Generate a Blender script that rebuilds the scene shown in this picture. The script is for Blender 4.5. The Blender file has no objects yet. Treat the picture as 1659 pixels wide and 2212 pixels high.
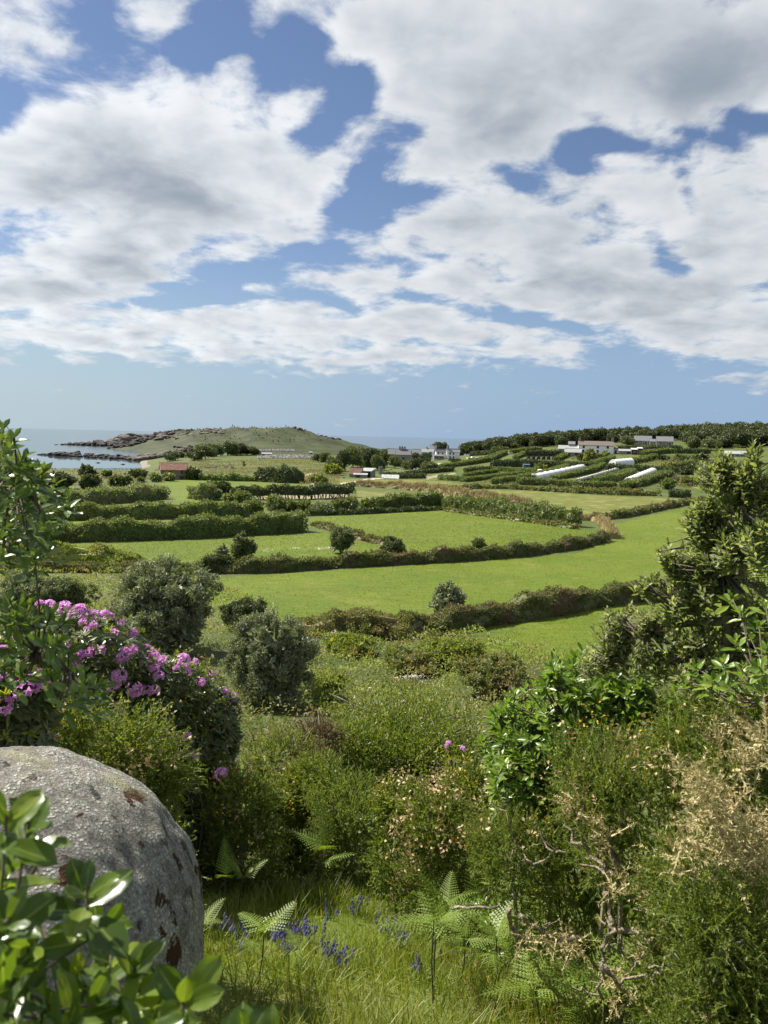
import bpy, math, random
import numpy as np
from mathutils import Vector, Matrix

random.seed(11)
rng = np.random.default_rng(11)
R = math.radians
scene = bpy.context.scene
col = scene.collection

# ------------------------------------------------------------------ camera
CAM = np.array([0.0, 0.0, 18.0])
PITCH, ROLL = 5.83, 1.33
cam_data = bpy.data.cameras.new('camera')
cam = bpy.data.objects.new('camera', cam_data)
col.objects.link(cam)
cam_rot = Matrix.Rotation(R(90 - PITCH), 4, 'X') @ Matrix.Rotation(R(ROLL), 4, 'Z')
cam.matrix_world = Matrix.Translation(Vector(CAM)) @ cam_rot
cam_data.sensor_fit = 'VERTICAL'
cam_data.sensor_height = 36.0
cam_data.sensor_width = 27.0
cam_data.lens = 26.0
cam_data.clip_start = 0.05
cam_data.clip_end = 80000
cam_data.dof.use_dof = True
cam_data.dof.focus_distance = 30.0
cam_data.dof.aperture_fstop = 9.0
scene.camera = cam
CR = np.array(cam_rot.to_3x3())
K = 18.0 / 26.0 / 1106.0          # tangent per photo unit (photo taken as 1659 x 2212 units)
FU = 1.0 / K


def ray(u, v):
    d = CR @ np.array([(u - 829.5) * K, -(v - 1106.0) * K, -1.0])
    return d / np.linalg.norm(d)


# ------------------------------------------------------------------ light
SUN_AZ, SUN_EL = -60.0, 50.0      # degrees from the view direction (+Y), to the left
SUN_DIR = np.array([math.sin(R(SUN_AZ)) * math.cos(R(SUN_EL)),
                    math.cos(R(SUN_AZ)) * math.cos(R(SUN_EL)), math.sin(R(SUN_EL))])
sun_data = bpy.data.lights.new('sun', 'SUN')
sun_data.energy = 5.0
sun_data.angle = R(0.5)
sun_data.color = (1.0, 0.94, 0.83)
sun = bpy.data.objects.new('sun', sun_data)
sun.rotation_euler = Vector(SUN_DIR).to_track_quat('Z', 'Y').to_euler()
sun.location = (-60, 40, 90)
col.objects.link(sun)

scene.render.engine = 'CYCLES'
scene.view_settings.view_transform = 'Standard'
scene.view_settings.look = 'None'
scene.view_settings.gamma = 1.0
scene.view_settings.use_curve_mapping = False
scene.view_settings.exposure = 0.95
scene.cycles.max_bounces = 6
scene.cycles.diffuse_bounces = 3
scene.cycles.glossy_bounces = 2
scene.cycles.transmission_bounces = 3
scene.cycles.transparent_max_bounces = 6

world = bpy.data.worlds.new('World')
scene.world = world
world.use_nodes = True
world.cycles.sampling_method = 'MANUAL'
world.cycles.sample_map_resolution = 512
wt = world.node_tree
wt.nodes.clear()


def wnode(kind, **kw):
    n = wt.nodes.new(kind)
    for k, v in kw.items():
        setattr(n, k, v)
    return n


def wmath(op, a, b=None, c=None, clamp=False):
    n = wnode('ShaderNodeMath', operation=op, use_clamp=clamp)
    for i, x in enumerate((a, b, c)):
        if x is None:
            continue
        if hasattr(x, 'type'):
            wt.links.new(x, n.inputs[i])
        else:
            n.inputs[i].default_value = x
    return n.outputs[0]


def wrange(x, a, b, c, d, smooth=True):
    n = wnode('ShaderNodeMapRange')
    n.interpolation_type = 'SMOOTHSTEP' if smooth else 'LINEAR'
    wt.links.new(x, n.inputs['Value'])
    for nm, v in zip(('From Min', 'From Max', 'To Min', 'To Max'), (a, b, c, d)):
        n.inputs[nm].default_value = v
    return n.outputs['Result']


def wmix(f, a, b):
    n = wnode('ShaderNodeMix', data_type='RGBA')
    if hasattr(f, 'type'):
        wt.links.new(f, n.inputs[0])
    else:
        n.inputs[0].default_value = f
    for i, x in ((6, a), (7, b)):
        if hasattr(x, 'type'):
            wt.links.new(x, n.inputs[i])
        else:
            n.inputs[i].default_value = (*x, 1)
    return n.outputs[2]


w_tc = wnode('ShaderNodeTexCoord')
w_dir = w_tc.outputs['Generated']
w_sky = wnode('ShaderNodeTexSky', sky_type='NISHITA', sun_disc=False)
w_sky.sun_elevation = R(SUN_EL)
w_sky.sun_rotation = R(SUN_AZ)
w_sky.altitude = 20
w_sky.air_density = 1.0
w_sky.dust_density = 0.25
w_sky.ozone_density = 3.5
w_sep = wnode('ShaderNodeSeparateXYZ')
wt.links.new(w_dir, w_sep.inputs[0])
w_z = w_sep.outputs['Z']

# the cloud layer seen in perspective: direction / height
w_den = wmath('ADD', wmath('MAXIMUM', w_z, 0.0), 0.24)
w_comb = wnode('ShaderNodeCombineXYZ')
wt.links.new(w_den, w_comb.inputs[0]); wt.links.new(w_den, w_comb.inputs[1]); wt.links.new(w_den, w_comb.inputs[2])
w_div = wnode('ShaderNodeVectorMath', operation='DIVIDE')
wt.links.new(w_dir, w_div.inputs[0]); wt.links.new(w_comb.outputs[0], w_div.inputs[1])
w_q = w_div.outputs[0]


def wnoise(vec, scale, detail, rough, dist=0.0, offset=(0, 0, 0), stretch=(1, 1, 1)):
    m = wnode('ShaderNodeMapping')
    m.inputs['Location'].default_value = offset
    m.inputs['Scale'].default_value = stretch
    wt.links.new(vec, m.inputs['Vector'])
    n = wnode('ShaderNodeTexNoise')
    n.inputs['Scale'].default_value = scale
    n.inputs['Detail'].default_value = detail
    n.inputs['Roughness'].default_value = rough
    n.inputs['Distortion'].default_value = dist
    wt.links.new(m.outputs[0], n.inputs['Vector'])
    return n.outputs['Fac']


def wblob(acc, u, v, a, b, rot, w):
    """one soft elliptical patch of the sky (centre, half axes), added to acc"""
    d = ray(u, v)
    e1 = ray(u + 2, v) - d
    e1 = e1 / np.linalg.norm(e1)
    e3 = d
    e2 = np.cross(e3, e1)
    c, s = math.cos(R(rot)), math.sin(R(rot))
    x = c * e1 - s * e2
    y = s * e1 + c * e2
    M = Matrix((x, y, e3)).transposed()
    m = wnode('ShaderNodeMapping', vector_type='TEXTURE')
    m.inputs['Location'].default_value = d
    m.inputs['Rotation'].default_value = M.to_euler()
    sc = np.linalg.norm(ray(u + 1, v) - ray(u - 1, v)) / 2
    sv = np.linalg.norm(ray(u, v + 1) - ray(u, v - 1)) / 2
    m.inputs['Scale'].default_value = (a * sc * 1.6, b * sv * 1.6, 1.0)
    wt.links.new(w_dir, m.inputs['Vector'])
    g = wnode('ShaderNodeTexGradient', gradient_type='SPHERICAL')
    wt.links.new(m.outputs[0], g.inputs[0])
    return wmath('MULTIPLY_ADD', g.outputs['Fac'], w, acc)


w_big = wnoise(w_q, 1.5, 1.0, 0.5, offset=(3.1, 1.7, 0.4))
w_fbm = wnoise(w_q, 6.2, 10.0, 0.58, 0.2, offset=(0.7, 2.2, 0))
# the same field a step towards the sun: what lies between the sun and this bit of cloud
w_fbs = wnoise(w_q, 6.2, 4.5, 0.52, 0.2, offset=(0.7 - 0.04, 2.2 + 0.015, 0.025))

cov = wmath('MULTIPLY_ADD', w_big, 0.7, -0.12)
GAPS = [(470, 60, 110, 62, 45, -2.0), (590, 165, 130, 66, 42, -2.4), (710, 260, 120, 58, 42, -2.4), (800, 365, 110, 50, 45, -2.0), (850, 435, 100, 40, 15, -1.6), (400, 130, 110, 40, 20, -0.8),
        (105, 205, 130, 38, -12, -1.5), (250, 50, 50, 80, 30, -0.5), (60, 465, 90, 18, 0, -0.8), (10, 240, 40, 50, 0, -0.8), (0, 120, 30, 60, 0, -0.4),
        (540, 590, 170, 36, 10, -1.6), (420, 540, 140, 18, 18, -0.9), (690, 560, 110, 20, -15, -0.7),
        (1130, 390, 100, 26, -30, -1.3), (1330, 312, 120, 22, -6, -1.5), (1500, 290, 100, 22, -8, -1.4), (1640, 265, 100, 24, -12, -1.4), (1240, 340, 50, 20, -20, -0.8),
        (1435, 545, 65, 34, -38, -1.5), (1485, 430, 22, 70, 20, -0.9), (910, 120, 40, 40, 0, -0.5), (1090, 235, 24, 16, 0, -0.9), (1170, 360, 30, 20, 0, -0.7),
        (330, 655, 170, 13, 6, -0.9), (560, 640, 140, 14, 5, -0.8), (1190, 698, 190, 15, -8, -1.2), (230, 690, 110, 10, 4, -0.6),
        (900, 640, 170, 11, -6, -0.7), (1290, 770, 170, 36, 0, -0.9), (1110, 610, 80, 14, -25, -0.6), (1580, 670, 70, 12, -20, -0.5)]
FILL = [(380, 370, 300, 150, 16, 1.7), (630, 410, 100, 75, 25, 1.4), (220, 260, 170, 90, -5, 0.6), (1330, 130, 430, 150, 6, 1.7), (990, 80, 140, 90, 20, 0.9), (1000, 260, 160, 110, 25, 1.3), (1600, 150, 150, 90, 0, 0.8), (800, 40, 110, 50, 35, 1.1),
        (1200, 540, 260, 110, -12, 1.5), (1370, 410, 130, 60, -10, 1.2), (1600, 470, 110, 160, 0, 1.3), (200, 580, 250, 55, 14, 1.5), (60, 400, 90, 80, 0, 0.6), (1010, 480, 120, 40, -10, .7),
        (300, 725, 420, 38, 2, 1.1), (850, 705, 280, 45, 2, 1.0), (1520, 690, 200, 70, -6, 1.2), (1165, 757, 75, 18, -3, 1.6), (735, 785, 160, 26, 4, 1.4), (1630, 835, 60, 30, 20, 0.9),
        (800, 605, 260, 24, -6, 1.1), (1400, 620, 200, 50, 0, 0.8)]
for b in GAPS + FILL:
    cov = wblob(cov, *b)
w_lo = wrange(w_z, math.sin(R(3.7)), math.sin(R(6.6)), -1.3, 0.0)
w_hi = wrange(w_z, 0.55, 0.95, 0.0, -0.15)
w_D = wmath('ADD', wmath('ADD', wmath('MULTIPLY_ADD', w_fbm, 5.4, -2.70), cov), wmath('ADD', w_lo, w_hi))
w_alpha = wrange(w_D, -0.38, 0.85, 0.0, 1.0)
thick = wmath('ADD', wmath('MULTIPLY_ADD', w_fbs, 4.6, -2.3), wmath('MULTIPLY', cov, 0.7))
DARK = [(210, 400, 140, 60, 15, 1.1), (410, 440, 110, 75, 0, 1.5), (1330, 180, 330, 110, 10, 0.8), (1550, 180, 150, 80, 0, 0.9),
        (300, 605, 190, 45, 12, 0.9), (1280, 620, 230, 60, -8, 0.5), (1500, 600, 120, 60, 0, .4), (560, 260, 160, 60, 20, -0.6), (200, 210, 170, 70, 0, -0.8), (1000, 120, 200, 90, 0, -.3)]
for b in DARK:
    thick = wblob(thick, *b)
w_sh = wrange(thick, -0.7, 3.4, 0.0, 1.0)
c_light = (8.6, 8.85, 9.1)
c_dark = (2.9, 3.4, 4.0)
w_lit = wmix(wrange(w_sep.outputs['X'], -0.45, 0.25, 0.0, 1.0), c_light, tuple(c * .86 for c in c_light))
w_cloud = wmix(w_sh, w_lit, c_dark)
w_skyc = wnode('ShaderNodeVectorMath', operation='MULTIPLY')
wt.links.new(w_sky.outputs[0], w_skyc.inputs[0])
w_skyc.inputs[1].default_value = (0.88, 0.84, 0.86)
w_hc = wmix(wrange(w_sep.outputs['X'], -0.55, 0.35, 0.0, 1.0), (4.0, 5.2, 6.0), (2.5, 3.85, 5.9))
w_skyh = wmix(wrange(w_z, -0.02, 0.27, 0.92, 0.0), w_skyc.outputs[0], w_hc)
w_col = wmix(wmath('MULTIPLY', w_alpha, 0.97), w_skyh, w_cloud)
w_bg = wnode('ShaderNodeBackground')
w_bg.inputs['Strength'].default_value = 0.058
wt.links.new(w_col, w_bg.inputs['Color'])
w_out = wnode('ShaderNodeOutputWorld')
wt.links.new(w_bg.outputs[0], w_out.inputs['Surface'])


# ------------------------------------------------------------------ object helpers
def link(o):
    col.objects.link(o)
    return o


def tag(o, label=None, cat=None, group=None, kind=None):
    if label: o['label'] = label
    if cat: o['category'] = cat
    if group: o['group'] = group
    if kind: o['kind'] = kind
    return o


def mesh(name, V, F, mat, smooth=False):
    """fast mesh from numpy: V (n,3); F (m,3), (m,4) or a list of such arrays / python faces"""
    me = bpy.data.meshes.new(name)
    V = np.asarray(V, dtype=np.float32).reshape(-1, 3)
    Fs = F if isinstance(F, list) else [F]
    loops, starts, tot = [], [], 0
    for f in Fs:
        f = np.asarray(f, dtype=np.int32)
        if f.ndim == 1: f = f[None]
        loops.append(f.ravel())
        starts.append(np.arange(len(f), dtype=np.int32) * f.shape[1] + tot)
        tot += f.size
    loops = np.concatenate(loops); starts = np.concatenate(starts)
    me.vertices.add(len(V)); me.vertices.foreach_set('co', V.ravel())
    me.loops.add(len(loops)); me.loops.foreach_set('vertex_index', loops)
    me.polygons.add(len(starts)); me.polygons.foreach_set('loop_start', starts)
    me.update(calc_edges=True)
    me.polygons.foreach_set('use_smooth', np.full(len(starts), bool(smooth)))
    if mat: me.materials.append(mat)
    return me


def thing(name, label, cat, loc, group=None):
    o = bpy.data.objects.new(name, None)
    o.empty_display_size = 0.2
    o.location = Vector([float(c) for c in loc])
    link(o)
    return tag(o, label, cat, group)


def wloc(o):
    l = np.array(o.location)
    while o.parent:
        o = o.parent
        l = l + np.array(o.location)
    return l


def part(root, name, V, F, mat, smooth=False, kind=None, label=None):
    """a mesh child given in world coordinates"""
    me = mesh(name, np.asarray(V).reshape(-1, 3) - wloc(root), F, mat, smooth)
    o = link(bpy.data.objects.new(name, me))
    o.parent = root
    return tag(o, label, None, None, kind)


def solo(name, V, F, mat, label=None, cat=None, kind=None, group=None, smooth=False):
    o = link(bpy.data.objects.new(name, mesh(name, V, F, mat, smooth)))
    return tag(o, label, cat, group, kind)


class Geo:
    """collects pieces of one mesh"""
    def __init__(s):
        s.V, s.F, s.n = [], {}, 0

    def add(s, V, *Fs):
        V = np.asarray(V, dtype=float).reshape(-1, 3)
        for F in Fs:
            F = np.asarray(F, dtype=int)
            if F.ndim == 1: F = F[None]
            s.F.setdefault(F.shape[1], []).append(F + s.n)
        s.V.append(V); s.n += len(V)
        return s

    def box(s, c, size, M=None):
        x, y, z = np.asarray(size) / 2.0
        V = np.array([(-x, -y, -z), (x, -y, -z), (x, y, -z), (-x, y, -z), (-x, -y, z), (x, -y, z), (x, y, z), (-x, y, z)])
        V = V + np.asarray(c)
        if M is not None: V = M(V)
        return s.add(V, [(0, 3, 2, 1), (4, 5, 6, 7), (0, 1, 5, 4), (1, 2, 6, 5), (2, 3, 7, 6), (3, 0, 4, 7)])

    def prism(s, prof, axis_len, M=None):
        """profile of (y, z) points run along x from -len/2 to len/2"""
        n = len(prof)
        P = np.array([(-axis_len / 2, y, z) for y, z in prof] + [(axis_len / 2, y, z) for y, z in prof])
        if M is not None: P = M(P)
        s.add(P, [(i, (i + 1) % n, n + (i + 1) % n, n + i) for i in range(n)])
        k = s.n - 2 * n
        s.F.setdefault(n, []).append(np.array([[k + n - 1 - i for i in range(n)]]))
        s.F.setdefault(n, []).append(np.array([[k + n + i for i in range(n)]]))
        return s

    def tube(s, pts, rad, sides=5, jit=0.0):
        pts = np.asarray(pts, float); n = len(pts)
        rad = np.broadcast_to(np.asarray(rad, float), (n,))
        t = np.gradient(pts, axis=0)
        t /= np.linalg.norm(t, axis=1)[:, None] + 1e-9
        ref = np.where(np.abs(t[:, 2:3]) > 0.9, np.array([[1.0, 0, 0]]), np.array([[0, 0, 1.0]]))
        a = np.cross(t, ref); a /= np.linalg.norm(a, axis=1)[:, None] + 1e-9
        b = np.cross(t, a)
        ang = np.arange(sides) * 2 * np.pi / sides
        ring = a[:, None] * np.cos(ang)[None, :, None] + b[:, None] * np.sin(ang)[None, :, None]
        rr = rad[:, None] * (1 + jit * rng.standard_normal((n, sides)))
        V = pts[:, None] + ring * rr[..., None]
        i = np.arange(n - 1)[:, None] * sides; j = np.arange(sides)[None]
        F = np.stack([i + j, i + (j + 1) % sides, i + sides + (j + 1) % sides, i + sides + j], -1).reshape(-1, 4)
        s.add(V, F)
        s.F.setdefault(sides, []).append(np.array([np.arange(sides)[::-1] + s.n - n * sides, np.arange(sides) + s.n - sides]))
        return s

    def out(s):
        return np.concatenate(s.V), [np.concatenate(f) for f in s.F.values()]


def norm(a):
    return a / (np.linalg.norm(a, axis=-1, keepdims=True) + 1e-9)


def rnd_dirs(n):
    return norm(rng.standard_normal((n, 3)))


# ------------------------------------------------------------------ materials
def new_mat(name):
    m = bpy.data.materials.new(name)
    m.use_nodes = True
    nt = m.node_tree
    for n in list(nt.nodes):
        if n.type not in ('BSDF_PRINCIPLED', 'OUTPUT_MATERIAL'):
            nt.nodes.remove(n)
    p = next(n for n in nt.nodes if n.type == 'BSDF_PRINCIPLED')
    return m, nt, p


def N(nt, kind, ins=None, **kw):
    n = nt.nodes.new(kind)
    for k, v in kw.items(): setattr(n, k, v)
    for k, v in (ins or {}).items():
        if hasattr(v, 'links') or hasattr(v, 'is_linked'):
            nt.links.new(v, n.inputs[k])
        else:
            n.inputs[k].default_value = v
    return n


def c4(c): return (c[0], c[1], c[2], 1.0)


def ramp(nt, fac, stops):
    n = nt.nodes.new('ShaderNodeValToRGB')
    el = n.color_ramp.elements
    while len(el) < len(stops): el.new(0.5)
    for e, (p, c) in zip(el, stops):
        e.position = p; e.color = c4(c)
    nt.links.new(fac, n.inputs[0])
    return n.outputs[0]


def mixc(nt, f, a, b, mode='MIX'):
    n = nt.nodes.new('ShaderNodeMix'); n.data_type = 'RGBA'; n.blend_type = mode
    for i, x in ((0, f), (6, a), (7, b)):
        if hasattr(x, 'is_linked'): nt.links.new(x, n.inputs[i])
        elif i == 0: n.inputs[0].default_value = x
        else: n.inputs[i].default_value = c4(x)
    return n.outputs[2]


def objco(nt, scale=(1, 1, 1), which='Object', rot=(0, 0, 0)):
    t = nt.nodes.new('ShaderNodeTexCoord')
    m = N(nt, 'ShaderNodeMapping', {'Vector': t.outputs[which], 'Scale': scale, 'Rotation': rot})
    return m.outputs[0]


def noise(nt, vec, scale, detail=4.0, rough=0.55, dist=0.0):
    return N(nt, 'ShaderNodeTexNoise', {'Vector': vec, 'Scale': scale, 'Detail': detail, 'Roughness': rough, 'Distortion': dist}).outputs['Fac']


def rmap(nt, x, a, b, c=0.0, d=1.0):
    return N(nt, 'ShaderNodeMapRange', {'Value': x, 'From Min': a, 'From Max': b, 'To Min': c, 'To Max': d}).outputs[0]


def bump(nt, p, h, strength, dist):
    b = N(nt, 'ShaderNodeBump', {'Height': h, 'Strength': strength, 'Distance': dist})
    nt.links.new(b.outputs[0], p.inputs['Normal'])


def leaf_mat(name, stops, rough=0.5, transl=0.3, tint=(1.5, 1.5, 0.5), patch=0.0, patch_scale=0.7, patch_col=(0.2, 0.15, 0.06), spec=0.5, vein=None):
    """leaf colour differs from leaf to leaf (random per island / per object), some light passes through"""
    m, nt, p = new_mat(name)
    g = nt.nodes.new('ShaderNodeNewGeometry')
    oi = nt.nodes.new('ShaderNodeObjectInfo')
    r = N(nt, 'ShaderNodeMath', {0: g.outputs['Random Per Island'], 1: oi.outputs['Random']}, operation='ADD').outputs[0]
    r = N(nt, 'ShaderNodeMath', {0: r, 1: 1.0}, operation='FRACT').outputs[0]
    c = ramp(nt, r, stops)
    if patch > 0:
        n = noise(nt, objco(nt), patch_scale, 3.0)
        f = rmap(nt, n, 0.62 - patch * 0.3, 0.74 - patch * 0.3)
        c = mixc(nt, f, c, patch_col)
    if vein:
        t = nt.nodes.new('ShaderNodeTexCoord')
        s = N(nt, 'ShaderNodeSeparateXYZ', {0: t.outputs['UV']})
        a = N(nt, 'ShaderNodeMath', {0: s.outputs[0], 1: 0.5}, operation='SUBTRACT').outputs[0]
        a = N(nt, 'ShaderNodeMath', {0: a}, operation='ABSOLUTE').outputs[0]
        c = mixc(nt, rmap(nt, a, 0.02, 0.05, 0.8, 0.0), c, vein)
    nt.links.new(c, p.inputs['Base Color'])
    p.inputs['Roughness'].default_value = rough
    p.inputs['Specular IOR Level'].default_value = spec
    if transl > 0:
        tc = mixc(nt, 1.0, c, tint, 'MULTIPLY')
        tb = N(nt, 'ShaderNodeBsdfTranslucent', {'Color': tc})
        mx = N(nt, 'ShaderNodeMixShader', {0: transl, 1: p.outputs[0], 2: tb.outputs[0]})
        out = next(n for n in nt.nodes if n.type == 'OUTPUT_MATERIAL')
        nt.links.new(mx.outputs[0], out.inputs['Surface'])
    return m


def plain(name, c, rough=0.8, nscale=3.0, namp=0.25, metal=0.0, bscale=None, bstr=0.3, c2=None, which='Object', stretch=(1, 1, 1)):
    m, nt, p = new_mat(name)
    v = objco(nt, stretch, which)
    n = noise(nt, v, nscale, 6.0, 0.6)
    c2 = c2 or tuple(x * (1 - namp) for x in c)
    nt.links.new(mixc(nt, rmap(nt, n, 0.35, 0.65), c, c2), p.inputs['Base Color'])
    p.inputs['Roughness'].default_value = rough
    p.inputs['Metallic'].default_value = metal
    if bscale:
        bump(nt, p, noise(nt, v, bscale, 5.0), bstr, 0.05)
    return m


M = {}
# grass of the mown fields, base colours of living grass; mottled in several sizes
def field_mat(name, a, b, dry, dryness, fine=(0.55, 2.2, 1)):
    m, nt, p = new_mat(name)
    v = objco(nt)
    n1 = noise(nt, v, 0.055, 5.0, 0.6, 0.4)
    n2 = noise(nt, objco(nt, fine), 0.9, 6.0, 0.65)
    n3 = noise(nt, v, 0.35, 4.0, 0.6)
    c = mixc(nt, rmap(nt, n1, 0.40, 0.60), a, b)
    c = mixc(nt, rmap(nt, n2, 0.40, 0.72, 0.0, 0.55), c, tuple(x * 0.62 for x in a))
    c = mixc(nt, rmap(nt, n3, 0.60 - dryness * 0.2, 0.80 - dryness * 0.2, 0.0, 0.8), c, dry)
    nt.links.new(c, p.inputs['Base Color'])
    p.inputs['Roughness'].default_value = 0.75
    p.inputs['Specular IOR Level'].default_value = 0.2
    bump(nt, p, n2, 0.6, 0.25)
    return m


M['field'] = field_mat('field_grass', (0.084, 0.126, 0.007), (0.114, 0.152, 0.011), (0.15, 0.155, 0.028), 0.25)
M['hayfield'] = field_mat('pale_field_grass', (0.105, 0.128, 0.020), (0.138, 0.147, 0.034), (0.26, 0.22, 0.08), 0.45)
M['rough'] = field_mat('rough_pasture', (0.062, 0.092, 0.016), (0.095, 0.118, 0.026), (0.17, 0.14, 0.06), 0.35)
M['plot'] = field_mat('garden_plot_grass', (0.075, 0.120, 0.020), (0.105, 0.145, 0.028), (0.12, 0.10, 0.045), 0.2)
M['scrubsoil'] = field_mat('scrub_floor', (0.050, 0.070, 0.015), (0.075, 0.090, 0.022), (0.10, 0.075, 0.04), 0.4, (1, 1, 1))
M['sward'] = field_mat('near_sward', (0.080, 0.125, 0.014), (0.115, 0.150, 0.022), (0.15, 0.12, 0.05), 0.4, (1, 1, 1))
M['heath'] = field_mat('heath', (0.020, 0.032, 0.008), (0.055, 0.070, 0.014), (0.036, 0.029, 0.015), 0.55, (0.35, 0.35, 1))
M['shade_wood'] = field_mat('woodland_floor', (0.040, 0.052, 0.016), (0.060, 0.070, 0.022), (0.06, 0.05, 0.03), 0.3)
M['sand'] = plain('sand', (0.22, 0.19, 0.14), 0.95, 0.5, 0.2)
M['earth'] = plain('bare_soil', (0.27, 0.235, 0.14), 0.95, 0.8, 0.35)
M['track'] = plain('pale_track', (0.40, 0.35, 0.26), 0.95, 0.8, 0.3)


def sea_mat():
    m, nt, p = new_mat('sea_water')
    p.inputs['Base Color'].default_value = (0.035, 0.055, 0.072, 1)
    p.inputs['Roughness'].default_value = 0.12
    p.inputs['IOR'].default_value = 1.33
    p.inputs['Specular IOR Level'].default_value = .32
    v = objco(nt, (1, 1, 1))
    w1 = noise(nt, objco(nt, (0.35, 1, 1)), 0.16, 5.0, 0.6, 0.3)
    w2 = noise(nt, objco(nt, (0.3, 1, 1)), 0.012, 3.0, 0.6)
    h = N(nt, 'ShaderNodeMath', {0: w1, 1: w2}, operation='MULTIPLY').outputs[0]
    bump(nt, p, h, 0.4, 1.0)
    return m


M['sea'] = sea_mat()


# ------------------------------------------------------------------ terrain
PY = np.array([-60, -20, -4, 0, 2, 3, 4.3, 6, 8, 12, 16, 24, 33, 46, 57, 74, 107, 147, 217, 300, 2500.])
PZ = np.array([24, 18.5, 16.6, 16.3, 15.6, 15.0, 14.25, 13.65, 12.7, 10.9, 9.8, 8.2, 6.9, 5.5, 4.9, 4.5, 4.0, 3.5, 3.3, 3.0, 3.0])
TU = [-1100, -300, 0, 165, 290, 330, 380, 420, 560, 640, 720, 760, 800, 850, 965, 1100, 1295, 1450, 1659, 2100, 2800]
TY = np.array([60, 107, 147, 217, 300, 330, 360, 430, 500, 560, 650, 750, 850, 950, 1100, 2500.])
TZ = np.array([
    [4.8, 4, 3.5, 3, 1.8, -2, -3, -4, -4, -4, -4, -4, -4, -4, -4, -4],
    [4.8, 4, 3.5, 3, 2.0, -2, -3, -4, -4, -4, -4, -4, -4, -4, -4, -4],
    [4.8, 4, 3.5, 3, 2.2, -1.5, -3, -4, -4, -4, -4, -4, -4, -4, -4, -4],
    [4.8, 4, 3.5, 3, 2.3, -1.2, -3, -4, -4, -4, -4, -4, -4, -4, -4, -4],
    [4.8, 4, 3.5, 3, 2.4, 0.4, -1.5, -1, -3, -3, -2, 6, 1, -4, -4, -4],
    [4.8, 4, 3.5, 3, 2.6, 2.0, 1.5, 2.5, 1, 0.8, 2, 15.5, 6, -3, -4, -4],
    [4.8, 4, 3.5, 3, 2.8, 2.8, 2.8, 3.2, 2.4, 2.0, 7, 22, 10, -2, -4, -4],
    [4.8, 4, 3.5, 3, 2.8, 2.9, 3, 3.5, 2.6, 2.5, 9, 25.3, 13, 0, -4, -4],
    [4.8, 4, 3.5, 3, 3.0, 3.0, 3, 2.8, 2.5, 3, 11, 26.3, 13, 0, -4, -4],
    [4.8, 4, 3.5, 3, 3.0, 3.0, 3, 2.8, 2.5, 3, 11, 29.6, 14, 0, -4, -4],
    [4.8, 4, 3.5, 3, 3.0, 3.0, 3, 2.8, 2.5, 3, 7, 16.6, 9, -2, -4, -4],
    [4.8, 4, 3.5, 3, 3.0, 3.0, 3, 2.8, 2.5, 3, 5, 11.0, 6, -2, -4, -4],
    [4.8, 4, 3.5, 3.1, 3.0, 3, 3, 2.8, 2.5, 3, 3.8, 7.4, 3, -3, -4, -4],
    [4.8, 4, 3.5, 3.2, 3.4, 3.4, 3.3, 3, 2.5, 2.5, 2.5, 4.0, 0, -3, -4, -4],
    [4.8, 4, 3.5, 3.5, 6, 7.2, 8, 7, 3, -1, -3, -4, -4, -4, -4, -4],
    [4.8, 4, 3.5, 3.6, 8, 10, 11.2, 12.5, 13.5, 14, 13, 10, 6, 3, 0, -4],
    [4.8, 4, 3.5, 3.6, 10.2, 12, 14, 17, 18.5, 19.2, 18, 15, 12, 9, 4, -4],
    [4.8, 4, 3.5, 3.9, 11.5, 13.5, 15.2, 19, 22, 23.5, 23, 20, 16, 12, 6, -4],
    [4.8, 4, 3.5, 4.3, 12.5, 14.5, 17, 22, 26, 28, 27, 24, 20, 15, 8, -4],
    [4.8, 4, 3.6, 5, 14, 16.5, 19, 24, 29, 31, 31, 28, 24, 18, 10, -4],
    [4.8, 4, 3.8, 5, 14, 16.5, 19, 24, 29, 31, 31, 28, 24, 18, 10, -4]], float)
TT = (np.array(TU) - 829.5) * K
NT, NY = 420, 300
gt = np.linspace(TT[0], TT[-1], NT)
gy = np.linspace(0, math.log(2500 / 60.0), NY)
_a = np.stack([np.interp(gy, np.log(TY / 60.0), row) for row in TZ])
GZ = np.stack([np.interp(gt, TT, _a[:, j]) for j in range(NY)], 1)


def blur(a, sig, axis):
    k = np.exp(-0.5 * (np.arange(-int(3 * sig), int(3 * sig) + 1) / sig) ** 2); k /= k.sum()
    pad = [(0, 0)] * a.ndim; pad[axis] = (len(k) // 2, len(k) // 2)
    b = np.pad(a, pad, mode='edge')
    return np.apply_along_axis(lambda r: np.convolve(r, k, 'valid'), axis, b)


GZ = blur(blur(GZ, 4.0, 0), 3.5, 1)
PY2 = np.linspace(-60, 320, 3801)
PZ2 = blur(np.interp(PY2, PY, PZ), 6.0, 0)


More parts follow.
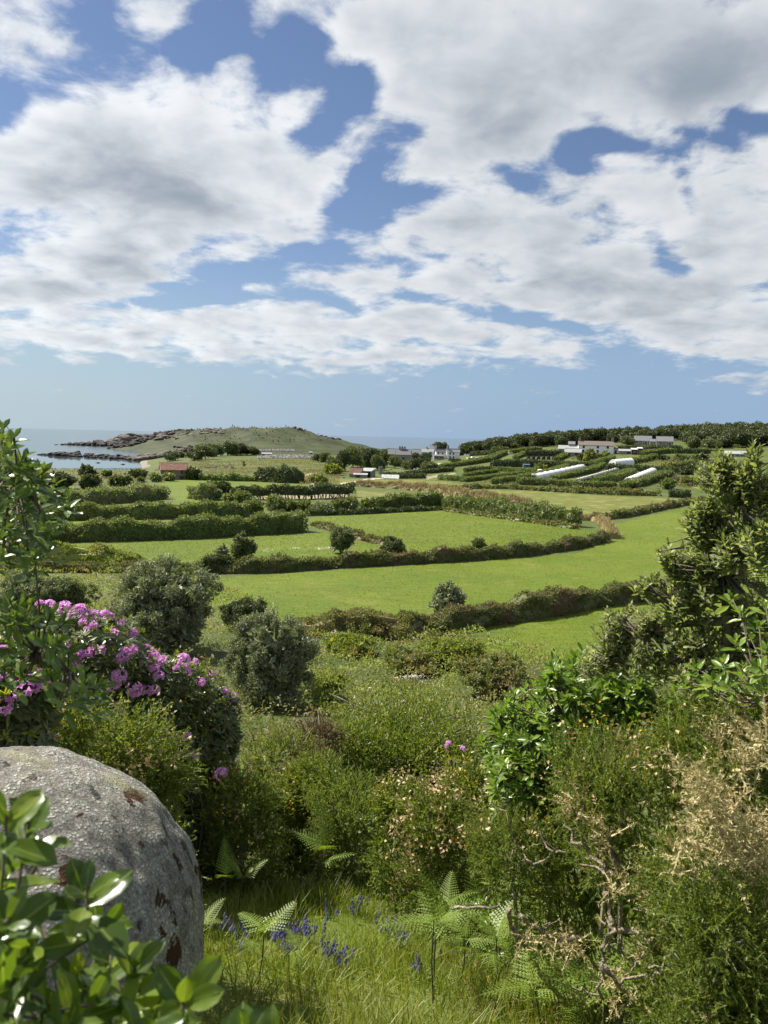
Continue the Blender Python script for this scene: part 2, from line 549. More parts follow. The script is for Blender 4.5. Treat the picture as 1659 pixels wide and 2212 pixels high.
def H(x, y):
    x = np.asarray(x, float); y = np.asarray(y, float)
    near = np.interp(y, PY2, PZ2)
    yy = np.clip(y, 60, 2490)
    t = np.clip(x / yy, gt[0], gt[-1] - 1e-6)
    fi = (t - gt[0]) / (gt[1] - gt[0]); fj = np.log(yy / 60.0) / (gy[1] - gy[0])
    i = np.clip(fi.astype(int), 0, NT - 2); j = np.clip(fj.astype(int), 0, NY - 2)
    a = fi - i; b = fj - j
    far = (GZ[i, j] * (1 - a) * (1 - b) + GZ[i + 1, j] * a * (1 - b) + GZ[i, j + 1] * (1 - a) * b + GZ[i + 1, j + 1] * a * b)
    w = np.clip((y - 60) / 60.0, 0, 1)
    z = near * (1 - w) + far * w
    # small unevenness, none on the flat fields
    amp = np.where(y < 45, 0.10, 0.04) + np.clip((y - 560) / 100, 0, 1) * np.clip(z / 12.0, 0, 1) * 1.7
    z = z + amp * (np.sin(x * 0.9 + 1.3 * np.sin(y * 0.31)) * np.sin(y * 0.7 + 0.5) * np.where(y < 60, 1, 0.0)
                   + np.where(y > 500, np.sin(x * 0.11 + 2 * np.sin(y * .03)) + 0.7 * np.sin(x * 0.047 + 1) + 0.6 * np.sin(x * .23 + y * .1), 0) * 0.6)
    return z


def Gv(u, v):
    """where the lines of sight through (u, v) meet the ground"""
    u = np.atleast_1d(np.asarray(u, float)); v = np.atleast_1d(np.asarray(v, float))
    D = np.stack([(u - 829.5) * K, -(v - 1106.0) * K, -np.ones(len(u))], 1) @ CR.T
    D /= np.linalg.norm(D, axis=1)[:, None]
    a = np.full(len(u), 1.5); b = np.full(len(u), 3000.0); hit = np.zeros(len(u), bool)
    s = np.geomspace(1.5, 3000, 170)
    for i in range(1, len(s)):
        P = CAM + D * s[i]
        bl = (P[:, 2] < H(P[:, 0], P[:, 1])) & ~hit
        a[bl] = s[i - 1]; b[bl] = s[i]; hit |= bl
        if hit.all(): break
    for _ in range(18):
        m = (a + b) / 2
        P = CAM + D * m[:, None]
        bl = P[:, 2] < H(P[:, 0], P[:, 1])
        b = np.where(bl, m, b); a = np.where(bl, a, m)
    P = CAM + D * b[:, None]
    return np.stack([P[:, 0], P[:, 1], H(P[:, 0], P[:, 1])], 1)


_s1 = np.geomspace(1.5, 3000, 420)


def G(u, v):
    d = ray(u, v)
    s = _s1
    for _ in range(4):
        P = CAM + d * s[:, None]
        bl = P[:, 2] < H(P[:, 0], P[:, 1])
        k = int(np.argmax(bl)) if bl.any() else len(s) - 1
        lo, hi = s[max(k - 1, 0)], s[k]
        s = np.linspace(lo, hi, 24)
    p = CAM + d * hi
    return np.array([p[0], p[1], float(H(p[0], p[1]))])


def AT(u, v, y):
    d = ray(u, v)
    return CAM + d * (y / d[1])


def mpu(p):
    """metres per photo unit at a point"""
    v = (np.asarray(p) - CAM) @ CR
    return abs(v[2]) * K


def proj(P):
    v = (np.asarray(P) - CAM) @ CR
    z = -v[..., 2]
    zz = np.where(np.abs(z) < 1e-6, 1e-6, z)
    return 829.5 + v[..., 0] / zz / K, 1106.0 - v[..., 1] / zz / K, z


# readings off enlarged views of the photograph, in its own units
def va(x, y): return (.36 * x, 882.6 + .36 * y)
def vb(x, y): return (530.9 + .36 * x, 882.6 + .36 * y)
def vc(x, y): return (1061.8 + .36 * x, 882.6 + .36 * y)
def vd(x, y): return (.36 * x, 1194.5 + .36 * y)
def ve(x, y): return (530.9 + .36 * x, 1194.5 + .36 * y)
def vf(x, y): return (1061.8 + .36 * x, 1194.5 + .36 * y)
def vi(x, y): return (929 + .44 * x, 1559.5 + .44 * y)
def f1(x, y): return (663.6 + .24 * x, 915.8 + .24 * y)
def f2(x, y): return (1028.6 + .24 * x, 902.5 + .24 * y)
def f3(x, y): return (1294 + .22 * x, 902.5 + .22 * y)
def f4(x, y): return (66.4 + .24 * x, 902.5 + .24 * y)
def f5(x, y): return (398.2 + .24 * x, 902.5 + .24 * y)


def inside(px, py, poly):
    r = np.zeros(px.shape, bool)
    n = len(poly)
    for i in range(n):
        x1, y1 = poly[i][:2]; x2, y2 = poly[(i + 1) % n][:2]
        c = ((y1 > py) != (y2 > py))
        with np.errstate(divide='ignore', invalid='ignore'):
            r ^= c & (px < (x2 - x1) * (py - y1) / (y2 - y1 + 1e-12) + x1)
    return r


def gpoly(pts): return [G(u, v) for u, v in pts]


FIELDS = [
    ('field', 'field', 'broad bright green field below the bramble covered middle wall', gpoly([(430, 1252), (600, 1240), (830, 1224), (1040, 1212), (1240, 1196), (1325, 1166), (1318, 1135), (1460, 1100), (1560, 1085), (1800, 1078), (2000, 1180), (1850, 1264), (1360, 1314), (1005, 1376), (930, 1355), (640, 1340), (600, 1350), (500, 1330), (440, 1290)])),
    ('field', 'field', 'nearest green field at the right below the low hedge bank', gpoly([(1000, 1385), (1180, 1345), (1360, 1312), (1850, 1262), (1900, 1420), (1500, 1440), (1250, 1430), (1100, 1432), (1020, 1405)])),
    ('field', 'field', 'green field left of the stubby dry bank in front of long clipped hedges', gpoly([(20, 1232), (170, 1172), (400, 1168), (660, 1154), (690, 1145), (740, 1160), (830, 1182), (800, 1200), (540, 1214), (350, 1216), (190, 1225)])),
    ('field', 'field', 'green field enclosed by the hedge with a corner in the middle', gpoly([(672, 1118), (800, 1108), (950, 1100), (1060, 1110), (1240, 1142), (1290, 1148), (1260, 1162), (1080, 1185), (900, 1196), (830, 1180), (745, 1155), (680, 1140)])),
    ('field', 'field', 'narrow green field between the clipped hedges at left', gpoly([(100, 1150), (380, 1118), (565, 1112), (575, 1092), (480, 1068), (440, 1060), (370, 1085), (130, 1110), (0, 1150)])),
    ('field', 'field', 'flat green field in front of the red roofed barn', gpoly([(340, 1040), (420, 1035), (545, 1040), (660, 1048), (740, 1050), (780, 1062), (690, 1068), (560, 1060), (420, 1075), (380, 1080), (360, 1060)])),
    ('field', 'hayfield', 'pale dry green field stretching right below the garden hedges', gpoly([(1060, 1058), (1180, 1062), (1320, 1072), (1470, 1078), (1475, 1088), (1380, 1112), (1300, 1128), (1255, 1120), (1240, 1105), (1130, 1082), (1020, 1070)])),
    ('field', 'hayfield', 'strip of pale field below the field gate', gpoly([(740, 1034), (830, 1036), (960, 1040), (1010, 1047), (1020, 1052), (900, 1053), (800, 1048), (700, 1042)])),
    ('field', 'hayfield', 'thin pale field behind the tussocky dry bank', gpoly([(775, 1060), (860, 1066), (940, 1075), (960, 1085), (860, 1092), (770, 1085)])),
    ('field', 'plot', 'sloping garden strip between hedges left of the water butts', gpoly([f2(90, 440), f2(300, 335), f2(430, 325), f2(300, 380), f2(140, 440)])),
    ('bare_earth', 'earth', 'bare pale earth beneath the hedge on open stems', gpoly([vb(60, 548), vb(110, 500), vb(440, 498), vb(640, 500), vb(600, 536), vb(330, 548)])),
    ('path', 'track', 'pale earth track leading to the tumbledown shed', gpoly([f1(290, 536), f1(420, 512), f1(560, 490), f1(660, 484), f1(680, 494), f1(560, 502), f1(430, 522), f1(310, 540)])),
    ('path', 'track', 'pale earth track winding over the rough ground by dark scrub', gpoly([f5(1040, 535), f5(1110, 505), f5(1180, 488), f5(1190, 497), f5(1120, 515), f5(1070, 545)])),
    ('path', 'track', 'short pale patch of track beside the dark clipped scrub', gpoly([f5(1150, 592), f5(1230, 592), f5(1232, 608), f5(1160, 612)])),
    ('bare_earth', 'earth', 'bare brown garden plot below the white cottage', gpoly([f1(1060, 480), f1(1150, 460), f1(1330, 440), f1(1360, 447), f1(1190, 475), f1(1080, 498)])),
]


def build_ground():
    ys = np.concatenate([np.geomspace(1.2, 40, 150), np.geomspace(40, 620, 210)[1:], np.geomspace(620, 960, 60)[1:], np.geomspace(960, 2400, 10)[1:]])
    ts = np.concatenate([np.linspace(-2.4, -0.66, 24)[:-1], np.linspace(-0.66, 0.66, 340), np.linspace(0.66, 2.4, 24)[1:]])
    T, Y = np.meshgrid(ts, ys)
    X = T * Y
    Z = H(X, Y)
    V = np.stack([X, Y, Z], -1).reshape(-1, 3)
    ny, nx = Y.shape
    i = np.arange(ny - 1)[:, None] * nx; j = np.arange(nx - 1)[None]
    F = np.stack([i + j, i + j + 1, i + nx + j + 1, i + nx + j], -1).reshape(-1, 4)
    cx = V[F].mean(1)
    keep = cx[:, 2] > -3.2
    F, cx = F[keep], cx[keep]
    kind = np.full(len(F), -1)
    for k, (_, _, _, poly) in enumerate(FIELDS):
        kind[inside(cx[:, 0], cx[:, 1], poly)] = k
    t = cx[:, 0] / cx[:, 1]
    free = kind < 0
    kind[free & (cx[:, 1] > 545) & (t < 0.05)] = 100                          # headland
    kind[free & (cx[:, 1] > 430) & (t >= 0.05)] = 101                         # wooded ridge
    kind[free & (cx[:, 2] < 0.7) & (cx[:, 1] < 480) & (t < 0)] = 102          # beach
    kind[free & (cx[:, 1] < 8.5)] = 103
    kind[free & (cx[:, 1] >= 8.5) & (cx[:, 1] < 46)] = 104
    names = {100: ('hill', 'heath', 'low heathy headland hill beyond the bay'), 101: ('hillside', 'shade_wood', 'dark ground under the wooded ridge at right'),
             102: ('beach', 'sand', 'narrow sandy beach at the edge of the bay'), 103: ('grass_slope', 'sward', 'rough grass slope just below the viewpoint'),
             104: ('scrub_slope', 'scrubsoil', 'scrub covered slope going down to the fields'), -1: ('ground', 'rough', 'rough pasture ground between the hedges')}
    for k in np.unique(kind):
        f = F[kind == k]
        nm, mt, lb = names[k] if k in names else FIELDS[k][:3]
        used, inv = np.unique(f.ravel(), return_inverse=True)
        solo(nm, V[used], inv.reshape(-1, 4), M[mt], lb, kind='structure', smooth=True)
    # the hill behind and under the viewpoint
    xs = np.linspace(-60, 60, 41); yb = np.linspace(-58, 1.2, 30)
    # first row joins the main sheet
    Xb, Yb = np.meshgrid(xs, yb)
    Vb = np.stack([Xb, Yb, H(Xb, Yb) - 0.02], -1).reshape(-1, 3)
    i = np.arange(29)[:, None] * 41; j = np.arange(40)[None]
    solo('hilltop', Vb, np.stack([i + j, i + j + 1, i + 42 + j, i + 41 + j], -1).reshape(-1, 4), M['sward'], 'grassy hilltop behind the viewpoint', kind='structure', smooth=True)


build_ground()
solo('sea', [(-40000, -2000, 0), (40000, -2000, 0), (40000, 60000, 0), (-40000, 60000, 0)], [(0, 1, 2, 3)], M['sea'],
     'grey blue sea reaching the horizon', kind='structure')
M['bay'] = plain('calm_water', (0.05, 0.075, 0.085), 0.05, 0.05, 0.05)
_bay = np.array([(CAM + ray(u, v) * (CAM[2] / -ray(u, v)[2])) for u, v in [f4(-420, 400), f4(-60, 342), f4(150, 344), f4(400, 358), f4(700, 376), f4(900, 386), f4(1100, 400), f4(1000, 452), f4(100, 462), f4(-420, 470)]])
_bay[:, 2] = .05
solo('bay', _bay, np.array([list(range(len(_bay)))]), M['bay'], 'calm pale water of the sheltered bay behind the near reef', kind='structure')


# ------------------------------------------------------------------ vegetation: materials and builders
L_ = leaf_mat
M['hedge'] = L_('hedge_leaves', [(0.0, (0.078, 0.109, 0.028)), (0.6, (0.130, 0.174, 0.045)), (1.0, (0.208, 0.243, 0.095))], 0.6, 0.28)
M['hedgepale'] = L_('pale_hedge_leaves', [(0.0, (0.109, 0.139, 0.054)), (0.6, (0.186, 0.217, 0.093)), (1.0, (0.310, 0.342, 0.202))], 0.6, 0.28)
M['bush'] = L_('bush_leaves', [(0.0, (0.062, 0.085, 0.028)), (0.6, (0.109, 0.139, 0.049)), (1.0, (0.186, 0.217, 0.109))], 0.55, 0.25)
M['darkbush'] = L_('dark_bush_leaves', [(0.0, (0.038, 0.057, 0.019)), (0.6, (0.065, 0.089, 0.030)), (1.0, (0.108, 0.135, 0.054))], 0.55, 0.22)
M['wood'] = L_('woodland_leaves', [(0.0, (0.043, 0.061, 0.022)), (0.55, (0.070, 0.092, 0.032)), (1.0, (0.115, 0.128, 0.054))], 0.6, 0.2, patch=0.15, patch_scale=0.05, patch_col=(0.101, 0.101, 0.038))
M['bramble'] = L_('bramble_leaves', [(0.0, (0.084, 0.118, 0.027)), (0.5, (0.143, 0.185, 0.043)), (0.8, (0.218, 0.201, 0.084)), (1.0, (0.286, 0.201, 0.125))], 0.6, 0.28, patch=0.25, patch_scale=0.45, patch_col=(0.226, 0.159, 0.092))
M['wallscrub'] = L_('wall_scrub', [(0.0, (0.065, 0.085, 0.024)), (0.55, (0.115, 0.140, 0.040)), (0.85, (0.17, 0.165, 0.075)), (1.0, (0.24, 0.185, 0.115))], 0.7, 0.28, patch=0.3, patch_scale=0.4, patch_col=(0.17, 0.125, 0.08))
M['dryscrub'] = L_('dry_grass_tufts', [(0.0, (0.203, 0.189, 0.074)), (0.5, (0.324, 0.270, 0.135)), (1.0, (0.486, 0.405, 0.243))], 0.8, 0.25, (1.2, 1.1, 0.8))
M['bracken_far'] = L_('bracken_cover', [(0.0, (0.116, 0.156, 0.028)), (0.6, (0.195, 0.243, 0.045)), (1.0, (0.311, 0.332, 0.087))], 0.6, 0.32, patch=0.3, patch_scale=0.3, patch_col=(0.253, 0.208, 0.087))
M['olive'] = L_('silvery_shrub_leaves', [(0.0, (0.109, 0.132, 0.066)), (0.6, (0.194, 0.217, 0.124)), (1.0, (0.373, 0.404, 0.265))], 0.55, 0.22, (1.3, 1.3, 0.6))
M['bark'] = plain('bark', (0.11, 0.085, 0.06), 0.9, 6.0, 0.5)
M['palebark'] = plain('pale_bark', (0.17, 0.14, 0.10), 0.9, 9.0, 0.5, bscale=40.0)


def lump(d, seed, f=3.0, k=7):
    r = np.random.default_rng(seed)
    s = np.zeros(len(d))
    for _ in range(k):
        w = norm(r.standard_normal(3)) * f * r.uniform(0.6, 1.7)
        s += np.sin(d @ w + r.uniform(0, 6.28)) / math.sqrt(k)
    return s


def cards(P, dirs, nrm, L, W, fold=0.22):
    """diamond shaped leaves folded along the middle: (n,4,3)"""
    n = len(P)
    dirs = norm(dirs)
    side = norm(np.cross(dirs, nrm)); nn = np.cross(side, dirs)
    L = np.broadcast_to(np.asarray(L, float), (n,))[:, None]; W = np.broadcast_to(np.asarray(W, float), (n,))[:, None]
    mid = P + dirs * L * 0.5 + nn * W * fold
    V = np.stack([P, mid + side * W / 2, P + dirs * L, mid - side * W / 2], 1)
    return V.reshape(-1, 3), np.arange(n * 4).reshape(n, 4)


def add_cards(geo, P, outn, L, asp=0.55, up=0.5, spread=0.8, lj=0.35):
    n = len(P)
    dirs = norm(outn * 0.3 + rnd_dirs(n) * spread + up * (1 - .8 * np.clip(outn[:, 2:3], 0, 1)) * np.array([[0, 0, 1.0]]))
    nr = norm(outn + rnd_dirs(n) * 0.7)
    l = L * (1 + lj * rng.uniform(-1, 1, n))
    V, F = cards(P, dirs, nr, l, l * asp)
    return geo.add(V, F)


def sphere_grid(nu=14, nv=9):
    th = np.linspace(0, np.pi, nv); ph = np.arange(nu) * 2 * np.pi / nu
    d = np.stack([np.sin(th)[:, None] * np.cos(ph), np.sin(th)[:, None] * np.sin(ph), np.cos(th)[:, None] * np.ones(nu)], -1).reshape(-1, 3)
    i = np.arange(nv - 1)[:, None] * nu; j = np.arange(nu)[None]
    F = np.stack([i + j, i + nu + j, i + nu + (j + 1) % nu, i + (j + 1) % nu], -1).reshape(-1, 4)
    return d, F


def crown(geo, c, r, L, seed, cover=1.6, asp=0.55, lumpy=0.16, f=3.2, core=0.74, low=-0.75, up=0.5, lj=0.35, puffs=0):
    """leaf crown: uneven shell of leaves around a leafy core"""
    c = np.asarray(c, float); r = np.asarray(r, float)
    area = 4 * np.pi * ((((r[0] * r[1]) ** 1.6 + (r[0] * r[2]) ** 1.6 + (r[1] * r[2]) ** 1.6) / 3) ** (1 / 1.6))
    n = int(area * cover / (L * L * asp * 0.5))
    n = min(n, 26000)
    if puffs:
        # clumps of shoots sitting on the crown, each leaf belongs to one
        kd = rnd_dirs(int(puffs * 1.6)); kd = kd[kd[:, 2] > low][:puffs]
        kr = rng.uniform(.72, 1.0, len(kd)) * (1 + lumpy * lump(kd, seed, f))
        pc = c + kd * r * kr[:, None]
        pr = 1.25 * math.sqrt(4.0 / puffs) * r * .55
        w = rng.integers(0, len(kd), n)
        off = rng.standard_normal((n, 3)); off = norm(off) * (rng.uniform(0, 1, n) ** .5)[:, None]
        off = off * np.array([1, 1, 1.25])
        sz = rng.uniform(.65, 1.35, len(kd))[w][:, None]
        P = pc[w] + off * pr * sz
        outn = norm(off + .55 * kd[w] + np.array([0, 0, .2]))
    else:
        d = rnd_dirs(int(n * 1.3)); d = d[d[:, 2] > low][:n]
        rad = (1 + lumpy * lump(d, seed, f) + 0.5 * lumpy * lump(d, seed + 1, f * 3.1)) * (1 - np.abs(rng.normal(0, 0.10, len(d))))
        P = c + d * r * rad[:, None]
        outn = norm(d / r)
    add_cards(geo, P, outn, L, asp, up=up, lj=lj)
    if core and puffs:
        m = n // 5
        d = rnd_dirs(m); d[:, 2] = np.maximum(d[:, 2], low)
        Q = c + d * r * (core * rng.uniform(.55, 1.02, m) * (1 + lumpy * lump(d, seed, f)))[:, None]
        add_cards(geo, Q, d, L * 2.3, max(asp, .55), up=.2)
    elif core:
        g, F = sphere_grid()
        k = core * (1 + lumpy * lump(g, seed, f))
        V = c + g * r * k[:, None]
        V[:, 2] = np.maximum(V[:, 2], c[2] + low * r[2])
        geo.add(V, F)
    return geo


def leafsize(depth, lo=0.07, px=2.0):
    return max(lo, depth / 739.0 * px)


def bush(u, v, w, h, label, mat='bush', name='bush', cat='bush', group=None, trunk=True, lo=0.07, flat=1.0, px=2.2, deep=1.0, lumpy=0.16, cover=1.6, lift=0.0, asp=0.55, low=-0.8, base=None, up=0.5, puffs=None):
    b = G(u, v) if base is None else np.asarray(base)
    m = mpu(b)
    W, Hh = w * m, h * m
    r = np.array([W / 2, W / 2 * deep, Hh * (0.5 + 0.04)])
    b = b + np.array([0, 0.75 * r[1], 0]); b[2] = H(b[0], b[1])
    root = thing(name, label, cat, b, group)
    c = b + np.array([0, 0, Hh - r[2] + lift])
    g = Geo(); seed = int(rng.integers(1e6))
    crown(g, c, r / (1 + lumpy * 0.8), leafsize(np.linalg.norm(b - CAM), lo, px), seed, cover, asp, lumpy, low=low, up=up, core=.74, puffs=(int(np.clip(w * .9, 14, 90)) if puffs is None else puffs))
    part(root, 'crown', *g.out(), M[mat], kind='stuff')
    if trunk:
        t = Geo()
        for k in range(3):
            a = k * 2.1 + 0.4
            top = c + np.array([math.cos(a) * r[0] * .35, math.sin(a) * r[1] * .35, r[2] * 0.1])
            st = b + np.array([math.cos(a) * .06, math.sin(a) * .06, -0.1])
            t.tube([st, (st + top) / 2 + rng.normal(0, .05, 3), top], [0.05 * Hh ** .5, .035 * Hh ** .5, .015], 5)
        part(root, 'trunk', *t.out(), M['bark'])
    return root


def hedge(label, pts, h, w=1.6, mat='hedge', name='hedge', cat='hedge', group=None, stems=False, px=2.1, lo=0.1, rough=0.10, cover=1.35, asp=0.6, up=0.35, taper=1.0, front=True, blades=False, dip=0.0, topmat=None):
    """a run of hedge: base line of photo readings, height in photo units (one or one per reading)"""
    g0 = np.array([G(u, v) for u, v in pts])
    hs = np.broadcast_to(np.asarray(h, float), (len(pts),)) * np.array([mpu(p) for p in g0])
    seg = np.concatenate([[0], np.cumsum(np.linalg.norm(np.diff(g0[:, :2], axis=0), axis=1))])
    Ltot = seg[-1]
    n = max(6, int(Ltot / 0.9))
    s = np.linspace(0, Ltot, n)
    xy = np.stack([np.interp(s, seg, g0[:, k]) for k in (0, 1)], 1)
    if n > 12 and len(pts) > 2:
        k = max(1, n // 25)
        pad = np.pad(xy, ((k, k), (0, 0)), mode='reflect', reflect_type='odd')
        xy = np.stack([np.convolve(pad[:, q], np.ones(2 * k + 1) / (2 * k + 1), 'valid') for q in (0, 1)], 1)
    t = norm(np.gradient(xy, axis=0))
    nrm2 = np.stack([-t[:, 1], t[:, 0]], 1)
    away = np.sign((nrm2 * (xy - CAM[:2])).sum(1)); away[away == 0] = 1
    away[:] = np.sign(away.sum() + 1e-6)
    nrm2 = nrm2 * away[:, None]
    if front:
        xy = xy + nrm2 * w / 2
    hh = np.interp(s, seg, hs)
    depth = float(np.median(np.linalg.norm(xy - CAM[:2], axis=1)))
    L = leafsize(depth, lo, px)
    ph = rng.uniform(0, 6.28, 8)

    def wob(ss, q):      # uneven face, varies along the run
        return rough * (np.sin(ss * 1.1 + ph[0] + q * 2.0) + np.sin(ss * 2.3 + ph[1] - q * 3.0) + 0.8 * np.sin(ss * 0.43 + ph[2]) + 0.7 * np.sin(ss * 4.7 + ph[3] + q * 5)) * 0.6

    def at(ss, a, b):    # a across (-1..1), b up (0..1)
        x = np.interp(ss, s, xy[:, 0]); y = np.interp(ss, s, xy[:, 1])
        nx = np.interp(ss, s, nrm2[:, 0]); ny = np.interp(ss, s, nrm2[:, 1])
        H0 = np.interp(ss, s, hh) * (1 + 0.6 * rough * np.sin(ss * .6 + ph[4]) + 0.5 * rough * np.sin(ss * 1.7 + ph[5]))
        k = (w / 2) * a * (1 - (1 - taper) * b) * (1 + wob(ss, b * 2 + a))
        X, Y = x + nx * k, y + ny * k
        return np.stack([X, Y, H(X, Y) + b * H0 * (1 + wob(ss, a * 2) * .5)], 1)

    gg = Geo()
    lo_b = 0.34 if stems else 0.0
    # core
    cs = np.array([(-1, lo_b), (-1, .55), (-.8, .93), (.8, .93), (1, .55), (1, lo_b)]) * np.array([0.86, 0.96])
    m = max(4, n // 2)
    sc = np.linspace(0.02 * Ltot, 0.98 * Ltot, m)
    rings = np.stack([at(sc, np.full(m, a), np.full(m, b)) for a, b in cs], 1)
    i = np.arange(m - 1)[:, None] * 6; j = np.arange(6)[None]
    gg.add(rings.reshape(-1, 3), np.stack([i + j, i + (j + 1) % 6, i + 6 + (j + 1) % 6, i + 6 + j], -1).reshape(-1, 4),
           np.array([[0, 1, 2, 3, 4, 5]]), np.array([[5, 4, 3, 2, 1, 0]]) + 6 * (m - 1))
    # leaves
    hm = float(hh.mean())
    per = np.array([hm * (1 - lo_b), w, hm * (1 - lo_b) * 0.6])
    cnt = int(Ltot * per.sum() * cover / (L * L * asp * 0.5))
    cnt = min(cnt, 30000)
    ss = rng.uniform(0, Ltot, cnt)
    which = rng.choice(3, cnt, p=per / per.sum())
    q = rng.uniform(0, 1, cnt)
    a = np.where(which == 0, -1.0, np.where(which == 1, q * 2 - 1, 1.0))
    b = np.where(which == 1, 1.0, lo_b + q * (1 - lo_b))
    corner = (np.abs(a) > .8) & (b > .8)
    a = np.where(corner, a * 0.9, a); b = np.where(corner, b * 0.96, b)
    ins = 1 - np.abs(rng.normal(0, 0.08, cnt))
    P = at(ss, a * ins, b * np.where(which == 1, ins, 1.0))
    nx = np.interp(ss, s, nrm2[:, 0]); ny = np.interp(ss, s, nrm2[:, 1])
    out = np.where((which == 1)[:, None], np.array([[0, 0, 1.0]]), np.stack([nx * a, ny * a, np.full(cnt, .15)], 1))
    if blades:
        dirs = norm(np.stack([rng.normal(0.25, .35, cnt), rng.normal(0, .35, cnt), np.ones(cnt)], 1))
        V, F = cards(P - np.array([0, 0, .1]), dirs, norm(out + rnd_dirs(cnt) * .5), L * rng.uniform(1.2, 2.6, cnt), L * .35)
        gg.add(V, F)
    else:
        add_cards(gg, P, norm(out), L, asp, up=up)
        for e, sg in ((0.0, -1), (Ltot, 1)):     # end faces
            k = int(w * hm * cover / (L * L * asp * .5)) + 4
            P = at(np.full(k, e) + rng.uniform(-.1, .1, k), rng.uniform(-1, 1, k), rng.uniform(lo_b, 1, k))
            tt = t[0 if sg < 0 else -1] * sg
            add_cards(gg, P, norm(np.tile([tt[0], tt[1], .1], (k, 1))), L, asp, up=up)
    V, F = gg.out()
    if not stems:
        return solo(name, V, F, M[mat], label, cat, group=group)
    root = thing(name, label, cat, at(np.array([Ltot / 2]), np.zeros(1), np.zeros(1))[0], group)
    part(root, 'foliage', V, F, M[mat], kind='stuff')
    st = Geo()
    for q in np.arange(0.5, Ltot, .8):
        p0 = at(np.array([q + rng.uniform(-.4, .4)]), np.array([rng.uniform(-.3, .3)]), np.zeros(1))[0] - np.array([0, 0, .1])
        for k in range(2):
            p1 = at(np.array([np.clip(q + rng.uniform(-.9, .9), 0, Ltot)]), np.array([rng.uniform(-.6, .6)]), np.array([0.6]))[0]
            st.tube([p0, (p0 + p1) / 2 + rng.normal(0, .08, 3), p1], [.11, .08, .05], 5)
    part(root, 'stems', *st.out(), M['bark'], kind='stuff')
    return root


# ------------------------------------------------------------------ hedges and walls between the fields
g1 = 'clipped windbreak hedges between the fields'
hedge('long clipped green hedge nearest the camera at left, behind the green field', [va(120, 800), va(330, 804), va(1000, 788), va(1659, 752), vb(372, 738)], [40, 40, 40, 39, 42], 2.6, group=g1, rough=.20)
hedge('second long clipped hedge at left, with bare stems showing along its foot', [va(200, 674), va(700, 668), va(1180, 660), va(1545, 648)], [30, 31, 31, 31], 2.2, group=g1, stems=False, rough=.20)
hedge('silvery topped hedge ending at a square corner, third from the front at left', [va(250, 585), va(480, 584), va(800, 562), va(1015, 540)], [30, 30, 30, 26], 3.2, 'hedgepale', group=g1, rough=.20)
hedge('short square hedge block left of the gap, in front of the barn field', [va(1122, 540), va(1190, 550), va(1262, 552)], [28, 31, 32], 3.5, 'hedgepale', group=g1, rough=.2)
hedge('flat topped hedge standing on open bare stems above pale earth', [va(1385, 545), vb(0, 548), vb(250, 548), vb(480, 542), vb(655, 532)], [22, 27, 28, 28, 26], 2.6, 'darkbush', group=g1, stems=True, rough=.16)
hedge('dark hedge along the top edge of the enclosed middle field', [vb(800, 618), vb(980, 606), vb(1180, 596)], [29, 31, 30], 2.2, group=g1, rough=.18)
hedge('thick clipped hedge running from the field corner towards the right', [vb(1178, 602), vb(1400, 632), vb(1659, 675), vc(330, 694), vc(488, 712)], [27, 31, 36, 38, 37], 2.6, group=g1, rough=.20)
hedge('very dark rounded block of scrub beyond the barn field', [vb(40, 436), vb(190, 447), vb(345, 448)], [20, 31, 24], 7.0, 'darkbush', group=None, rough=.2, taper=.7)
hedge('low hedge along the back of the barn field', [va(1195, 430), va(1350, 434), va(1530, 438)], 11, 2.0, group=g1, rough=.25)
hedge('low scrubby bank under the open hedge and round bushes', [vb(372, 645), vb(600, 640), vb(800, 630), vb(1190, 610)], [11, 10, 9, 6], 1.4, 'darkbush', 'hedge_bank', 'bank', rough=.3, taper=.6)
hedge('low green brown bank at the foot of the thick corner hedge', [vb(1190, 616), vc(0, 656), vc(250, 690), vc(490, 724)], [6, 7, 8, 8], 1.2, 'bramble', 'hedge_bank', 'bank', rough=.35, taper=.6)
hedge('tussocky bank of dry pale grass crossing the pale fields', [vb(650, 468), vb(900, 482), vb(1100, 504), vb(1300, 538), vb(1560, 574), vb(1690, 590)], [7, 9, 11, 12, 12, 9], 2.5, 'dryscrub', 'grass_bank', 'bank', rough=.35, taper=.5, blades=True, cover=2.0)
hedge('thin scrubby wall behind the dry tussocky bank', [f1(380, 548), f1(560, 560), f1(700, 568), f1(1000, 586), f1(1200, 603), f1(1480, 590)], [4, 4, 4, 6, 7, 8], 1.6, 'wallscrub', 'field_wall', 'wall', rough=.35, taper=.6)
hedge('scrubby green wall running under the garden hedges to the right', [f2(-60, 640), f2(250, 640), f2(760, 672), f2(1100, 690), f2(1400, 702), f2(1659, 706)], [7, 7, 7, 9, 9, 8], 1.8, 'bramble', 'field_wall', 'wall', rough=.35, taper=.6)
hedge('upper scrubby wall below the polytunnels', [f2(640, 640), f2(780, 650), f2(1100, 668), f2(1500, 672)], [5, 6, 7, 6], 1.4, 'bramble', 'field_wall', 'wall', rough=.4, taper=.6)
hedge('bramble covered stone wall winding across the middle of the view', [(10, 1238), va(600, 985), va(1050, 990), vb(0, 992), vb(300, 978), vb(600, 955), vb(830, 943), vb(1100, 930), vb(1400, 912), vc(100, 897), vc(300, 878), vc(460, 852), vc(620, 822), vc(715, 795)],
      [16, 17, 18, 25, 25, 25, 23, 25, 26, 23, 21, 19, 19, 17], 1.5, 'wallscrub', 'field_wall', 'wall', rough=.3, taper=.75, lo=.12, px=2.0)
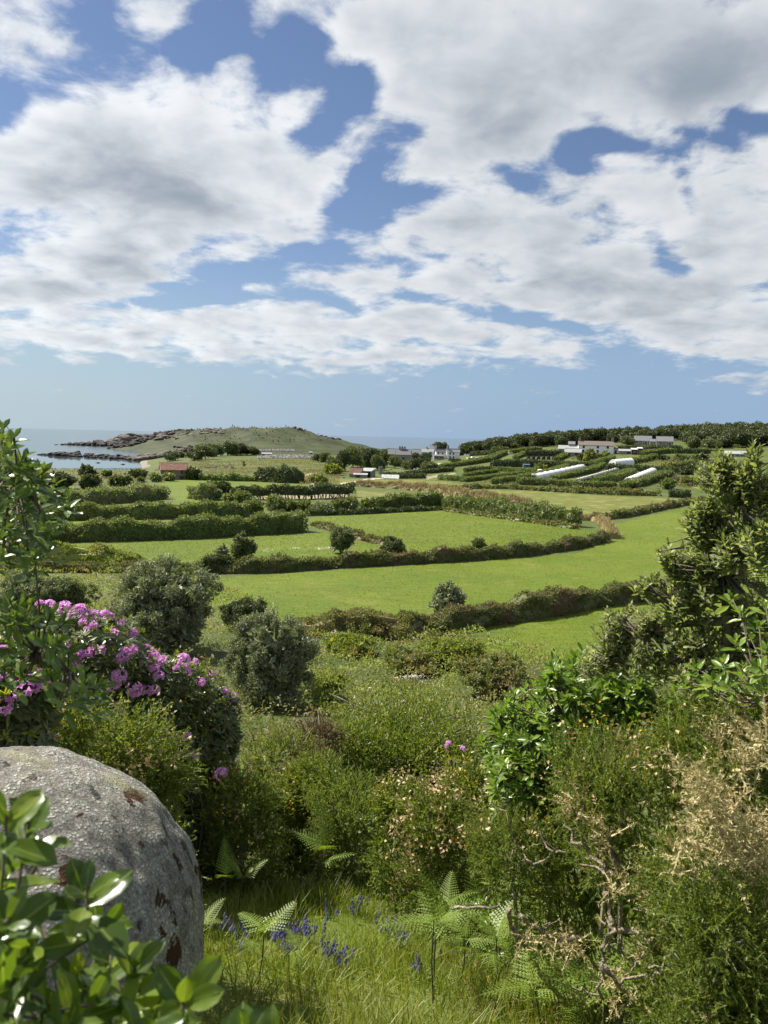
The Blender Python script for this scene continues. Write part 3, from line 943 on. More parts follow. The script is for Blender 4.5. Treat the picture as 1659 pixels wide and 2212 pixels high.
hedge('dry topped bend of the wall between two green fields at right', [vc(700, 780), vc(665, 735), vc(640, 695), vc(610, 672), vc(520, 672)], [16, 14, 12, 8, 6], 1.6, 'dryscrub', 'field_wall', 'wall', rough=.3, taper=.6, blades=True)
hedge('brown scrub wall running up to the right edge above the broad field', [vc(640, 676), vc(850, 648), vc(980, 618), vc(1130, 588), vc(1300, 560)], [12, 12, 11, 10, 9], 1.6, 'wallscrub', 'field_wall', 'wall', rough=.3, taper=.7)
hedge('short dry stub of wall between the two middle fields', [vb(385, 702), vb(480, 728), vb(640, 780), vb(830, 822)], [7, 9, 12, 12], 1.3, 'wallscrub', 'field_wall', 'wall', rough=.4, taper=.6)
hedge('near hedge bank of brown bramble beside the nearest green field', [ve(1130, 508), ve(1290, 478), ve(1475, 446), vf(150, 420), vf(300, 396), vf(600, 338), vf(850, 303), vf(1000, 280)],
      [30, 42, 46, 46, 46, 42, 36, 34], 1.8, 'wallscrub', 'field_wall', 'wall', rough=.22, taper=.75, lo=.10, px=1.8)
hedge('green bramble mound covering the left half of the near hedge bank', [ve(250, 470), ve(500, 520), ve(800, 515), ve(1000, 520), ve(1150, 500)], [26, 48, 50, 46, 40], 3.0, 'bramble', 'field_wall', 'wall', rough=.25, taper=.6, lo=.12, px=2.0)
hedge('bracken covered bank at the left edge in front of the clipped hedges', [va(0, 960), va(280, 925), va(560, 930), va(800, 935)], [20, 42, 32, 8], 3.0, 'bracken_far', 'hedge_bank', 'bank', rough=.3, taper=.5)

g2 = 'garden hedges on the right hand slope'
GARDEN = [
    ('lowest garden hedge, a chunky dark run in front of the tunnels', [f2(370, 605), f2(620, 612), f2(860, 628), f2(1060, 636), f2(1265, 632)], [14, 14, 12, 12, 11], 3.0, 'hedge'),
    ('small rounded hedge at the left foot of the garden slope', [f2(140, 598), f2(210, 600)], 12, 2.2, 'hedge'),
    ('sloping garden hedge just left of the long white polytunnel', [f2(215, 592), f2(400, 570), f2(660, 512), f2(845, 455)], [12, 11, 10, 9], 2.4, 'hedge'),
    ('sloping garden hedge just right of the long white polytunnel', [f2(730, 560), f2(900, 528), f2(1060, 492), f2(1165, 440)], [8, 10, 10, 9], 2.4, 'hedge'),
    ('wide pale topped sloping hedge right of the dark net tunnel', [f2(1110, 592), f2(1240, 578), f2(1445, 512)], [13, 14, 12], 3.6, 'hedge'),
    ('wide sloping hedge right of the ribbed polytunnel', [f3(290, 694), f3(425, 672), f3(600, 618), f3(732, 576)], [13, 14, 13, 12], 3.4, 'hedge'),
    ('lowest of the two low hedge strips by the bare plot', [f2(-100, 580), f2(200, 545), f2(445, 512)], [9, 8, 7], 2.0, 'hedge'),
    ('upper of the two low hedge strips by the bare plot', [f2(-90, 530), f2(60, 510), f2(205, 490)], [7, 7, 7], 1.8, 'hedge'),
    ('level garden hedge above the low hedge strips', [f2(-20, 478), f2(250, 484), f2(520, 502)], [8, 8, 9], 1.8, 'hedge'),
    ('long dark level hedge below the row of black water butts', [f2(130, 447), f2(370, 444), f2(700, 450), f2(860, 456), f2(1080, 462)], [13, 16, 13, 13, 12], 2.2, 'darkbush'),
    ('short sloping hedge below the garden bushes of the long farmhouse', [f2(1060, 432), f2(1250, 390)], [10, 11], 2.2, 'hedge'),
    ('long dark level hedge crossing behind the ribbed polytunnel', [f2(1165, 470), f2(1400, 478), f2(1659, 492), f3(880, 560)], [13, 11, 11, 11], 2.2, 'darkbush'),
    ('sloping hedge right of the short upper polytunnel', [f3(290, 462), f3(430, 440), f3(572, 404)], [9, 10, 10], 2.6, 'hedge'),
    ('level hedge on the slope right of the upper polytunnel', [f3(450, 372), f3(600, 356), f3(745, 350)], [9, 10, 10], 2.4, 'hedge'),
    ('level hedge further right on the slope below the bungalows', [f3(755, 352), f3(900, 354), f3(1085, 356)], 9, 2.4, 'darkbush'),
    ('long thin hedge directly below the two bungalows', [f3(170, 308), f3(500, 312), f3(812, 306)], 6, 1.8, 'darkbush'),
    ('sloping hedge at the far right of the garden slope', [f3(780, 492), f3(960, 452)], 9, 2.2, 'hedge'),
    ('long sloping hedge left of the green garden strip', [f1(1215, 402), f1(1450, 372), f1(1659, 338), f2(280, 330)], [8, 9, 10, 9], 2.6, 'hedge'),
    ('level dark hedge below the small grey garden shed', [f1(880, 458), f1(1100, 448), f1(1326, 428)], [6, 9, 9], 2.0, 'darkbush'),
    ('scrubby hedge right behind the metal field gate', [f1(680, 492), f1(830, 494), f1(1035, 492)], [13, 11, 9], 3.0, 'darkbush'),
    ('scrubby hedge beside the bare brown plot', [f1(1170, 502), f1(1300, 512), f1(1450, 518)], [9, 9, 8], 2.2, 'hedge'),
    ('level hedge between the cottage garden and the upper slope', [f1(1430, 440), f1(1659, 425)], 9, 2.0, 'darkbush'),
    ('hedge at the top of the slope right of the white cottage', [f1(1460, 292), f1(1560, 284), f1(1680, 278)], 9, 2.2, 'darkbush'),
    ('curved hedge below the wood left of the long farmhouse', [f2(330, 322), f2(450, 308), f2(540, 298), f2(590, 292)], [8, 8, 8, 6], 2.2, 'hedge'),
    ('hedge behind the row of black water butts', [f2(440, 350), f2(600, 348), f2(790, 346)], 12, 2.4, 'darkbush'),
    ('short sloping hedge below the grey outbuildings', [f2(745, 388), f2(825, 352)], [8, 9], 2.2, 'hedge'),
    ('short sloping hedge left of the water butts', [f2(370, 372), f2(450, 335)], [7, 8], 2.0, 'hedge'),
    ('level hedge at the left top of the garden slope', [f2(-20, 318), f2(120, 312), f2(245, 306)], 7, 2.0, 'darkbush'),
    ('very dark hedge block by the right hand shrub', [f3(690, 782), f3(890, 790)], 15, 3.0, 'darkbush'),
]
for lb, pts, h, w, mt in GARDEN:
    hedge(lb, pts, h, w, mt, group=g2, rough=.07, px=1.5)

# ------------------------------------------------------------------ single bushes
g3 = 'rounded bushes scattered over the fields'
BUSH = [
    (va(300, 487), 95, 36, 'wide dark mounded bush left of the scattered round bushes', 'darkbush', 1.0),
    (va(520, 491), 48, 34, 'dark rounded bush beside the wide mound at left', 'darkbush', 1.0),
    (va(505, 404), 40, 20, 'dark bush on the far grass near the bay', 'darkbush', 1.0),
    (va(640, 418), 17, 16, 'small dark round bush alone on the grass below the bay', 'darkbush', 1.0),
    (va(676, 466), 27, 21, 'left one of a pair of round bushes', 'bush', 1.0),
    (va(736, 467), 30, 27, 'right one of a pair of round bushes', 'bush', 1.0),
    (va(840, 448), 15, 12, 'smallest round bush between the pair and the barn', 'bush', 1.0),
    (va(812, 419), 38, 16, 'low flat dark bush left behind the barn', 'darkbush', 1.0),
    (va(925, 441), 25, 18, 'pale round bush left of the barn wall', 'hedgepale', 1.0),
    (va(1005, 436), 25, 17, 'pale round bush in front of the barn wall', 'hedgepale', 1.0),
    (va(1148, 427), 34, 22, 'very dark bush against the right end of the barn', 'darkbush', 1.0),
    (va(1330, 508), 40, 24, 'dark round bush rising behind the square hedge block', 'darkbush', 1.0),
    (va(1295, 545), 22, 22, 'ragged grey bush beside the square hedge block', 'olive', 1.0),
    (va(1365, 569), 24, 21, 'fresh green small bush in the hedge gap', 'bramble', 1.0),
    (va(1445, 567), 42, 26, 'spreading grey green bush in front of the stemmed hedge', 'hedge', 1.0),
    (vb(45, 648), 42, 37, 'dense round bush at the end of the second clipped hedge', 'hedge', 1.0),
    (vb(165, 615), 44, 34, 'tall loose bush left of the low row of bushes', 'hedgepale', 1.0),
    (vb(255, 618), 40, 24, 'low bush in the row behind the enclosed field, left one', 'hedge', 1.0),
    (vb(345, 618), 42, 24, 'low bush in the row behind the enclosed field, right one', 'hedge', 1.0),
    (vb(455, 628), 44, 22, 'thin open bush by the gap at the field edge', 'olive', 1.0),
    (vb(560, 628), 40, 32, 'left half of the double bush at the field edge', 'hedge', 1.0),
    (vb(625, 628), 38, 35, 'right half of the double bush at the field edge', 'hedgepale', 1.0),
    (vb(735, 614), 38, 25, 'single rounded bush left of the dark field edge hedge', 'hedge', 1.0),
    (va(1455, 945), 59, 66, 'dark round topped small tree with a bare trunk on the wall', 'bush', 1.0),
    (va(1325, 907), 25, 30, 'thin pale sapling beside the round topped tree', 'olive', 1.0),
    (va(1275, 990), 84, 40, 'dark green bramble clump left of the round topped tree', 'darkbush', 1.0),
    (vb(570, 880), 69, 62, 'ragged round shrub standing behind the winding wall', 'bush', 1.0),
    (vb(895, 905), 62, 46, 'flat topped dark green shrub growing on the winding wall', 'darkbush', 1.0),
    (vb(1400, 868), 27, 34, 'small spiky shrub on top of the winding wall', 'bush', 1.0),
    (ve(1215, 425), 85, 92, 'egg shaped silvery bush on the near hedge bank', 'olive', 1.0),
    (f3(695, 705), 28, 24, 'round grey bush standing alone below the garden slope', 'hedge', 1.0),
    (f3(345, 690), 28, 13, 'low pale bush at the foot of the ribbed polytunnel hedge', 'hedgepale', 1.0),
    (f2(1030, 392), 28, 22, 'domed olive green bush in front of the long farmhouse', 'bramble', 1.0),
    (f2(1172, 380), 20, 16, 'clipped dark green dome bush in front of the long farmhouse', 'hedge', 1.0),
    (f2(955, 385), 16, 14, 'small dark bush at the corner of the grey outbuilding', 'darkbush', 1.0),
    (f2(1110, 385), 16, 14, 'small dark bush between the two dome bushes', 'darkbush', 1.0),
    (f2(590, 470), 30, 8, 'scruffy low bush behind the small blue shed', 'bramble', 1.0),
    (f5(270, 665), 34, 20, 'dark bush peeping over the pale bushes near the barn field', 'darkbush', 1.0),
    (f5(60, 560), 36, 26, 'dark scrub bush right of the barn field wall', 'darkbush', 1.0),
    (f5(530, 436), 6, 9, 'tiny lone thorn bush in the rough grass', 'bramble', 1.0),
    (f5(1330, 520), 44, 22, 'light green grassy mound left of the tumbledown shed', 'bracken_far', 1.0),
    (f5(1200, 590), 44, 14, 'low green scrub beside the pale track', 'hedge', 1.0),
    (f3(640, 420), 26, 9, 'low dark scrub at the top of the slope right of the upper polytunnel', 'darkbush', 1.0),
    (f3(830, 430), 30, 10, 'broad low scrub on the slope below the level hedges at right', 'bush', 1.0),
    (f3(700, 500), 30, 8, 'flat green scrub above the ribbed polytunnel', 'bramble', 1.0),
    (f3(860, 560), 34, 10, 'scrub patch at the right end of the long dark level hedge', 'darkbush', 1.0),
    (f3(930, 660), 40, 14, 'bramble patch on the slope behind the right hand tree', 'bramble', 1.0),
    (f3(960, 520), 36, 11, 'dark scrub half hidden by the right hand tree', 'darkbush', 1.0),
    (f3(1010, 420), 34, 11, 'scrub just below the wood behind the right hand tree', 'bush', 1.0),
    (vd(1165, 250), 56, 62, 'dark upright shrub behind the big silvery shrub', 'bush', 1.0),
    (vd(1440, 470), 118, 74, 'dark leaved bush behind the second silvery shrub', 'darkbush', 1.0),
]
for (u, v), w, h, lb, mt, deep in BUSH:
    bush(u, v, w, h, lb, mt, group=g3, deep=deep, lumpy=.2 if w > 50 else .14, px=1.9 if w > 50 else 2.1)

bush(*vd(880, 640), 285, 215, 'big domed silvery grey shrub at left beyond the pink flowers', 'olive', 'shrub', 'shrub', lo=.08, px=3.4, lumpy=.16, cover=1.9, deep=.95, asp=.36, puffs=110)
bush(*ve(90, 950), 225, 226, 'tall silvery shrub right of the big domed one', 'olive', 'shrub', 'shrub', lo=.07, px=3.2, lumpy=.15, cover=1.9, deep=.9, asp=.32, up=1.0, puffs=90)
bush(*vd(90, 420), 150, 110, 'grey leaved shrub at the left edge behind the flowers', 'olive', 'shrub', 'shrub', lo=.08, px=1.9, lumpy=.2)
bush(*vd(330, 390), 150, 90, 'loose open shrub between the left edge and the big domed shrub', 'bush', 'shrub', 'shrub', lo=.08, px=1.9, lumpy=.25, cover=1.0)

# ------------------------------------------------------------------ woods and groves
def tree_proto(W, Hh, seed, mat, L):
    """crown and trunk around the origin"""
    g = Geo()
    r = np.array([W / 2, W / 2, Hh * .5])
    c0 = np.array([0, 0, Hh * .5])
    rr = np.random.default_rng(seed)
    for k in range(5):
        o = np.array([rr.uniform(-.28, .28) * W, rr.uniform(-.28, .28) * W, rr.uniform(-.2, .2) * Hh])
        crown(g, c0 + o, r * rr.uniform(.55, .8), L, seed + k, 1.25, .6, .2, core=.7)
    t = Geo()
    t.tube([(0, 0, -.4), (.1, .05, Hh * .3), (.2, -.1, Hh * .6)], [.22, .17, .09], 6)
    for k in range(3):
        a = k * 2.1 + rr.uniform(0, 1)
        t.tube([(.1, 0, Hh * .3), (math.cos(a) * W * .2, math.sin(a) * W * .2, Hh * .55)], [.11, .05], 5)
    return mesh('crown', *g.out(), M[mat]), mesh('trunk', *t.out(), M['bark'])


WOOD = [tree_proto(9.5, 7.5, 40 + k, 'wood', 1.15) for k in range(6)]
GROVE = [tree_proto(8.5, 7.5, 80 + k, 'bush', .85) for k in range(4)]
DARKG = [tree_proto(8.5, 7.5, 90 + k, 'darkbush', .85) for k in range(3)]


def place_tree(p, proto, sw, sh, label, group, cat='tree', name='tree'):
    root = thing(name, label, cat, p, group)
    root.scale = (sw, sw, sh)
    root.rotation_euler.z = rng.uniform(0, 6.28)
    for nm, me in zip(('crown', 'trunk'), proto):
        o = link(bpy.data.objects.new(nm, me)); o.parent = root
        if nm == 'crown': o['kind'] = 'stuff'
    return root


k = 0
for row, (yy, off, lo_u) in enumerate([(372, 4, 1490), (392, 0, 1485), (412, 8, 1485), (432, 0, 1060), (455, 7, 1010), (480, 3, 985), (510, 9, 1000), (545, 2, 1040)]):
    u = lo_u + off
    while u < 1735:
        y = yy + rng.uniform(-9, 9)
        t = (u - 829.5) * K
        # keep the clearings round the bungalows and the farmhouse open
        if row == 3 and (1080 < u < 1150 or 1235 < u < 1480):
            u += 15; continue
        x = t * y
        place_tree((x, y, H(x, y) - .3), WOOD[k % 6], rng.uniform(.75, 1.15), rng.uniform(.70, 1.12),
                   'dark evergreen tree in the dense wood along the ridge at right', 'trees of the wood on the ridge')
        k += 1
        u += rng.uniform(15, 21)
GL = ['leftmost tall grey green tree at the front of the grove', 'darker tall tree second from the left end of the grove', 'broad grey green tree left behind the tumbledown shed', 'tall grey green tree right behind the tumbledown shed', 'dark tall tree just right behind the tumbledown shed', 'narrow tree at the right front corner of the grove by the grey wall',
      'low dark tree at the far left tip of the grove', 'low grey green tree near the left tip of the grove', 'wide dark tree at the back of the grove under the sea horizon', 'wide grey green tree at the back right of the grove', 'dark spreading tree behind the white tanks', 'grey green tree right of the spreading dark one', 'small grey green tree below the low long roofed building', 'dark tree in the middle of the row below the cottages', 'dark tree right of the middle in the row below the cottages', 'low wide tree at the right end of the row below the cottages']
for (u, v), w, h, pr in [(f1(250, 440), 30, 38, 0), (f1(320, 425), 34, 44, 1), (f1(410, 400), 36, 44, 0), (f1(500, 390), 36, 46, 0), (f1(590, 420), 34, 46, 1), (f1(640, 440), 26, 36, 0),
                         (f1(100, 340), 26, 20, 1), (f1(170, 350), 24, 22, 0), (f1(560, 330), 40, 26, 1), (f1(660, 330), 40, 28, 0), (f1(720, 390), 34, 30, 1), (f1(790, 400), 28, 26, 0), (f1(880, 410), 26, 22, 0), (f1(960, 410), 28, 24, 1), (f1(1040, 405), 26, 24, 1), (f1(1110, 410), 30, 20, 0)]:
    b = G(u, v); m = mpu(b)
    place_tree(b, (GROVE if pr == 0 else DARKG)[k % 3], w * m / 8.5, h * m / 7.5, GL.pop(0), 'trees of the grove by the shed'); k += 1
for (u, v), w, h, lb in [(f1(965, 330), 18, 17, 'dark tree behind the low grey roofed building'), (f1(1205, 255), 26, 22, 'dark round tree above the white cottage roof'), (f1(970, 280), 30, 14, 'dark tree between the cottage and the slate roofs by the sea'),
                         (f1(1050, 345), 24, 20, 'dark tree in front of the white cottage'), (f1(1330, 350), 24, 10, 'dark shrubby tree at the foot of the white cottage'), (f2(180, 285), 36, 30, 'tall feathery dark tree standing out on the skyline'),
                         (f2(770, 265), 26, 25, 'round dark tree in front of the wood left of the farmhouse'), (f2(1360, 260), 24, 22, 'brownish thin tree between farmhouse and bungalows'), (f2(310, 280), 26, 14, 'low round tree at the foot of the wood'),
                         (f3(930, 305), 30, 26, 'pale green tree right of the bungalows'), (f3(1100, 320), 34, 24, 'tall shaggy tree at the lower edge of the wood')]:
    b = G(u, v); m = mpu(b)
    place_tree(b, DARKG[k % 3] if 'dark' in lb else GROVE[k % 3], w * m / 8.5, h * m / 7.5, lb, 'single trees round the houses'); k += 1
# scrub thicket between the boulder beach and the rough grass
TL = ['dark bush at the left end of the thicket beside the pale granite', 'grey green bush second from the left in the thicket', 'dark bush left of the middle of the thicket', 'tallest grey green bush in the middle of the thicket', 'dark bush right of the middle of the thicket', 'grey green bush left of the low grey hut', 'small dark bush at the right tip of the thicket by the hut', 'low grey green bush showing above the back of the thicket', 'separate dark bush on the shore side of the thicket', 'low grey green bush between shore and pale granite']
for i_, (x_, y_, w_, h_) in enumerate([(90, 385, 36, 24), (190, 372, 40, 30), (290, 350, 42, 30), (390, 340, 42, 30), (480, 335, 38, 26), (560, 335, 38, 22), (620, 338, 26, 18), (350, 300, 40, 14), (-130, 390, 34, 22), (-60, 360, 30, 14)]):
    b = G(*f5(x_, y_)); m = mpu(b)
    place_tree(b, (GROVE if i_ % 2 else DARKG)[i_ % 3], w_ * m / 8.5, h_ * m / 7.5 * 1.0, TL[i_], 'bushes of the thicket by the bay', 'bush', 'bush')


# ------------------------------------------------------------------ buildings
M['whitewall'] = plain('white_render', (0.86, 0.86, 0.84), 0.85, 1.5, 0.05)
M['greywall'] = plain('grey_granite_wall', (0.30, 0.29, 0.27), 0.9, 2.5, 0.4)
M['stonewall'] = plain('weathered_stone_wall', (0.25, 0.215, 0.165), 0.9, 2.2, 0.45, bscale=3.0)
M['slate'] = plain('grey_slate', (0.17, 0.175, 0.185), 0.65, 1.2, 0.3, stretch=(1, 1, 6))
M['paleslate'] = plain('pale_grey_roofing', (0.34, 0.35, 0.35), 0.7, 0.8, 0.25, stretch=(1, 1, 4))
M['brownslate'] = plain('brownish_slate', (0.17, 0.135, 0.115), 0.75, 1.0, 0.35, stretch=(1, 1, 6))
M['redtile'] = plain('red_clay_tiles', (0.30, 0.145, 0.10), 0.8, 1.2, 0.45, stretch=(1, 1, 3))
M['rust'] = plain('rusty_corrugated_iron', (0.16, 0.072, 0.045), 0.85, 1.5, 0.5)
M['glass'] = plain('window_glass', (0.02, 0.024, 0.03), 0.08, 1.0, 0.1)
M['frame'] = plain('white_frame', (0.75, 0.75, 0.73), 0.6, 2.0, 0.05)
M['darkframe'] = plain('dark_wood', (0.07, 0.055, 0.045), 0.8, 2.0, 0.3)
M['polythene'] = plain('white_polythene', (0.72, 0.73, 0.72), 0.35, 0.5, 0.12)
M['darknet'] = plain('dark_netting', (0.07, 0.08, 0.075), 0.8, 1.0, 0.3)
M['galv'] = plain('galvanised_steel', (0.50, 0.52, 0.53), 0.45, 2.0, 0.15, metal=0.4)
M['black'] = plain('black_plastic', (0.025, 0.025, 0.028), 0.45, 2.0, 0.2)
M['bluepaint'] = plain('blue_grey_paint', (0.07, 0.12, 0.16), 0.7, 2.0, 0.2)
M['boatwhite'] = plain('white_boat_paint', (0.75, 0.75, 0.74), 0.4, 2.0, 0.1)


def frame_at(p, yaw):
    c, s = math.cos(yaw), math.sin(yaw)
    Rm = np.array([[c, -s, 0], [s, c, 0], [0, 0, 1]])
    return lambda V: np.asarray(V) @ Rm.T + np.asarray(p)


def window(root, F, x, y, z, w, h, mat='frame', name='window', side='front', panes=2, glass='glass'):
    """a frame round a recessed pane; front faces -y, right faces +x (local)"""
    t = 0.09 * max(0.6, min(w, h))
    g = Geo(); q = Geo()
    def add(geo, cx, cz, sx, sz, d, off):
        if side == 'front': geo.box((x + cx, y + off, z + cz), (sx, d, sz), F)
        else: geo.box((y - off, x + cx, z + cz), (d, sx, sz), F)
    for sx in (-1, 1): add(g, sx * (w / 2 - t / 2), 0, t, h, 0.14, -0.03)
    for sz in (-1, 1): add(g, 0, sz * (h / 2 - t / 2), w - 2 * t, t, 0.14, -0.03)
    for k in range(1, panes): add(g, -w / 2 + w * k / panes, 0, t * .7, h - 2 * t, 0.12, -0.03)
    o = part(root, name, *g.out(), M[mat])
    add(q, 0, 0, w - 2 * t, h - 2 * t, 0.04, -0.012)
    part(o, 'pane', *q.out(), M[glass])
    return o


def gable_house(name, label, p, yaw, L, D, eave, ridge, wall, roof, cat='house', chimneys=(), wins=(), over=0.25, group=None, sink=0.6, hip=False):
    """ridge runs along local x; front is local -y"""
    p = np.asarray(p, float)
    F = frame_at(p, yaw)
    root = thing(name, label, cat, p, group)
    g = Geo()
    g.prism([(-D / 2, -sink), (-D / 2, eave), (0, ridge - .12), (D / 2, eave), (D / 2, -sink)], L, F)
    part(root, 'wall', *g.out(), M[wall])
    r = Geo()
    sl = (ridge - eave) / (D / 2)
    for s in (-1, 1):
        e = D / 2 + over
        z0 = eave - sl * over
        r.prism([(s * e, z0), (s * e, z0 + .16), (s * .001, ridge + .16), (s * .001, ridge)], L + 2 * over, F)
    ro = part(root, 'roof', *r.out(), M[roof])
    k = Geo(); k.box((0, 0, ridge + .17), (L + 2 * over, .3, .1), F)
    part(ro, 'ridge', *k.out(), M[roof])
    for cx, w, h in chimneys:
        c = Geo(); c.box((cx, 0, ridge + h / 2 - .3), (w, w * .8, h + .6), F)
        co = part(root, 'chimney', *c.out(), M['greywall'])
        pt = Geo()
        for s in (-.22, .22):
            pt.tube(F(np.array([(cx + s * w, 0, ridge + h), (cx + s * w, 0, ridge + h + .45)])), [.13, .11], 6)
        part(co, 'chimney_pot', *pt.out(), M['redtile'])
    for a in wins:
        a = dict(a)
        sd = a.get('side', 'front')
        window(root, F, a['x'], -D / 2 if sd == 'front' else L / 2, a['z'], a['w'], a['h'], a.get('mat', 'frame'), a.get('name', 'window'), sd, a.get('panes', 2), a.get('glass', 'glass')) if sd == 'front' else \
            window(root, F, a['x'], L / 2, a['z'], a['w'], a['h'], a.get('mat', 'frame'), a.get('name', 'window'), sd, a.get('panes', 2))
    return root


def shed_roofed(name, label, p, yaw, L, D, hf, hb, wall, roof, cat='shed', wins=(), group=None, over=.2, open_front=False):
    """single pitched roof falling from back (hb) to front (hf)"""
    p = np.asarray(p, float); F = frame_at(p, yaw)
    root = thing(name, label, cat, p, group)
    g = Geo()
    if open_front:
        for x in (-L / 2 + .1, L / 2 - .1): g.prism([(-D / 2, -.5), (-D / 2, hf), (D / 2, hb), (D / 2, -.5)], .2, lambda V, x=x: F(V + np.array([x, 0, 0])))
        g.box((0, D / 2 - .1, hb / 2 - .25), (L - .4, .2, hb + .4), F)
    else:
        g.prism([(-D / 2, -.5), (-D / 2, hf), (D / 2, hb), (D / 2, -.5)], L, F)
    part(root, 'wall', *g.out(), M[wall])
    sl = (hb - hf) / D
    r = Geo(); r.prism([(-D / 2 - over, hf - sl * over + .02), (-D / 2 - over, hf - sl * over + .14), (D / 2 + over, hb + sl * over + .14), (D / 2 + over, hb + sl * over + .02)], L + 2 * over, F)
    part(root, 'roof', *r.out(), M[roof])
    for a in wins:
        window(root, F, a['x'], -D / 2, a['z'], a['w'], a['h'], a.get('mat', 'frame'), a.get('name', 'window'), 'front', a.get('panes', 2))
    return root


def facing(p, turn=0.0):
    return math.atan2(-p[0], p[1]) + R(turn)


# red roofed barn
p = G(*va(1025, 426)); m = mpu(p) * .36
Lb = 158 * m; yb = facing(p, 4)
barn = gable_house('barn', 'two storey stone barn with a red tiled roof by the bay', p + np.array([0, 3, 0]), yb, Lb, 6.0, 56 * m, 96 * m, 'stonewall', 'redtile', 'barn', over=.2, wins=[
    dict(x=(1002 - 1025) * m, z=44 * m, w=12 * m, h=14 * m, mat='darkframe', panes=1), dict(x=(1070 - 1025) * m, z=44 * m, w=12 * m, h=16 * m, mat='darkframe', panes=1),
    dict(x=(1068 - 1025) * m, z=10 * m, w=22 * m, h=24 * m, mat='darkframe', name='door', panes=2)])
Fb = frame_at(p + np.array([0, 3, 0]), yb)
roof_ob = [c for c in bpy.data.objects if c.parent == barn and c.name.startswith('roof')][0]
tl = Geo()
sl = (96 - 56) / 3.0 * m
for r_ in range(9):
    for q in range(22):
        x = -Lb / 2 + (q + .5) * Lb / 22 + (.12 if r_ % 2 else 0)
        yy = -3.15 + r_ * .35
        zz = 56 * m + (yy + 3.0) * sl + .22 + rng.uniform(-.02, .03)
        s = .17
        tl.add(Fb(np.array([(x - s, yy, zz), (x + s, yy, zz), (x + s, yy + .36, zz + .36 * sl - .05), (x - s, yy + .36, zz + .36 * sl - .05), (x, yy, zz + .09), (x, yy + .36, zz + .36 * sl + .03)])),
               [(0, 4, 5, 3), (4, 1, 2, 5)], [(0, 1, 4)])
part(roof_ob, 'tile', *tl.out(), M['redtile'], kind='stuff')

# tumbledown shed with a rusty roof and an open bay
p = G(*f1(470, 482)); m = mpu(p) * .24
gable_house('tumbledown_shed', 'tumbledown shed with a sagging rusty brown iron roof', p + np.array([-30 * m, 3, 0]), facing(p, -12), 100 * m, 5.5, 28 * m, 82 * m, 'greywall', 'rust', 'shed', wins=[dict(x=10 * m, z=14 * m, w=26 * m, h=22 * m, mat='darkframe', panes=1)])
shed_roofed('lean_to', 'grey lean to with a low white edged roof in front of the rusty shed', p + np.array([10 * m, -.6, 0]), facing(p, -6), 120 * m, 2.4, 26 * m, 36 * m, 'greywall', 'paleslate', wins=[dict(x=-20 * m, z=13 * m, w=40 * m, h=20 * m, mat='darkframe', panes=1)])
shed_roofed('open_shed', 'open fronted shed with a grey tin roof beside the rusty shed', p + np.array([72 * m, 3.5, 0]), facing(p, -20), 105 * m, 5.0, 56 * m, 78 * m, 'greywall', 'paleslate', open_front=True)
p = G(*f1(660, 455)); m = mpu(p) * .24
g = Geo(); g.box((0, 0, 1.4), (34 * m, .4, 75 * m), frame_at(p, facing(p, 25)))
t = thing('boundary_wall', 'short upright grey rendered wall right of the open fronted shed', 'wall', p); part(t, 'wall_face', *g.out(), M['greywall'])
g = Geo(); g.box((0, 0, 1.4 + 38 * m), (36 * m, .5, .12), frame_at(p, facing(p, 25))); part(t, 'coping', *g.out(), M['paleslate'])

# white cottage and its neighbour
p = G(*f1(1270, 314)); m = mpu(p) * .24
c1 = p + np.array([0, 4, 0])
ya = facing(p, 14)
gable_house('cottage', 'white two storey cottage with a grey roof, right end of the hamlet', c1 + np.array([45 * m, 0, 0]), ya, 118 * m, 46 * m, 62 * m, 88 * m, 'whitewall', 'paleslate', chimneys=[(-46 * m, 1.0, 1.6)], wins=[
    dict(x=-30 * m, z=46 * m, w=12 * m, h=16 * m, mat='darkframe'), dict(x=-30 * m, z=14 * m, w=12 * m, h=20 * m, mat='darkframe'), dict(x=2 * m, z=14 * m, w=12 * m, h=18 * m, mat='darkframe'), dict(x=2 * m, z=46 * m, w=12 * m, h=16 * m, mat='darkframe'),
    dict(side='right', x=0, z=46 * m, w=12 * m, h=16 * m, mat='darkframe')])
gable_house('cottage', 'white cottage wing with a dark grey roof joined to the left of the white cottage', c1 + np.array([-62 * m, 0.5, 0]), ya, 96 * m, 42 * m, 60 * m, 84 * m, 'whitewall', 'slate', wins=[
    dict(x=-28 * m, z=46 * m, w=12 * m, h=14 * m, mat='darkframe'), dict(x=12 * m, z=44 * m, w=12 * m, h=14 * m, mat='darkframe'), dict(x=12 * m, z=16 * m, w=12 * m, h=18 * m, mat='darkframe'), dict(x=-20 * m, z=16 * m, w=22 * m, h=16 * m, mat='darkframe')])
shed_roofed('conservatory', 'low glazed lean to in front of the white cottage wing', c1 + np.array([-90 * m, -3.5, 0]), ya, 90 * m, 3.0, 24 * m, 34 * m, 'greywall', 'slate', 'conservatory', wins=[dict(x=-20 * m, z=12 * m, w=34 * m, h=16 * m), dict(x=22 * m, z=12 * m, w=34 * m, h=16 * m)])
p = G(*f1(1090, 305)); m = mpu(p) * .24
gable_house('house', 'white gabled house with a wide window left of the white cottages', p + np.array([0, 8, 0.6]), facing(p, -8), 110 * m, 60 * m, 44 * m, 78 * m, 'whitewall', 'paleslate', chimneys=[(-10 * m, 1.0, 1.4)], wins=[
    dict(x=46 * m - 20 * m, z=40 * m, w=24 * m, h=16 * m, mat='darkframe'), dict(x=-30 * m, z=30 * m, w=30 * m, h=20 * m, mat='darkframe', panes=3), dict(side='right', x=0, z=42 * m, w=22 * m, h=18 * m, mat='darkframe')])
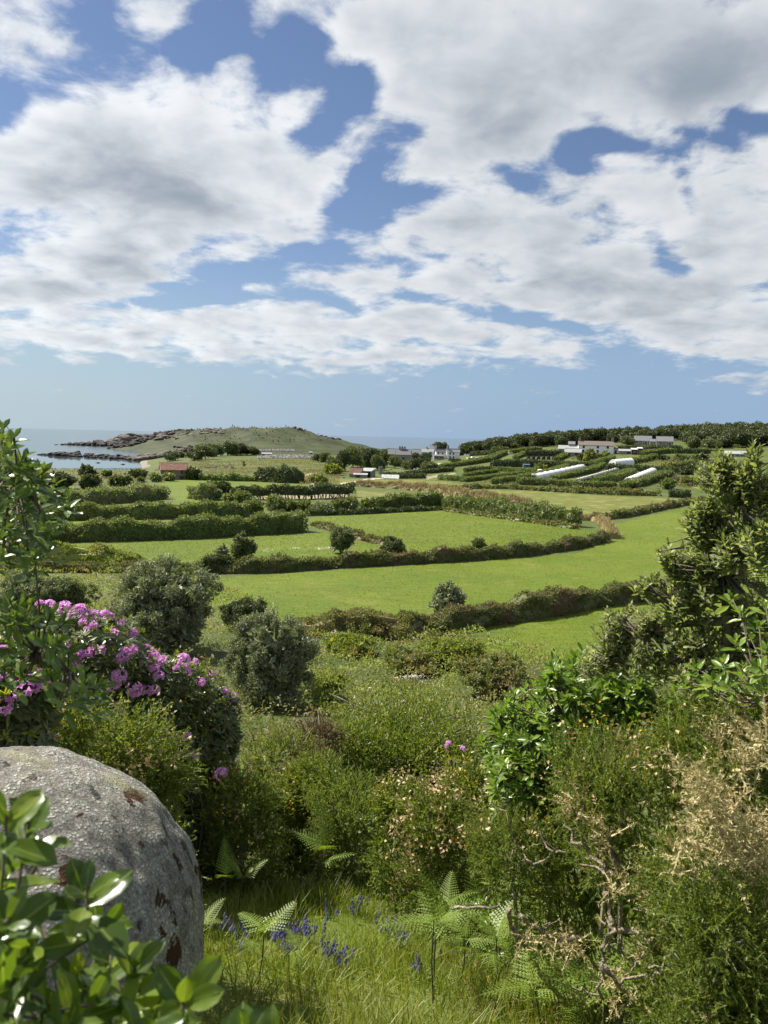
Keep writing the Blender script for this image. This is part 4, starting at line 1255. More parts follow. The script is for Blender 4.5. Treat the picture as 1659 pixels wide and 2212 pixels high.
gable_house('house', 'white house half hidden behind the gabled house with its roof tip showing', p + np.array([52 * m, 22, 0.8]), facing(p, 5), 60 * m, 40 * m, 80 * m, 105 * m, 'whitewall', 'paleslate', chimneys=[(0, 1.0, 1.5)], wins=[dict(x=0, z=66 * m, w=14 * m, h=14 * m, mat='darkframe')])
p = G(*f1(915, 318)); m = mpu(p) * .24
gable_house('bungalow', 'low white walled building with a long dull grey roof in the hamlet', p + np.array([0, 3, 0]), facing(p, 8), 120 * m, 40 * m, 16 * m, 38 * m, 'whitewall', 'slate', wins=[dict(x=-40 * m, z=8 * m, w=14 * m, h=10 * m, mat='darkframe'), dict(x=20 * m, z=8 * m, w=14 * m, h=10 * m, mat='darkframe')])
for x_, z_, w_, lb, ch in [(850, 250, 130, 'long slate roof by the sea with three chimneys', [(-30, 1.2, 1.6), (-8, 1.2, 1.6), (14, 1.2, 1.5)]), (745, 245, 60, 'grey hipped roof at the left end of the hamlet by the sea', []), (970, 250, 80, 'dull grey roof between the chimneyed roof and the gabled house', [])]:
    t = ((663.6 + .24 * x_) - 829.5) * K
    y_ = 455.0
    q = np.array([t * y_, y_, H(t * y_, y_)]); m = mpu(q) * .24
    zt = AT(*f1(x_, z_ - 22), y_)[2] - q[2]
    gable_house('house', lb, q, facing(q, 3), w_ * m, 8.0, max(zt - 3.2, 1.5), max(zt, 3.5), 'greywall', 'slate', chimneys=[(a * m, b_, c_) for a, b_, c_ in ch], wins=[dict(x=0, z=1.6, w=1.6, h=1.2, mat='darkframe')])
p = G(*f1(1205, 388)); m = mpu(p) * .24
shed_roofed('garden_shed', 'small grey shed with a pale tin roof below the white cottages', p + np.array([0, 2, 0]), facing(p, 6), 110 * m, 4.0, 18 * m, 30 * m, 'greywall', 'paleslate', wins=[dict(x=-20 * m, z=9 * m, w=14 * m, h=10 * m)])

# long white farmhouse with grey outbuildings
p = G(*f2(1095, 328)); m = mpu(p) * .24
yf = facing(p, 3)
ff = p + np.array([0, 4, 0])
gable_house('farmhouse', 'long white two storey farmhouse with a brown roof and two chimneys', ff, yf, 305 * m, 7.0, 78 * m, 116 * m, 'whitewall', 'brownslate', chimneys=[(-142 * m, 1.0, 1.5), (146 * m, 1.0, 1.6)], wins=[
    dict(x=(q - 1095) * m, z=66 * m, w=19 * m, h=26 * m, mat='darkframe') for q in (987, 1110, 1196)] + [dict(x=(q - 1095) * m, z=25 * m, w=19 * m, h=26 * m, mat='darkframe') for q in (985, 1045, 1110, 1194)])
q = ff + np.array([172 * m, -.5, 0])
shed_roofed('porch', 'white lean to with a dark door at the right end of the farmhouse', q, yf, 40 * m, 5.0, 46 * m, 70 * m, 'whitewall', 'brownslate', 'porch', wins=[dict(x=4 * m, z=20 * m, w=18 * m, h=34 * m, mat='darkframe', name='door', panes=1)])
q = G(*f2(850, 325)) + np.array([0, 4, 0])
gable_house('outbuilding', 'grey roofed stone outbuilding against the left end of the farmhouse', q, yf, 185 * m, 6.0, 44 * m, 76 * m, 'greywall', 'paleslate', 'outbuilding', wins=[dict(x=-60 * m, z=22 * m, w=14 * m, h=16 * m, mat='darkframe')])
q = G(*f2(880, 348)) + np.array([0, 2, 0])
gable_house('outbuilding', 'lower grey outbuilding with a dark doorway in front of the stone outbuilding', q, yf, 140 * m, 4.5, 36 * m, 66 * m, 'greywall', 'paleslate', 'outbuilding', wins=[dict(x=-34 * m, z=16 * m, w=16 * m, h=30 * m, mat='darkframe', name='door', panes=1), dict(x=30 * m, z=20 * m, w=30 * m, h=14 * m, mat='darkframe', panes=3)])
q = ff + np.array([-175 * m, 9, 0])
gable_house('outbuilding', 'grey roof rising behind the left end of the farmhouse', q, yf, 55 * m, 6.0, 84 * m, 108 * m, 'greywall', 'slate', 'outbuilding')
q = G(*f2(1352, 328)) + np.array([0, 2, 0])
gable_house('greenhouse', 'low shed with a pale roof right of the farmhouse', q, yf, 108 * m, 4.0, 28 * m, 44 * m, 'greywall', 'paleslate', 'shed', wins=[dict(x=-12 * m, z=16 * m, w=8 * m, h=24 * m), dict(x=26 * m, z=14 * m, w=26 * m, h=14 * m, mat='darkframe')])
q = G(*f2(1435, 332)) + np.array([0, 2, 0])
shed_roofed('shed', 'dark shed with a bright tin roof edge right of the low pale roofed shed', q, yf, 50 * m, 4.0, 44 * m, 54 * m, 'darkframe', 'polythene', wins=[dict(x=0, z=24 * m, w=22 * m, h=14 * m)])
q = G(*f2(1485, 335)) + np.array([0, 2, 0])
shed_roofed('shed', 'taller dark shed at the right end of the farmyard sheds', q, yf, 36 * m, 4.0, 56 * m, 64 * m, 'darkframe', 'polythene', wins=[dict(x=0, z=34 * m, w=16 * m, h=14 * m)])

# two grey bungalows below the wood
for cx, base, lb, w1, tr in [(452, 272, 'left grey bungalow below the wood, with a wide glazed door', 160, 2), (668, 278, 'right grey bungalow below the wood, with white framed windows', 152, 4)]:
    p = G(*f3(cx, base)); m = mpu(p) * .22
    gable_house('bungalow', lb, p + np.array([0, 4, 0]), facing(p, tr), w1 * m, 7.5, 46 * m, 94 * m, 'greywall', 'slate', 'bungalow', wins=[
        dict(x=(-58 if cx < 500 else -42) * m, z=30 * m, w=38 * m, h=26 * m, panes=3), dict(x=(22 if cx < 500 else 40) * m, z=22 * m, w=46 * m, h=40 * m, name='glazed_door', panes=3)])
    q = p + np.array([(-105 if cx < 500 else -98) * m, 7, 0])
    gable_house('bungalow_wing', 'low wing at the left end of the ' + ('left' if cx < 500 else 'right') + ' grey bungalow', q, facing(p, tr), 50 * m, 5, 42 * m, 66 * m, 'greywall', 'slate', 'outbuilding', wins=[dict(x=0, z=26 * m, w=16 * m, h=14 * m)])
p = G(*f3(1370, 382)); m = mpu(p) * .22
gable_house('glasshouse', 'grey roofed glasshouse seen past the right hand shrub', p + np.array([0, 3, 0]), facing(p, 2), 190 * m, 6, 26 * m, 54 * m, 'greywall', 'paleslate', 'glasshouse', wins=[dict(x=q * m, z=14 * m, w=30 * m, h=18 * m) for q in (-60, -20, 20, 60)])


# ------------------------------------------------------------------ polytunnels
def polytunnel(label, a, b, wU, hU, mat='polythene', ribs=12, name='polytunnel'):
    A, B = G(*a), G(*b)
    m = mpu(A)
    W, Hh = wU * m, hU * m
    d = B - A; Lt = np.linalg.norm(d); d = d / Lt
    side = norm(np.array([d[1], -d[0], 0]))
    up = np.array([0, 0, 1.0])
    root = thing(name, label, 'polytunnel', A)
    ns = ribs * 4 + 1; na = 13
    ang = np.linspace(0, np.pi, na)
    g = Geo(); rows = []
    for i in range(ns):
        f = i / (ns - 1)
        sag = 1 - 0.035 * (1 - abs(((f * ribs) % 1) * 2 - 1))
        c = A + d * Lt * f; c[2] = H(c[0], c[1])
        rows.append(c + side * (np.cos(ang) * W / 2 * sag)[:, None] + up * (np.sin(ang) ** .8 * Hh * sag)[:, None])
    V = np.concatenate(rows)
    i = np.arange(ns - 1)[:, None] * na; j = np.arange(na - 1)[None]
    part(root, 'cover', V, np.stack([i + j, i + j + 1, i + na + j + 1, i + na + j], -1).reshape(-1, 4), M[mat], smooth=True)
    for rw, st_ in ((rows[0], 1), (rows[-1], -1)):
        part(root, 'end_panel', rw, np.array([list(range(na))[::st_]]), M[mat])
    h = Geo()
    for k in range(ribs + 1):
        r_ = rows[k * 4]
        h.tube((r_ - r_.mean(0)) * 1.012 + r_.mean(0), .045, 4)
    part(root, 'hoops', *h.out(), M['galv'])
    dr = Geo()
    c = A - d * .06
    Fd = lambda V: c + V[:, :1] * side + V[:, 1:2] * d + V[:, 2:] * up
    dr.box((0, 0, Hh * .36), (W * .4, .08, Hh * .72), Fd)
    part(root, 'door', *dr.out(), M['darknet'] if mat == 'polythene' else M['galv'])
    return root


polytunnel('long white polytunnel between two sloping hedges', f2(520, 552), f2(965, 455), 22, 11, ribs=9)
polytunnel('ribbed white polytunnel at the right of the garden slope', f2(1370, 592), f2(1590, 500), 22, 13, ribs=14)
polytunnel('short white polytunnel with a rounded end in the upper garden', f2(1385, 425), f2(1225, 440), 24, 15, ribs=5)
polytunnel('dark netted tunnel between two sloping hedges', f2(930, 578), f2(1260, 482), 18, 8, 'darknet', 14, 'net_tunnel')

p = G(*f2(450, 455)); m = mpu(p) * .24
gable_house('blue_shed', 'small dark blue shed on the grass behind the level garden hedge', p, facing(p, 10), 56 * m, 2.0, 30 * m, 38 * m, 'bluepaint', 'bluepaint', 'shed', over=.1, wins=[dict(x=0, z=14 * m, w=14 * m, h=22 * m, mat='bluepaint', name='door', panes=1)])
p = G(*f2(605, 484)); m = mpu(p) * .24
shed_roofed('cold_frame', 'low cold frame with a white slanted lid by the long polytunnel', p, facing(p, 4), 95 * m, 3.5, 8 * m, 16 * m, 'greywall', 'polythene', 'cold frame')
p = G(*f2(970, 462)); m = mpu(p) * .24
shed_roofed('packing_shed', 'low white shed with a row of windows at the head of the long polytunnel', p + np.array([0, 2, 0]), facing(p, 4), 150 * m, 4, 20 * m, 26 * m, 'whitewall', 'paleslate', wins=[dict(x=k * m, z=11 * m, w=16 * m, h=12 * m, mat='darkframe') for k in (10, 30, 50)])
p = G(*f2(300, 328)); m = mpu(p) * .24
g = Geo(); F = frame_at(p, facing(p, 10)); g.box((0, 0, .6), (60 * m, 1.6, .12), F)
t = thing('garden_table', 'pale low table on the green garden strip', 'table', p); part(t, 'tabletop', *g.out(), M['polythene'])
for sx in (-1, 1):
    g = Geo(); g.box((sx * 25 * m, 0, .25), (.2, 1.3, .58), F); part(t, 'leg', *g.out(), M['greywall'])

# row of black water butts
for k_, x in enumerate((470, 515, 560, 606, 650, 697)):
    p = G(*f2(x, 376)); m = mpu(p) * .24
    t = thing('water_butt', 'black plastic water butt, ' + ['first from the left', 'second from the left', 'third from the left', 'third from the right', 'second from the right', 'last at the right'][k_] + ' of the row under the hedge', 'water butt', p, 'row of black water butts')
    g = Geo(); z = np.array([0, .1, .5, .9, 1.0]) * 28 * m
    g.tube(np.stack([np.full(5, p[0]), np.full(5, p[1]), p[2] + z], 1), np.array([.42, .46, .5, .46, .42]) * 36 * m, 12)
    part(t, 'barrel', *g.out(), M['black'])
    g = Geo(); g.tube([p + np.array([0, 0, 28 * m]), p + np.array([0, 0, 31 * m])], 17 * m, 12); part(t, 'lid', *g.out(), M['darknet'])

# field gate
p0, p1 = G(*f1(664, 492)), G(*f1(828, 497))
t = thing('field_gate', 'galvanised metal field gate at the end of the track', 'gate', p0)
gd = p1 - p0
for q in (0, 1):
    g = Geo(); a = p0 + gd * q
    g.tube([a - np.array([0, 0, .3]), a + np.array([0, 0, 1.7])], .13, 6); part(t, 'post', *g.out(), M['galv'])
for zz in np.linspace(.25, 1.35, 6):
    g = Geo(); g.tube([p0 + np.array([0, 0, zz]), p0 + gd * .5 + np.array([0, 0, zz]), p1 + np.array([0, 0, zz])], .05, 5); part(t, 'bar', *g.out(), M['galv'])
for q in (.25, .5, .75):
    g = Geo(); a = p0 + gd * q; g.tube([a + np.array([0, 0, .2]), a + np.array([0, 0, 1.4])], .045, 5); part(t, 'upright', *g.out(), M['galv'])

# beach hut and small pale things
p = G(*f5(728, 338)); m = mpu(p) * .24
gable_house('beach_hut', 'low grey hut behind the thicket by the boulder beach', p, facing(p, 4), 112 * m, 5, 14 * m, 24 * m, 'greywall', 'paleslate', 'hut', wins=[dict(x=-20 * m, z=7 * m, w=14 * m, h=8 * m, mat='darkframe'), dict(x=30 * m, z=7 * m, w=14 * m, h=8 * m, mat='darkframe')])


def boat(label, p, Lb, yaw, group=None, cabin=True):
    """small hull: pointed bow, transom stern"""
    root = thing('boat', label, 'boat', p, group)
    F = frame_at(p, yaw)
    xs = np.linspace(-.5, .5, 7) * Lb
    wd = np.array([.15, .17, .18, .175, .14, .08, .01]) * Lb
    top = np.array([.13, .12, .12, .125, .14, .16, .19]) * Lb
    V = []
    for x, w, z in zip(xs, wd, top):
        V += [(x, -w, z), (x, -w * .7, z * .35), (x, 0, 0.0), (x, w * .7, z * .35), (x, w, z)]
    g = Geo(); i = np.arange(6)[:, None] * 5; j = np.arange(4)[None]
    Fq = np.stack([i + j, i + j + 1, i + 6 + j, i + 5 + j], -1).reshape(-1, 4)
    g.add(F(np.array(V)), Fq); g.F.setdefault(5, []).append(np.array([[0, 1, 2, 3, 4]]))
    dk = np.array([[k * 5, k * 5 + 4, k * 5 + 9, k * 5 + 5] for k in range(6)]); g.F[4].append(dk)
    part(root, 'hull', *g.out(), M['boatwhite'])
    c = Geo(); c.box((-.02 * Lb, 0, .17 * Lb), (.26 * Lb, .2 * Lb, .1 * Lb), F); part(root, 'cabin', *c.out(), M['boatwhite'])
    return root


p = G(*f5(1135, 322)); boat('white boat pulled up on the far side of the boulder beach', p, 7.0, facing(p, 70))
p = G(*f1(1495, 318)); boat('white boat parked on the grass right of the white cottage', p, 6.0, facing(p, 20))
for x, y, lb in [(607, 407, 'left of two dark dinghies moored in the calm bay'), (831, 421, 'right of two dark dinghies moored in the calm bay')]:
    p = AT(*f4(x, y), 380); d = ray(*f4(x, y)); p = CAM + d * (CAM[2] / -d[2]); p[2] = -.1
    b = boat(lb, p, 2.6, 1.0, 'moored dinghies')
    for c in b.children: c.data.materials[0] = M['darkframe']
# white tanks and stacked boxes near the hamlet garden
for x, y, w, h, lb in [(925, 415, 22, 22, 'white plastic tank standing by the grove'), (845, 415, 12, 14, 'small white crate left of the white tank'), (868, 412, 10, 12, 'little white tub beside the white tank'), (965, 416, 20, 12, 'pale low box right of the white tank'), (990, 416, 18, 12, 'pale flat box furthest right by the grove'), (326, 486, 26, 10, 'pale boulder on the grass before the tumbledown shed'), (755, 412, 14, 10, 'blue drum near the grove edge')]:
    p = G(*f1(x, y)); m = mpu(p) * .24
    g = Geo(); F = frame_at(p, rng.uniform(-.4, .4)); s = w * m
    g.add(F(np.array([(-s / 2, -s / 3, -.1), (s / 2, -s / 3, -.1), (s / 2, s / 3, -.1), (-s / 2, s / 3, -.1), (-s * .46, -s * .3, h * m * .85), (s * .46, -s * .3, h * m * .85), (s * .46, s * .3, h * m * .85), (-s * .46, s * .3, h * m * .85),
                       (-s * .36, -s * .2, h * m), (s * .36, -s * .2, h * m), (s * .36, s * .2, h * m), (-s * .36, s * .2, h * m)])),
          [(0, 1, 5, 4), (1, 2, 6, 5), (2, 3, 7, 6), (3, 0, 4, 7), (4, 5, 9, 8), (5, 6, 10, 9), (6, 7, 11, 10), (7, 4, 8, 11), (8, 9, 10, 11)])
    nm = 'tank' if 'tank' in lb else 'boulder' if 'boulder' in lb else 'drum' if 'drum' in lb else 'box'
    solo(nm, *g.out(), M['bluepaint'] if nm == 'drum' else M['boatwhite'] if nm != 'boulder' else M['sand'], lb, nm)

# ------------------------------------------------------------------ rocks of the bay
M['reef'] = plain('dark_wet_rock', (0.042, 0.035, 0.028), 0.9, 0.35, 0.55, bscale=1.2, c2=(0.018, 0.016, 0.013))
M['tor'] = plain('weathered_granite', (0.115, 0.098, 0.078), 0.9, 0.35, 0.55, bscale=0.8, c2=(0.06, 0.052, 0.042))
M['pebble'] = plain('grey_beach_boulder', (0.31, 0.295, 0.27), 0.9, 0.4, 0.35)


def rock_mesh(name, seed, mat, blocky=.35, nu=12, nv=8):
    g, F = sphere_grid(nu, nv)
    r = 1 + .22 * lump(g, seed, 2.0) + .14 * lump(g, seed + 1, 5.0)
    V = g * r[:, None]
    V = np.sign(V) * np.abs(V) ** (1 - blocky)
    return mesh(name, V, F, M[mat])


REEF = [rock_mesh('rock', 200 + k, 'reef') for k in range(6)]
TOR = [rock_mesh('rock', 220 + k, 'tor') for k in range(6)]


def put_rock(root, protos, p, r):
    o = link(bpy.data.objects.new('rock', protos[int(rng.integers(len(protos)))]))
    o.parent = root
    o.location = Vector(np.asarray(p) - np.array(root.location))
    o.rotation_euler = (rng.uniform(-.3, .3), rng.uniform(-.3, .3), rng.uniform(0, 6.28))
    o.scale = r
    return o


def reef(label, pts, hs, n, protos, width=10.0, big=.85, name='reef', cat='rocks'):
    """a line of tumbled rocks: (u, v) waterline readings and heights in photo units"""
    P = []
    for u, v in pts:
        d = ray(u, v); q = CAM + d * (CAM[2] / -d[2]); P.append(q)
    P = np.array(P)
    root = thing(name, label, cat, P[len(P) // 2])
    seg = np.linspace(0, 1, len(P))
    n = int(n * 1.5)
    for k in range(n):
        f = (k + rng.uniform(0, 1)) / n
        c = np.array([np.interp(f, seg, P[:, q]) for q in range(3)])
        m = mpu(c)
        h = np.interp(f, seg, hs) * m
        back = rng.uniform(0, 1)
        c = c + np.array([0, back * width, 0])
        c[2] = max(0, float(H(c[0], c[1])))
        s = h * rng.uniform(.45, 1.05) * (.65 + .5 * back) * .75 * big
        put_rock(root, protos, c + np.array([0, 0, s * .2]), (max(s, 1.0) * rng.uniform(.9, 1.6), max(s, 1.0) * rng.uniform(.8, 1.3), max(s, .7) * rng.uniform(.7, 1.0)))
    return root


reef('long low dark reef enclosing the calm bay', [f4(50, 335), f4(150, 338), f4(260, 345), f4(400, 352), f4(560, 362), f4(700, 370), f4(860, 378), f4(1000, 386)], [4, 10, 16, 10, 9, 10, 12, 12], 95, REEF, 22)
reef('rocky knoll where the near reef joins the shore', [f4(860, 382), f4(980, 386), f4(1080, 390), f4(1150, 380), f4(1250, 350)], [14, 22, 22, 18, 14], 60, TOR, 34)
reef('dark outer reef running out from the headland', [f4(215, 243), f4(320, 246), f4(450, 250), f4(600, 255), f4(740, 262)], [2, 9, 13, 13, 14], 65, REEF, 45)
reef('pale granite tor above the outer reef', [f4(640, 240), f4(740, 225), f4(800, 215), f4(880, 212), f4(950, 215), f4(1010, 212)], [12, 20, 24, 25, 22, 12], 60, TOR, 50)
reef('dark flat rocks between the two reefs', [f4(670, 278), f4(780, 283), f4(900, 288), f4(1060, 290), f4(1250, 285), f4(1400, 282)], [6, 11, 12, 13, 14, 13], 85, REEF, 50)
# rocky skyline of the headland and outcrops
root = thing('outcrop', 'bare rocky outcrops along the left crest of the headland', 'rocks', G(*f5(60, 130)))
for k in range(70):
    x = rng.uniform(-330, 330)
    t = (398.2 + .24 * x - 829.5) * K
    y = rng.uniform(690, 770) if x > -180 else rng.uniform(700, 800)
    c = np.array([t * y, y, H(t * y, y)])
    s = rng.uniform(.9, 2.6) * (1.5 if x < -60 else .9)
    put_rock(root, TOR, c - np.array([0, 0, s * .35]), (s * 1.7, s * 1.3, s * .9))
root = thing('outcrop', 'small rocky cap on the highest point of the headland', 'rocks', G(*f5(1010, 75)))
for k in range(9):
    t = (398.2 + .24 * rng.uniform(975, 1050) - 829.5) * K
    y = 748 + rng.uniform(-6, 6)
    put_rock(root, TOR, (t * y, y, H(t * y, y) + .3), (2.0, 1.6, rng.uniform(1.0, 1.9)))
root = thing('outcrop', 'rocks stepping down the right shoulder of the headland to the sea', 'rocks', G(*f5(1330, 190)))
for k in range(22):
    t = (398.2 + .24 * rng.uniform(1180, 1420) - 829.5) * K
    y = 752 + rng.uniform(-15, 15)
    s = rng.uniform(.8, 1.8)
    put_rock(root, REEF, (t * y, y, H(t * y, y) + .2), (s * 1.5, s, s))
root = thing('outcrop', 'heap of pale bare granite beside the thicket', 'rocks', G(*f5(30, 300)))
for k in range(26):
    p = G(*f5(rng.uniform(-110, 70), rng.uniform(275, 330)))
    s = rng.uniform(.8, 2.0); put_rock(root, TOR, p + np.array([0, 0, rng.uniform(0, 1.8)]), (s * 1.3, s, s * .9))
root = thing('outcrop', 'bare brown stony bank in the rough grass left of the dark scrub block', 'rocks', G(*f5(370, 430)))
for k in range(34):
    p = G(*f5(rng.uniform(130, 450), rng.uniform(415, 475)))
    s = rng.uniform(.3, .8); put_rock(root, TOR, p, (s * 1.7, s, s * .7))
# boulder beach: far too many to count
g = Geo(); sg, sF = sphere_grid(6, 5)
for (x0, x1, y0, y1, n) in [(665, 1150, 338, 368, 620), (620, 990, 288, 302, 260)]:
    for k in range(n):
        p = G(*f5(rng.uniform(x0, x1), rng.uniform(y0, y1)))
        s = rng.uniform(.3, .85)
        g.add(p + sg * np.array([s * 1.3, s, s * .8]) * (1 + .15 * rng.standard_normal((len(sg), 1))) + np.array([0, 0, s * .3]), sF)
solo('boulder_beach', *g.out(), M['pebble'], 'bank of pale grey sea rounded boulders', 'boulder beach', kind='stuff')

# heather, gorse and grass clumps over the headland and the rough ground: low cover
def ground_cover(name, label, polys, n, L, mat, asp=.5, cat='scrub', up=.8, hump=.5, bl=False):
    g = Geo()
    for pts, share in polys:
        k = int(n * share)
        P = np.array([G(u, v) for u, v in pts])
        tri = [(0, i, i + 1) for i in range(1, len(P) - 1)]
        ar = np.array([abs(np.cross(P[b][:2] - P[a][:2], P[c][:2] - P[a][:2])) for a, b, c in tri]); 
        ti = rng.choice(len(tri), k, p=ar / ar.sum())
        r1 = np.sqrt(rng.uniform(0, 1, k)); r2 = rng.uniform(0, 1, k)
        T = np.array(tri)[ti]
        XY = P[T[:, 0], :2] * (1 - r1)[:, None] + P[T[:, 1], :2] * (r1 * (1 - r2))[:, None] + P[T[:, 2], :2] * (r1 * r2)[:, None]
        # clumps
        cl = np.sin(XY[:, 0] * .21 + 2 * np.sin(XY[:, 1] * .11)) + np.sin(XY[:, 1] * .17 + 1.5 * np.sin(XY[:, 0] * .13)) + rng.normal(0, .8, k)
        XY = XY[cl > -.2]
        Z = H(XY[:, 0], XY[:, 1]); m = len(XY)
        Q = np.stack([XY[:, 0], XY[:, 1], Z + rng.uniform(-.05, hump, m) * L], 1)
        if bl:
            V, F = cards(Q, norm(np.stack([rng.normal(.2, .3, m), rng.normal(0, .3, m), np.ones(m)], 1)), rnd_dirs(m), L * rng.uniform(.8, 1.8, m), L * .3)
            g.add(V, F)
        else:
            add_cards(g, Q, np.tile([0, 0, 1.0], (m, 1)), L, asp, up=up)
    return solo(name, *g.out(), M[mat], label, cat, kind='stuff')


M['heather'] = L_('heath_scrub', [(0.0, (0.035, 0.045, 0.015)), (0.5, (0.055, 0.065, 0.02)), (1.0, (0.08, 0.07, 0.035))], 0.7, 0.15, patch=.5, patch_scale=.02, patch_col=(0.10, 0.07, 0.045))
ground_cover('heath_scrub', 'low heather and gorse scrub over the headland', [([f5(-250, 200), f5(300, 230), f5(900, 240), f5(1300, 220), f5(1180, 150), f5(1010, 75), f5(640, 85), f5(150, 110), f5(-150, 150)], 1.0)], 15000, 1.9, 'heather', .6)
ground_cover('rough_grass', 'tall rough grass on the low ground before the headland', [([f5(-400, 520), f5(150, 500), f5(600, 480), f5(1250, 500), f5(1280, 380), f5(800, 370), f5(400, 390), f5(-100, 420)], .6), ([f5(1030, 600), f5(1400, 590), f5(1400, 480), f5(1080, 470)], .2), ([va(350, 470), va(880, 470), va(880, 400), va(300, 370)], .2)], 12000, .55, 'dryscrub', bl=True)
ground_cover('rough_herbage', 'green weeds and brambles on the low ground before the headland', [([f5(-400, 520), f5(150, 500), f5(600, 480), f5(1250, 500), f5(1280, 380), f5(800, 370), f5(400, 390), f5(-100, 420)], .6), ([f5(1030, 600), f5(1400, 590), f5(1400, 480), f5(1080, 470)], .15), ([va(200, 490), va(900, 480), va(880, 360), va(300, 352)], .25)], 14000, .6, 'bramble')
ground_cover('slope_scrub', 'dark rough scrub over the hillside right of the gardens', [([f3(560, 700), f3(1300, 720), f3(1300, 380), f3(760, 390), f3(700, 560)], 1.0)], 7000, .8, 'heather', .6)
ground_cover('garden_plants', 'low crops and weeds in the garden plots', [([f2(0, 600), f2(370, 600), f2(850, 460), f2(300, 500)], .25), ([f2(860, 380), f2(1250, 380), f2(1250, 345), f2(860, 350)], .2), ([f3(300, 480), f3(760, 490), f3(940, 430), f3(940, 370), f3(560, 380)], .3), ([f3(560, 690), f3(900, 690), f3(880, 570), f3(740, 580)], .25)], 9000, .55, 'bramble')


# ------------------------------------------------------------------ near plants: builders
def leaf_mesh(name, wfun, mat, curl=.12, fold=.18, tipc=0.0, rows=6, seed=0):
    """one broad leaf, length 1 along +y, upper face +z"""
    r = np.random.default_rng(seed)
    V, UV = [], []
    tw = r.uniform(-.12, .12)
    ac = (-1, -.5, 0, .5, 1) if rows > 3 else (-1, 0, 1)
    na = len(ac)
    for i in range(rows + 1):
        t = i / rows
        w = wfun(t)
        for j, s in enumerate(ac):
            x = s * w / 2
            z = fold * abs(x) * 1.6 - curl * t * t + .02 * r.standard_normal() + tw * x * t - (.25 * tipc * t ** 3)
            if s == 0: z -= .012
            V.append((x, t, z)); UV.append((.5 + s / 2, t))
    F = [(i * na + j, i * na + j + 1, i * na + j + na + 1, i * na + j + na) for i in range(rows) for j in range(na - 1)]
    me = mesh(name, V, np.array(F), mat, True)
    uv = me.uv_layers.new(name='uv')
    li = np.array(F).ravel()
    uv.data.foreach_set('uv', np.array(UV, dtype=np.float32)[li].ravel())
    return me


def obov(wid, peak=.62):
    def f(t):
        t = min(max(t, 0.0), 1.0)
        a = (t / peak) if t < peak else (1 - t) / (1 - peak)
        a = max(a, 0)
        return wid * max(.035, (math.sin(a * math.pi / 2)) ** (.85 if t < peak else .55))
    return f


def rosette(tip, axis, n, L, inner=22, outer=88, tw=.04):
    axis = norm(np.asarray(axis, float))
    ref = np.array([1.0, 0, 0]) if abs(axis[0]) < .8 else np.array([0, 1.0, 0])
    a = norm(np.cross(axis, ref)); b = np.cross(axis, a)
    ph0 = rng.uniform(0, 6.28)
    out = []
    for i in range(n):
        f = (i + .5) / n
        ph = ph0 + i * 2.39996 + rng.normal(0, .15)
        th = R(inner + (outer - inner) * f + rng.normal(0, 8))
        rad = a * math.cos(ph) + b * math.sin(ph)
        d = axis * math.cos(th) + rad * math.sin(th)
        nn = axis * math.sin(th) - rad * math.cos(th)
        sd = np.cross(d, nn)
        l = L * (.55 + .5 * f) * rng.uniform(.85, 1.12)
        base = np.asarray(tip) - axis * tw * f * 1.5
        Mx = np.eye(4)
        Mx[:3, 0] = sd * l; Mx[:3, 1] = d * l; Mx[:3, 2] = nn * l; Mx[:3, 3] = base
        out.append(Mx)
    return out


LOWLEAF = {}


def place_leaves(root, protos, mats, limit=300, name='leaf', restname='foliage'):
    """the leaves that show largest are parts of their own, the others one joined part"""
    mats = np.array(mats)
    rl = wloc(root)
    c = mats[:, :3, 3] + mats[:, :3, 1] * .5
    u, v, z = proj(c)
    size = np.linalg.norm(mats[:, :3, 1], axis=1) / np.maximum(z, .05)
    vis = (u > -40) & (u < 1700) & (v > -40) & (v < 2260) & (z > 0)
    score = np.where(vis, size, -1) - 0.15 * (z / z.mean()) * size
    order = np.argsort(-score)
    own = [k for k in order[:limit] if vis[k]]
    ownset = set(own)
    for k in own:
        o = link(bpy.data.objects.new(name, protos[int(rng.integers(len(protos)))]))
        o.parent = root
        mm = mats[k].copy(); mm[:3, 3] -= rl
        o.matrix_basis = Matrix(mm.tolist())
    rest = [k for k in range(len(mats)) if k not in ownset]
    if rest:
        protos = LOWLEAF[protos[0].materials[0].name]
        pv = []
        for p in protos:
            a = np.empty(len(p.vertices) * 3, dtype=np.float32); p.vertices.foreach_get('co', a); pv.append(a.reshape(-1, 3))
        nf = len(protos[0].polygons)
        fa = np.empty(nf * 4, dtype=np.int32); protos[0].loops.foreach_get('vertex_index', fa); fa = fa.reshape(-1, 4)
        Vs, Fs = [], []
        for i, k in enumerate(rest):
            a = pv[k % len(pv)]
            Vs.append(a @ mats[k][:3, :3].T + mats[k][:3, 3]); Fs.append(fa + i * len(a))
        V = np.concatenate(Vs); F = np.concatenate(Fs)
        o = part(root, restname, V, F, protos[0].materials[0], True, kind='stuff')
        uvs = np.empty(len(fa.ravel()) * 2, dtype=np.float32); protos[0].uv_layers[0].data.foreach_get('uv', uvs)
        uv = o.data.uv_layers.new(name='uv'); uv.data.foreach_set('uv', np.tile(uvs, len(rest)))


def ell(u, v, d, ru, rv, rd=None):
    """an ellipsoid in the place: centre on the line of sight at distance d ahead, half axes from photo readings"""
    c = AT(u, v, d)
    m = mpu(c)
    return c, np.array([ru * m, (rd if rd else ru * m * .8), rv * m])


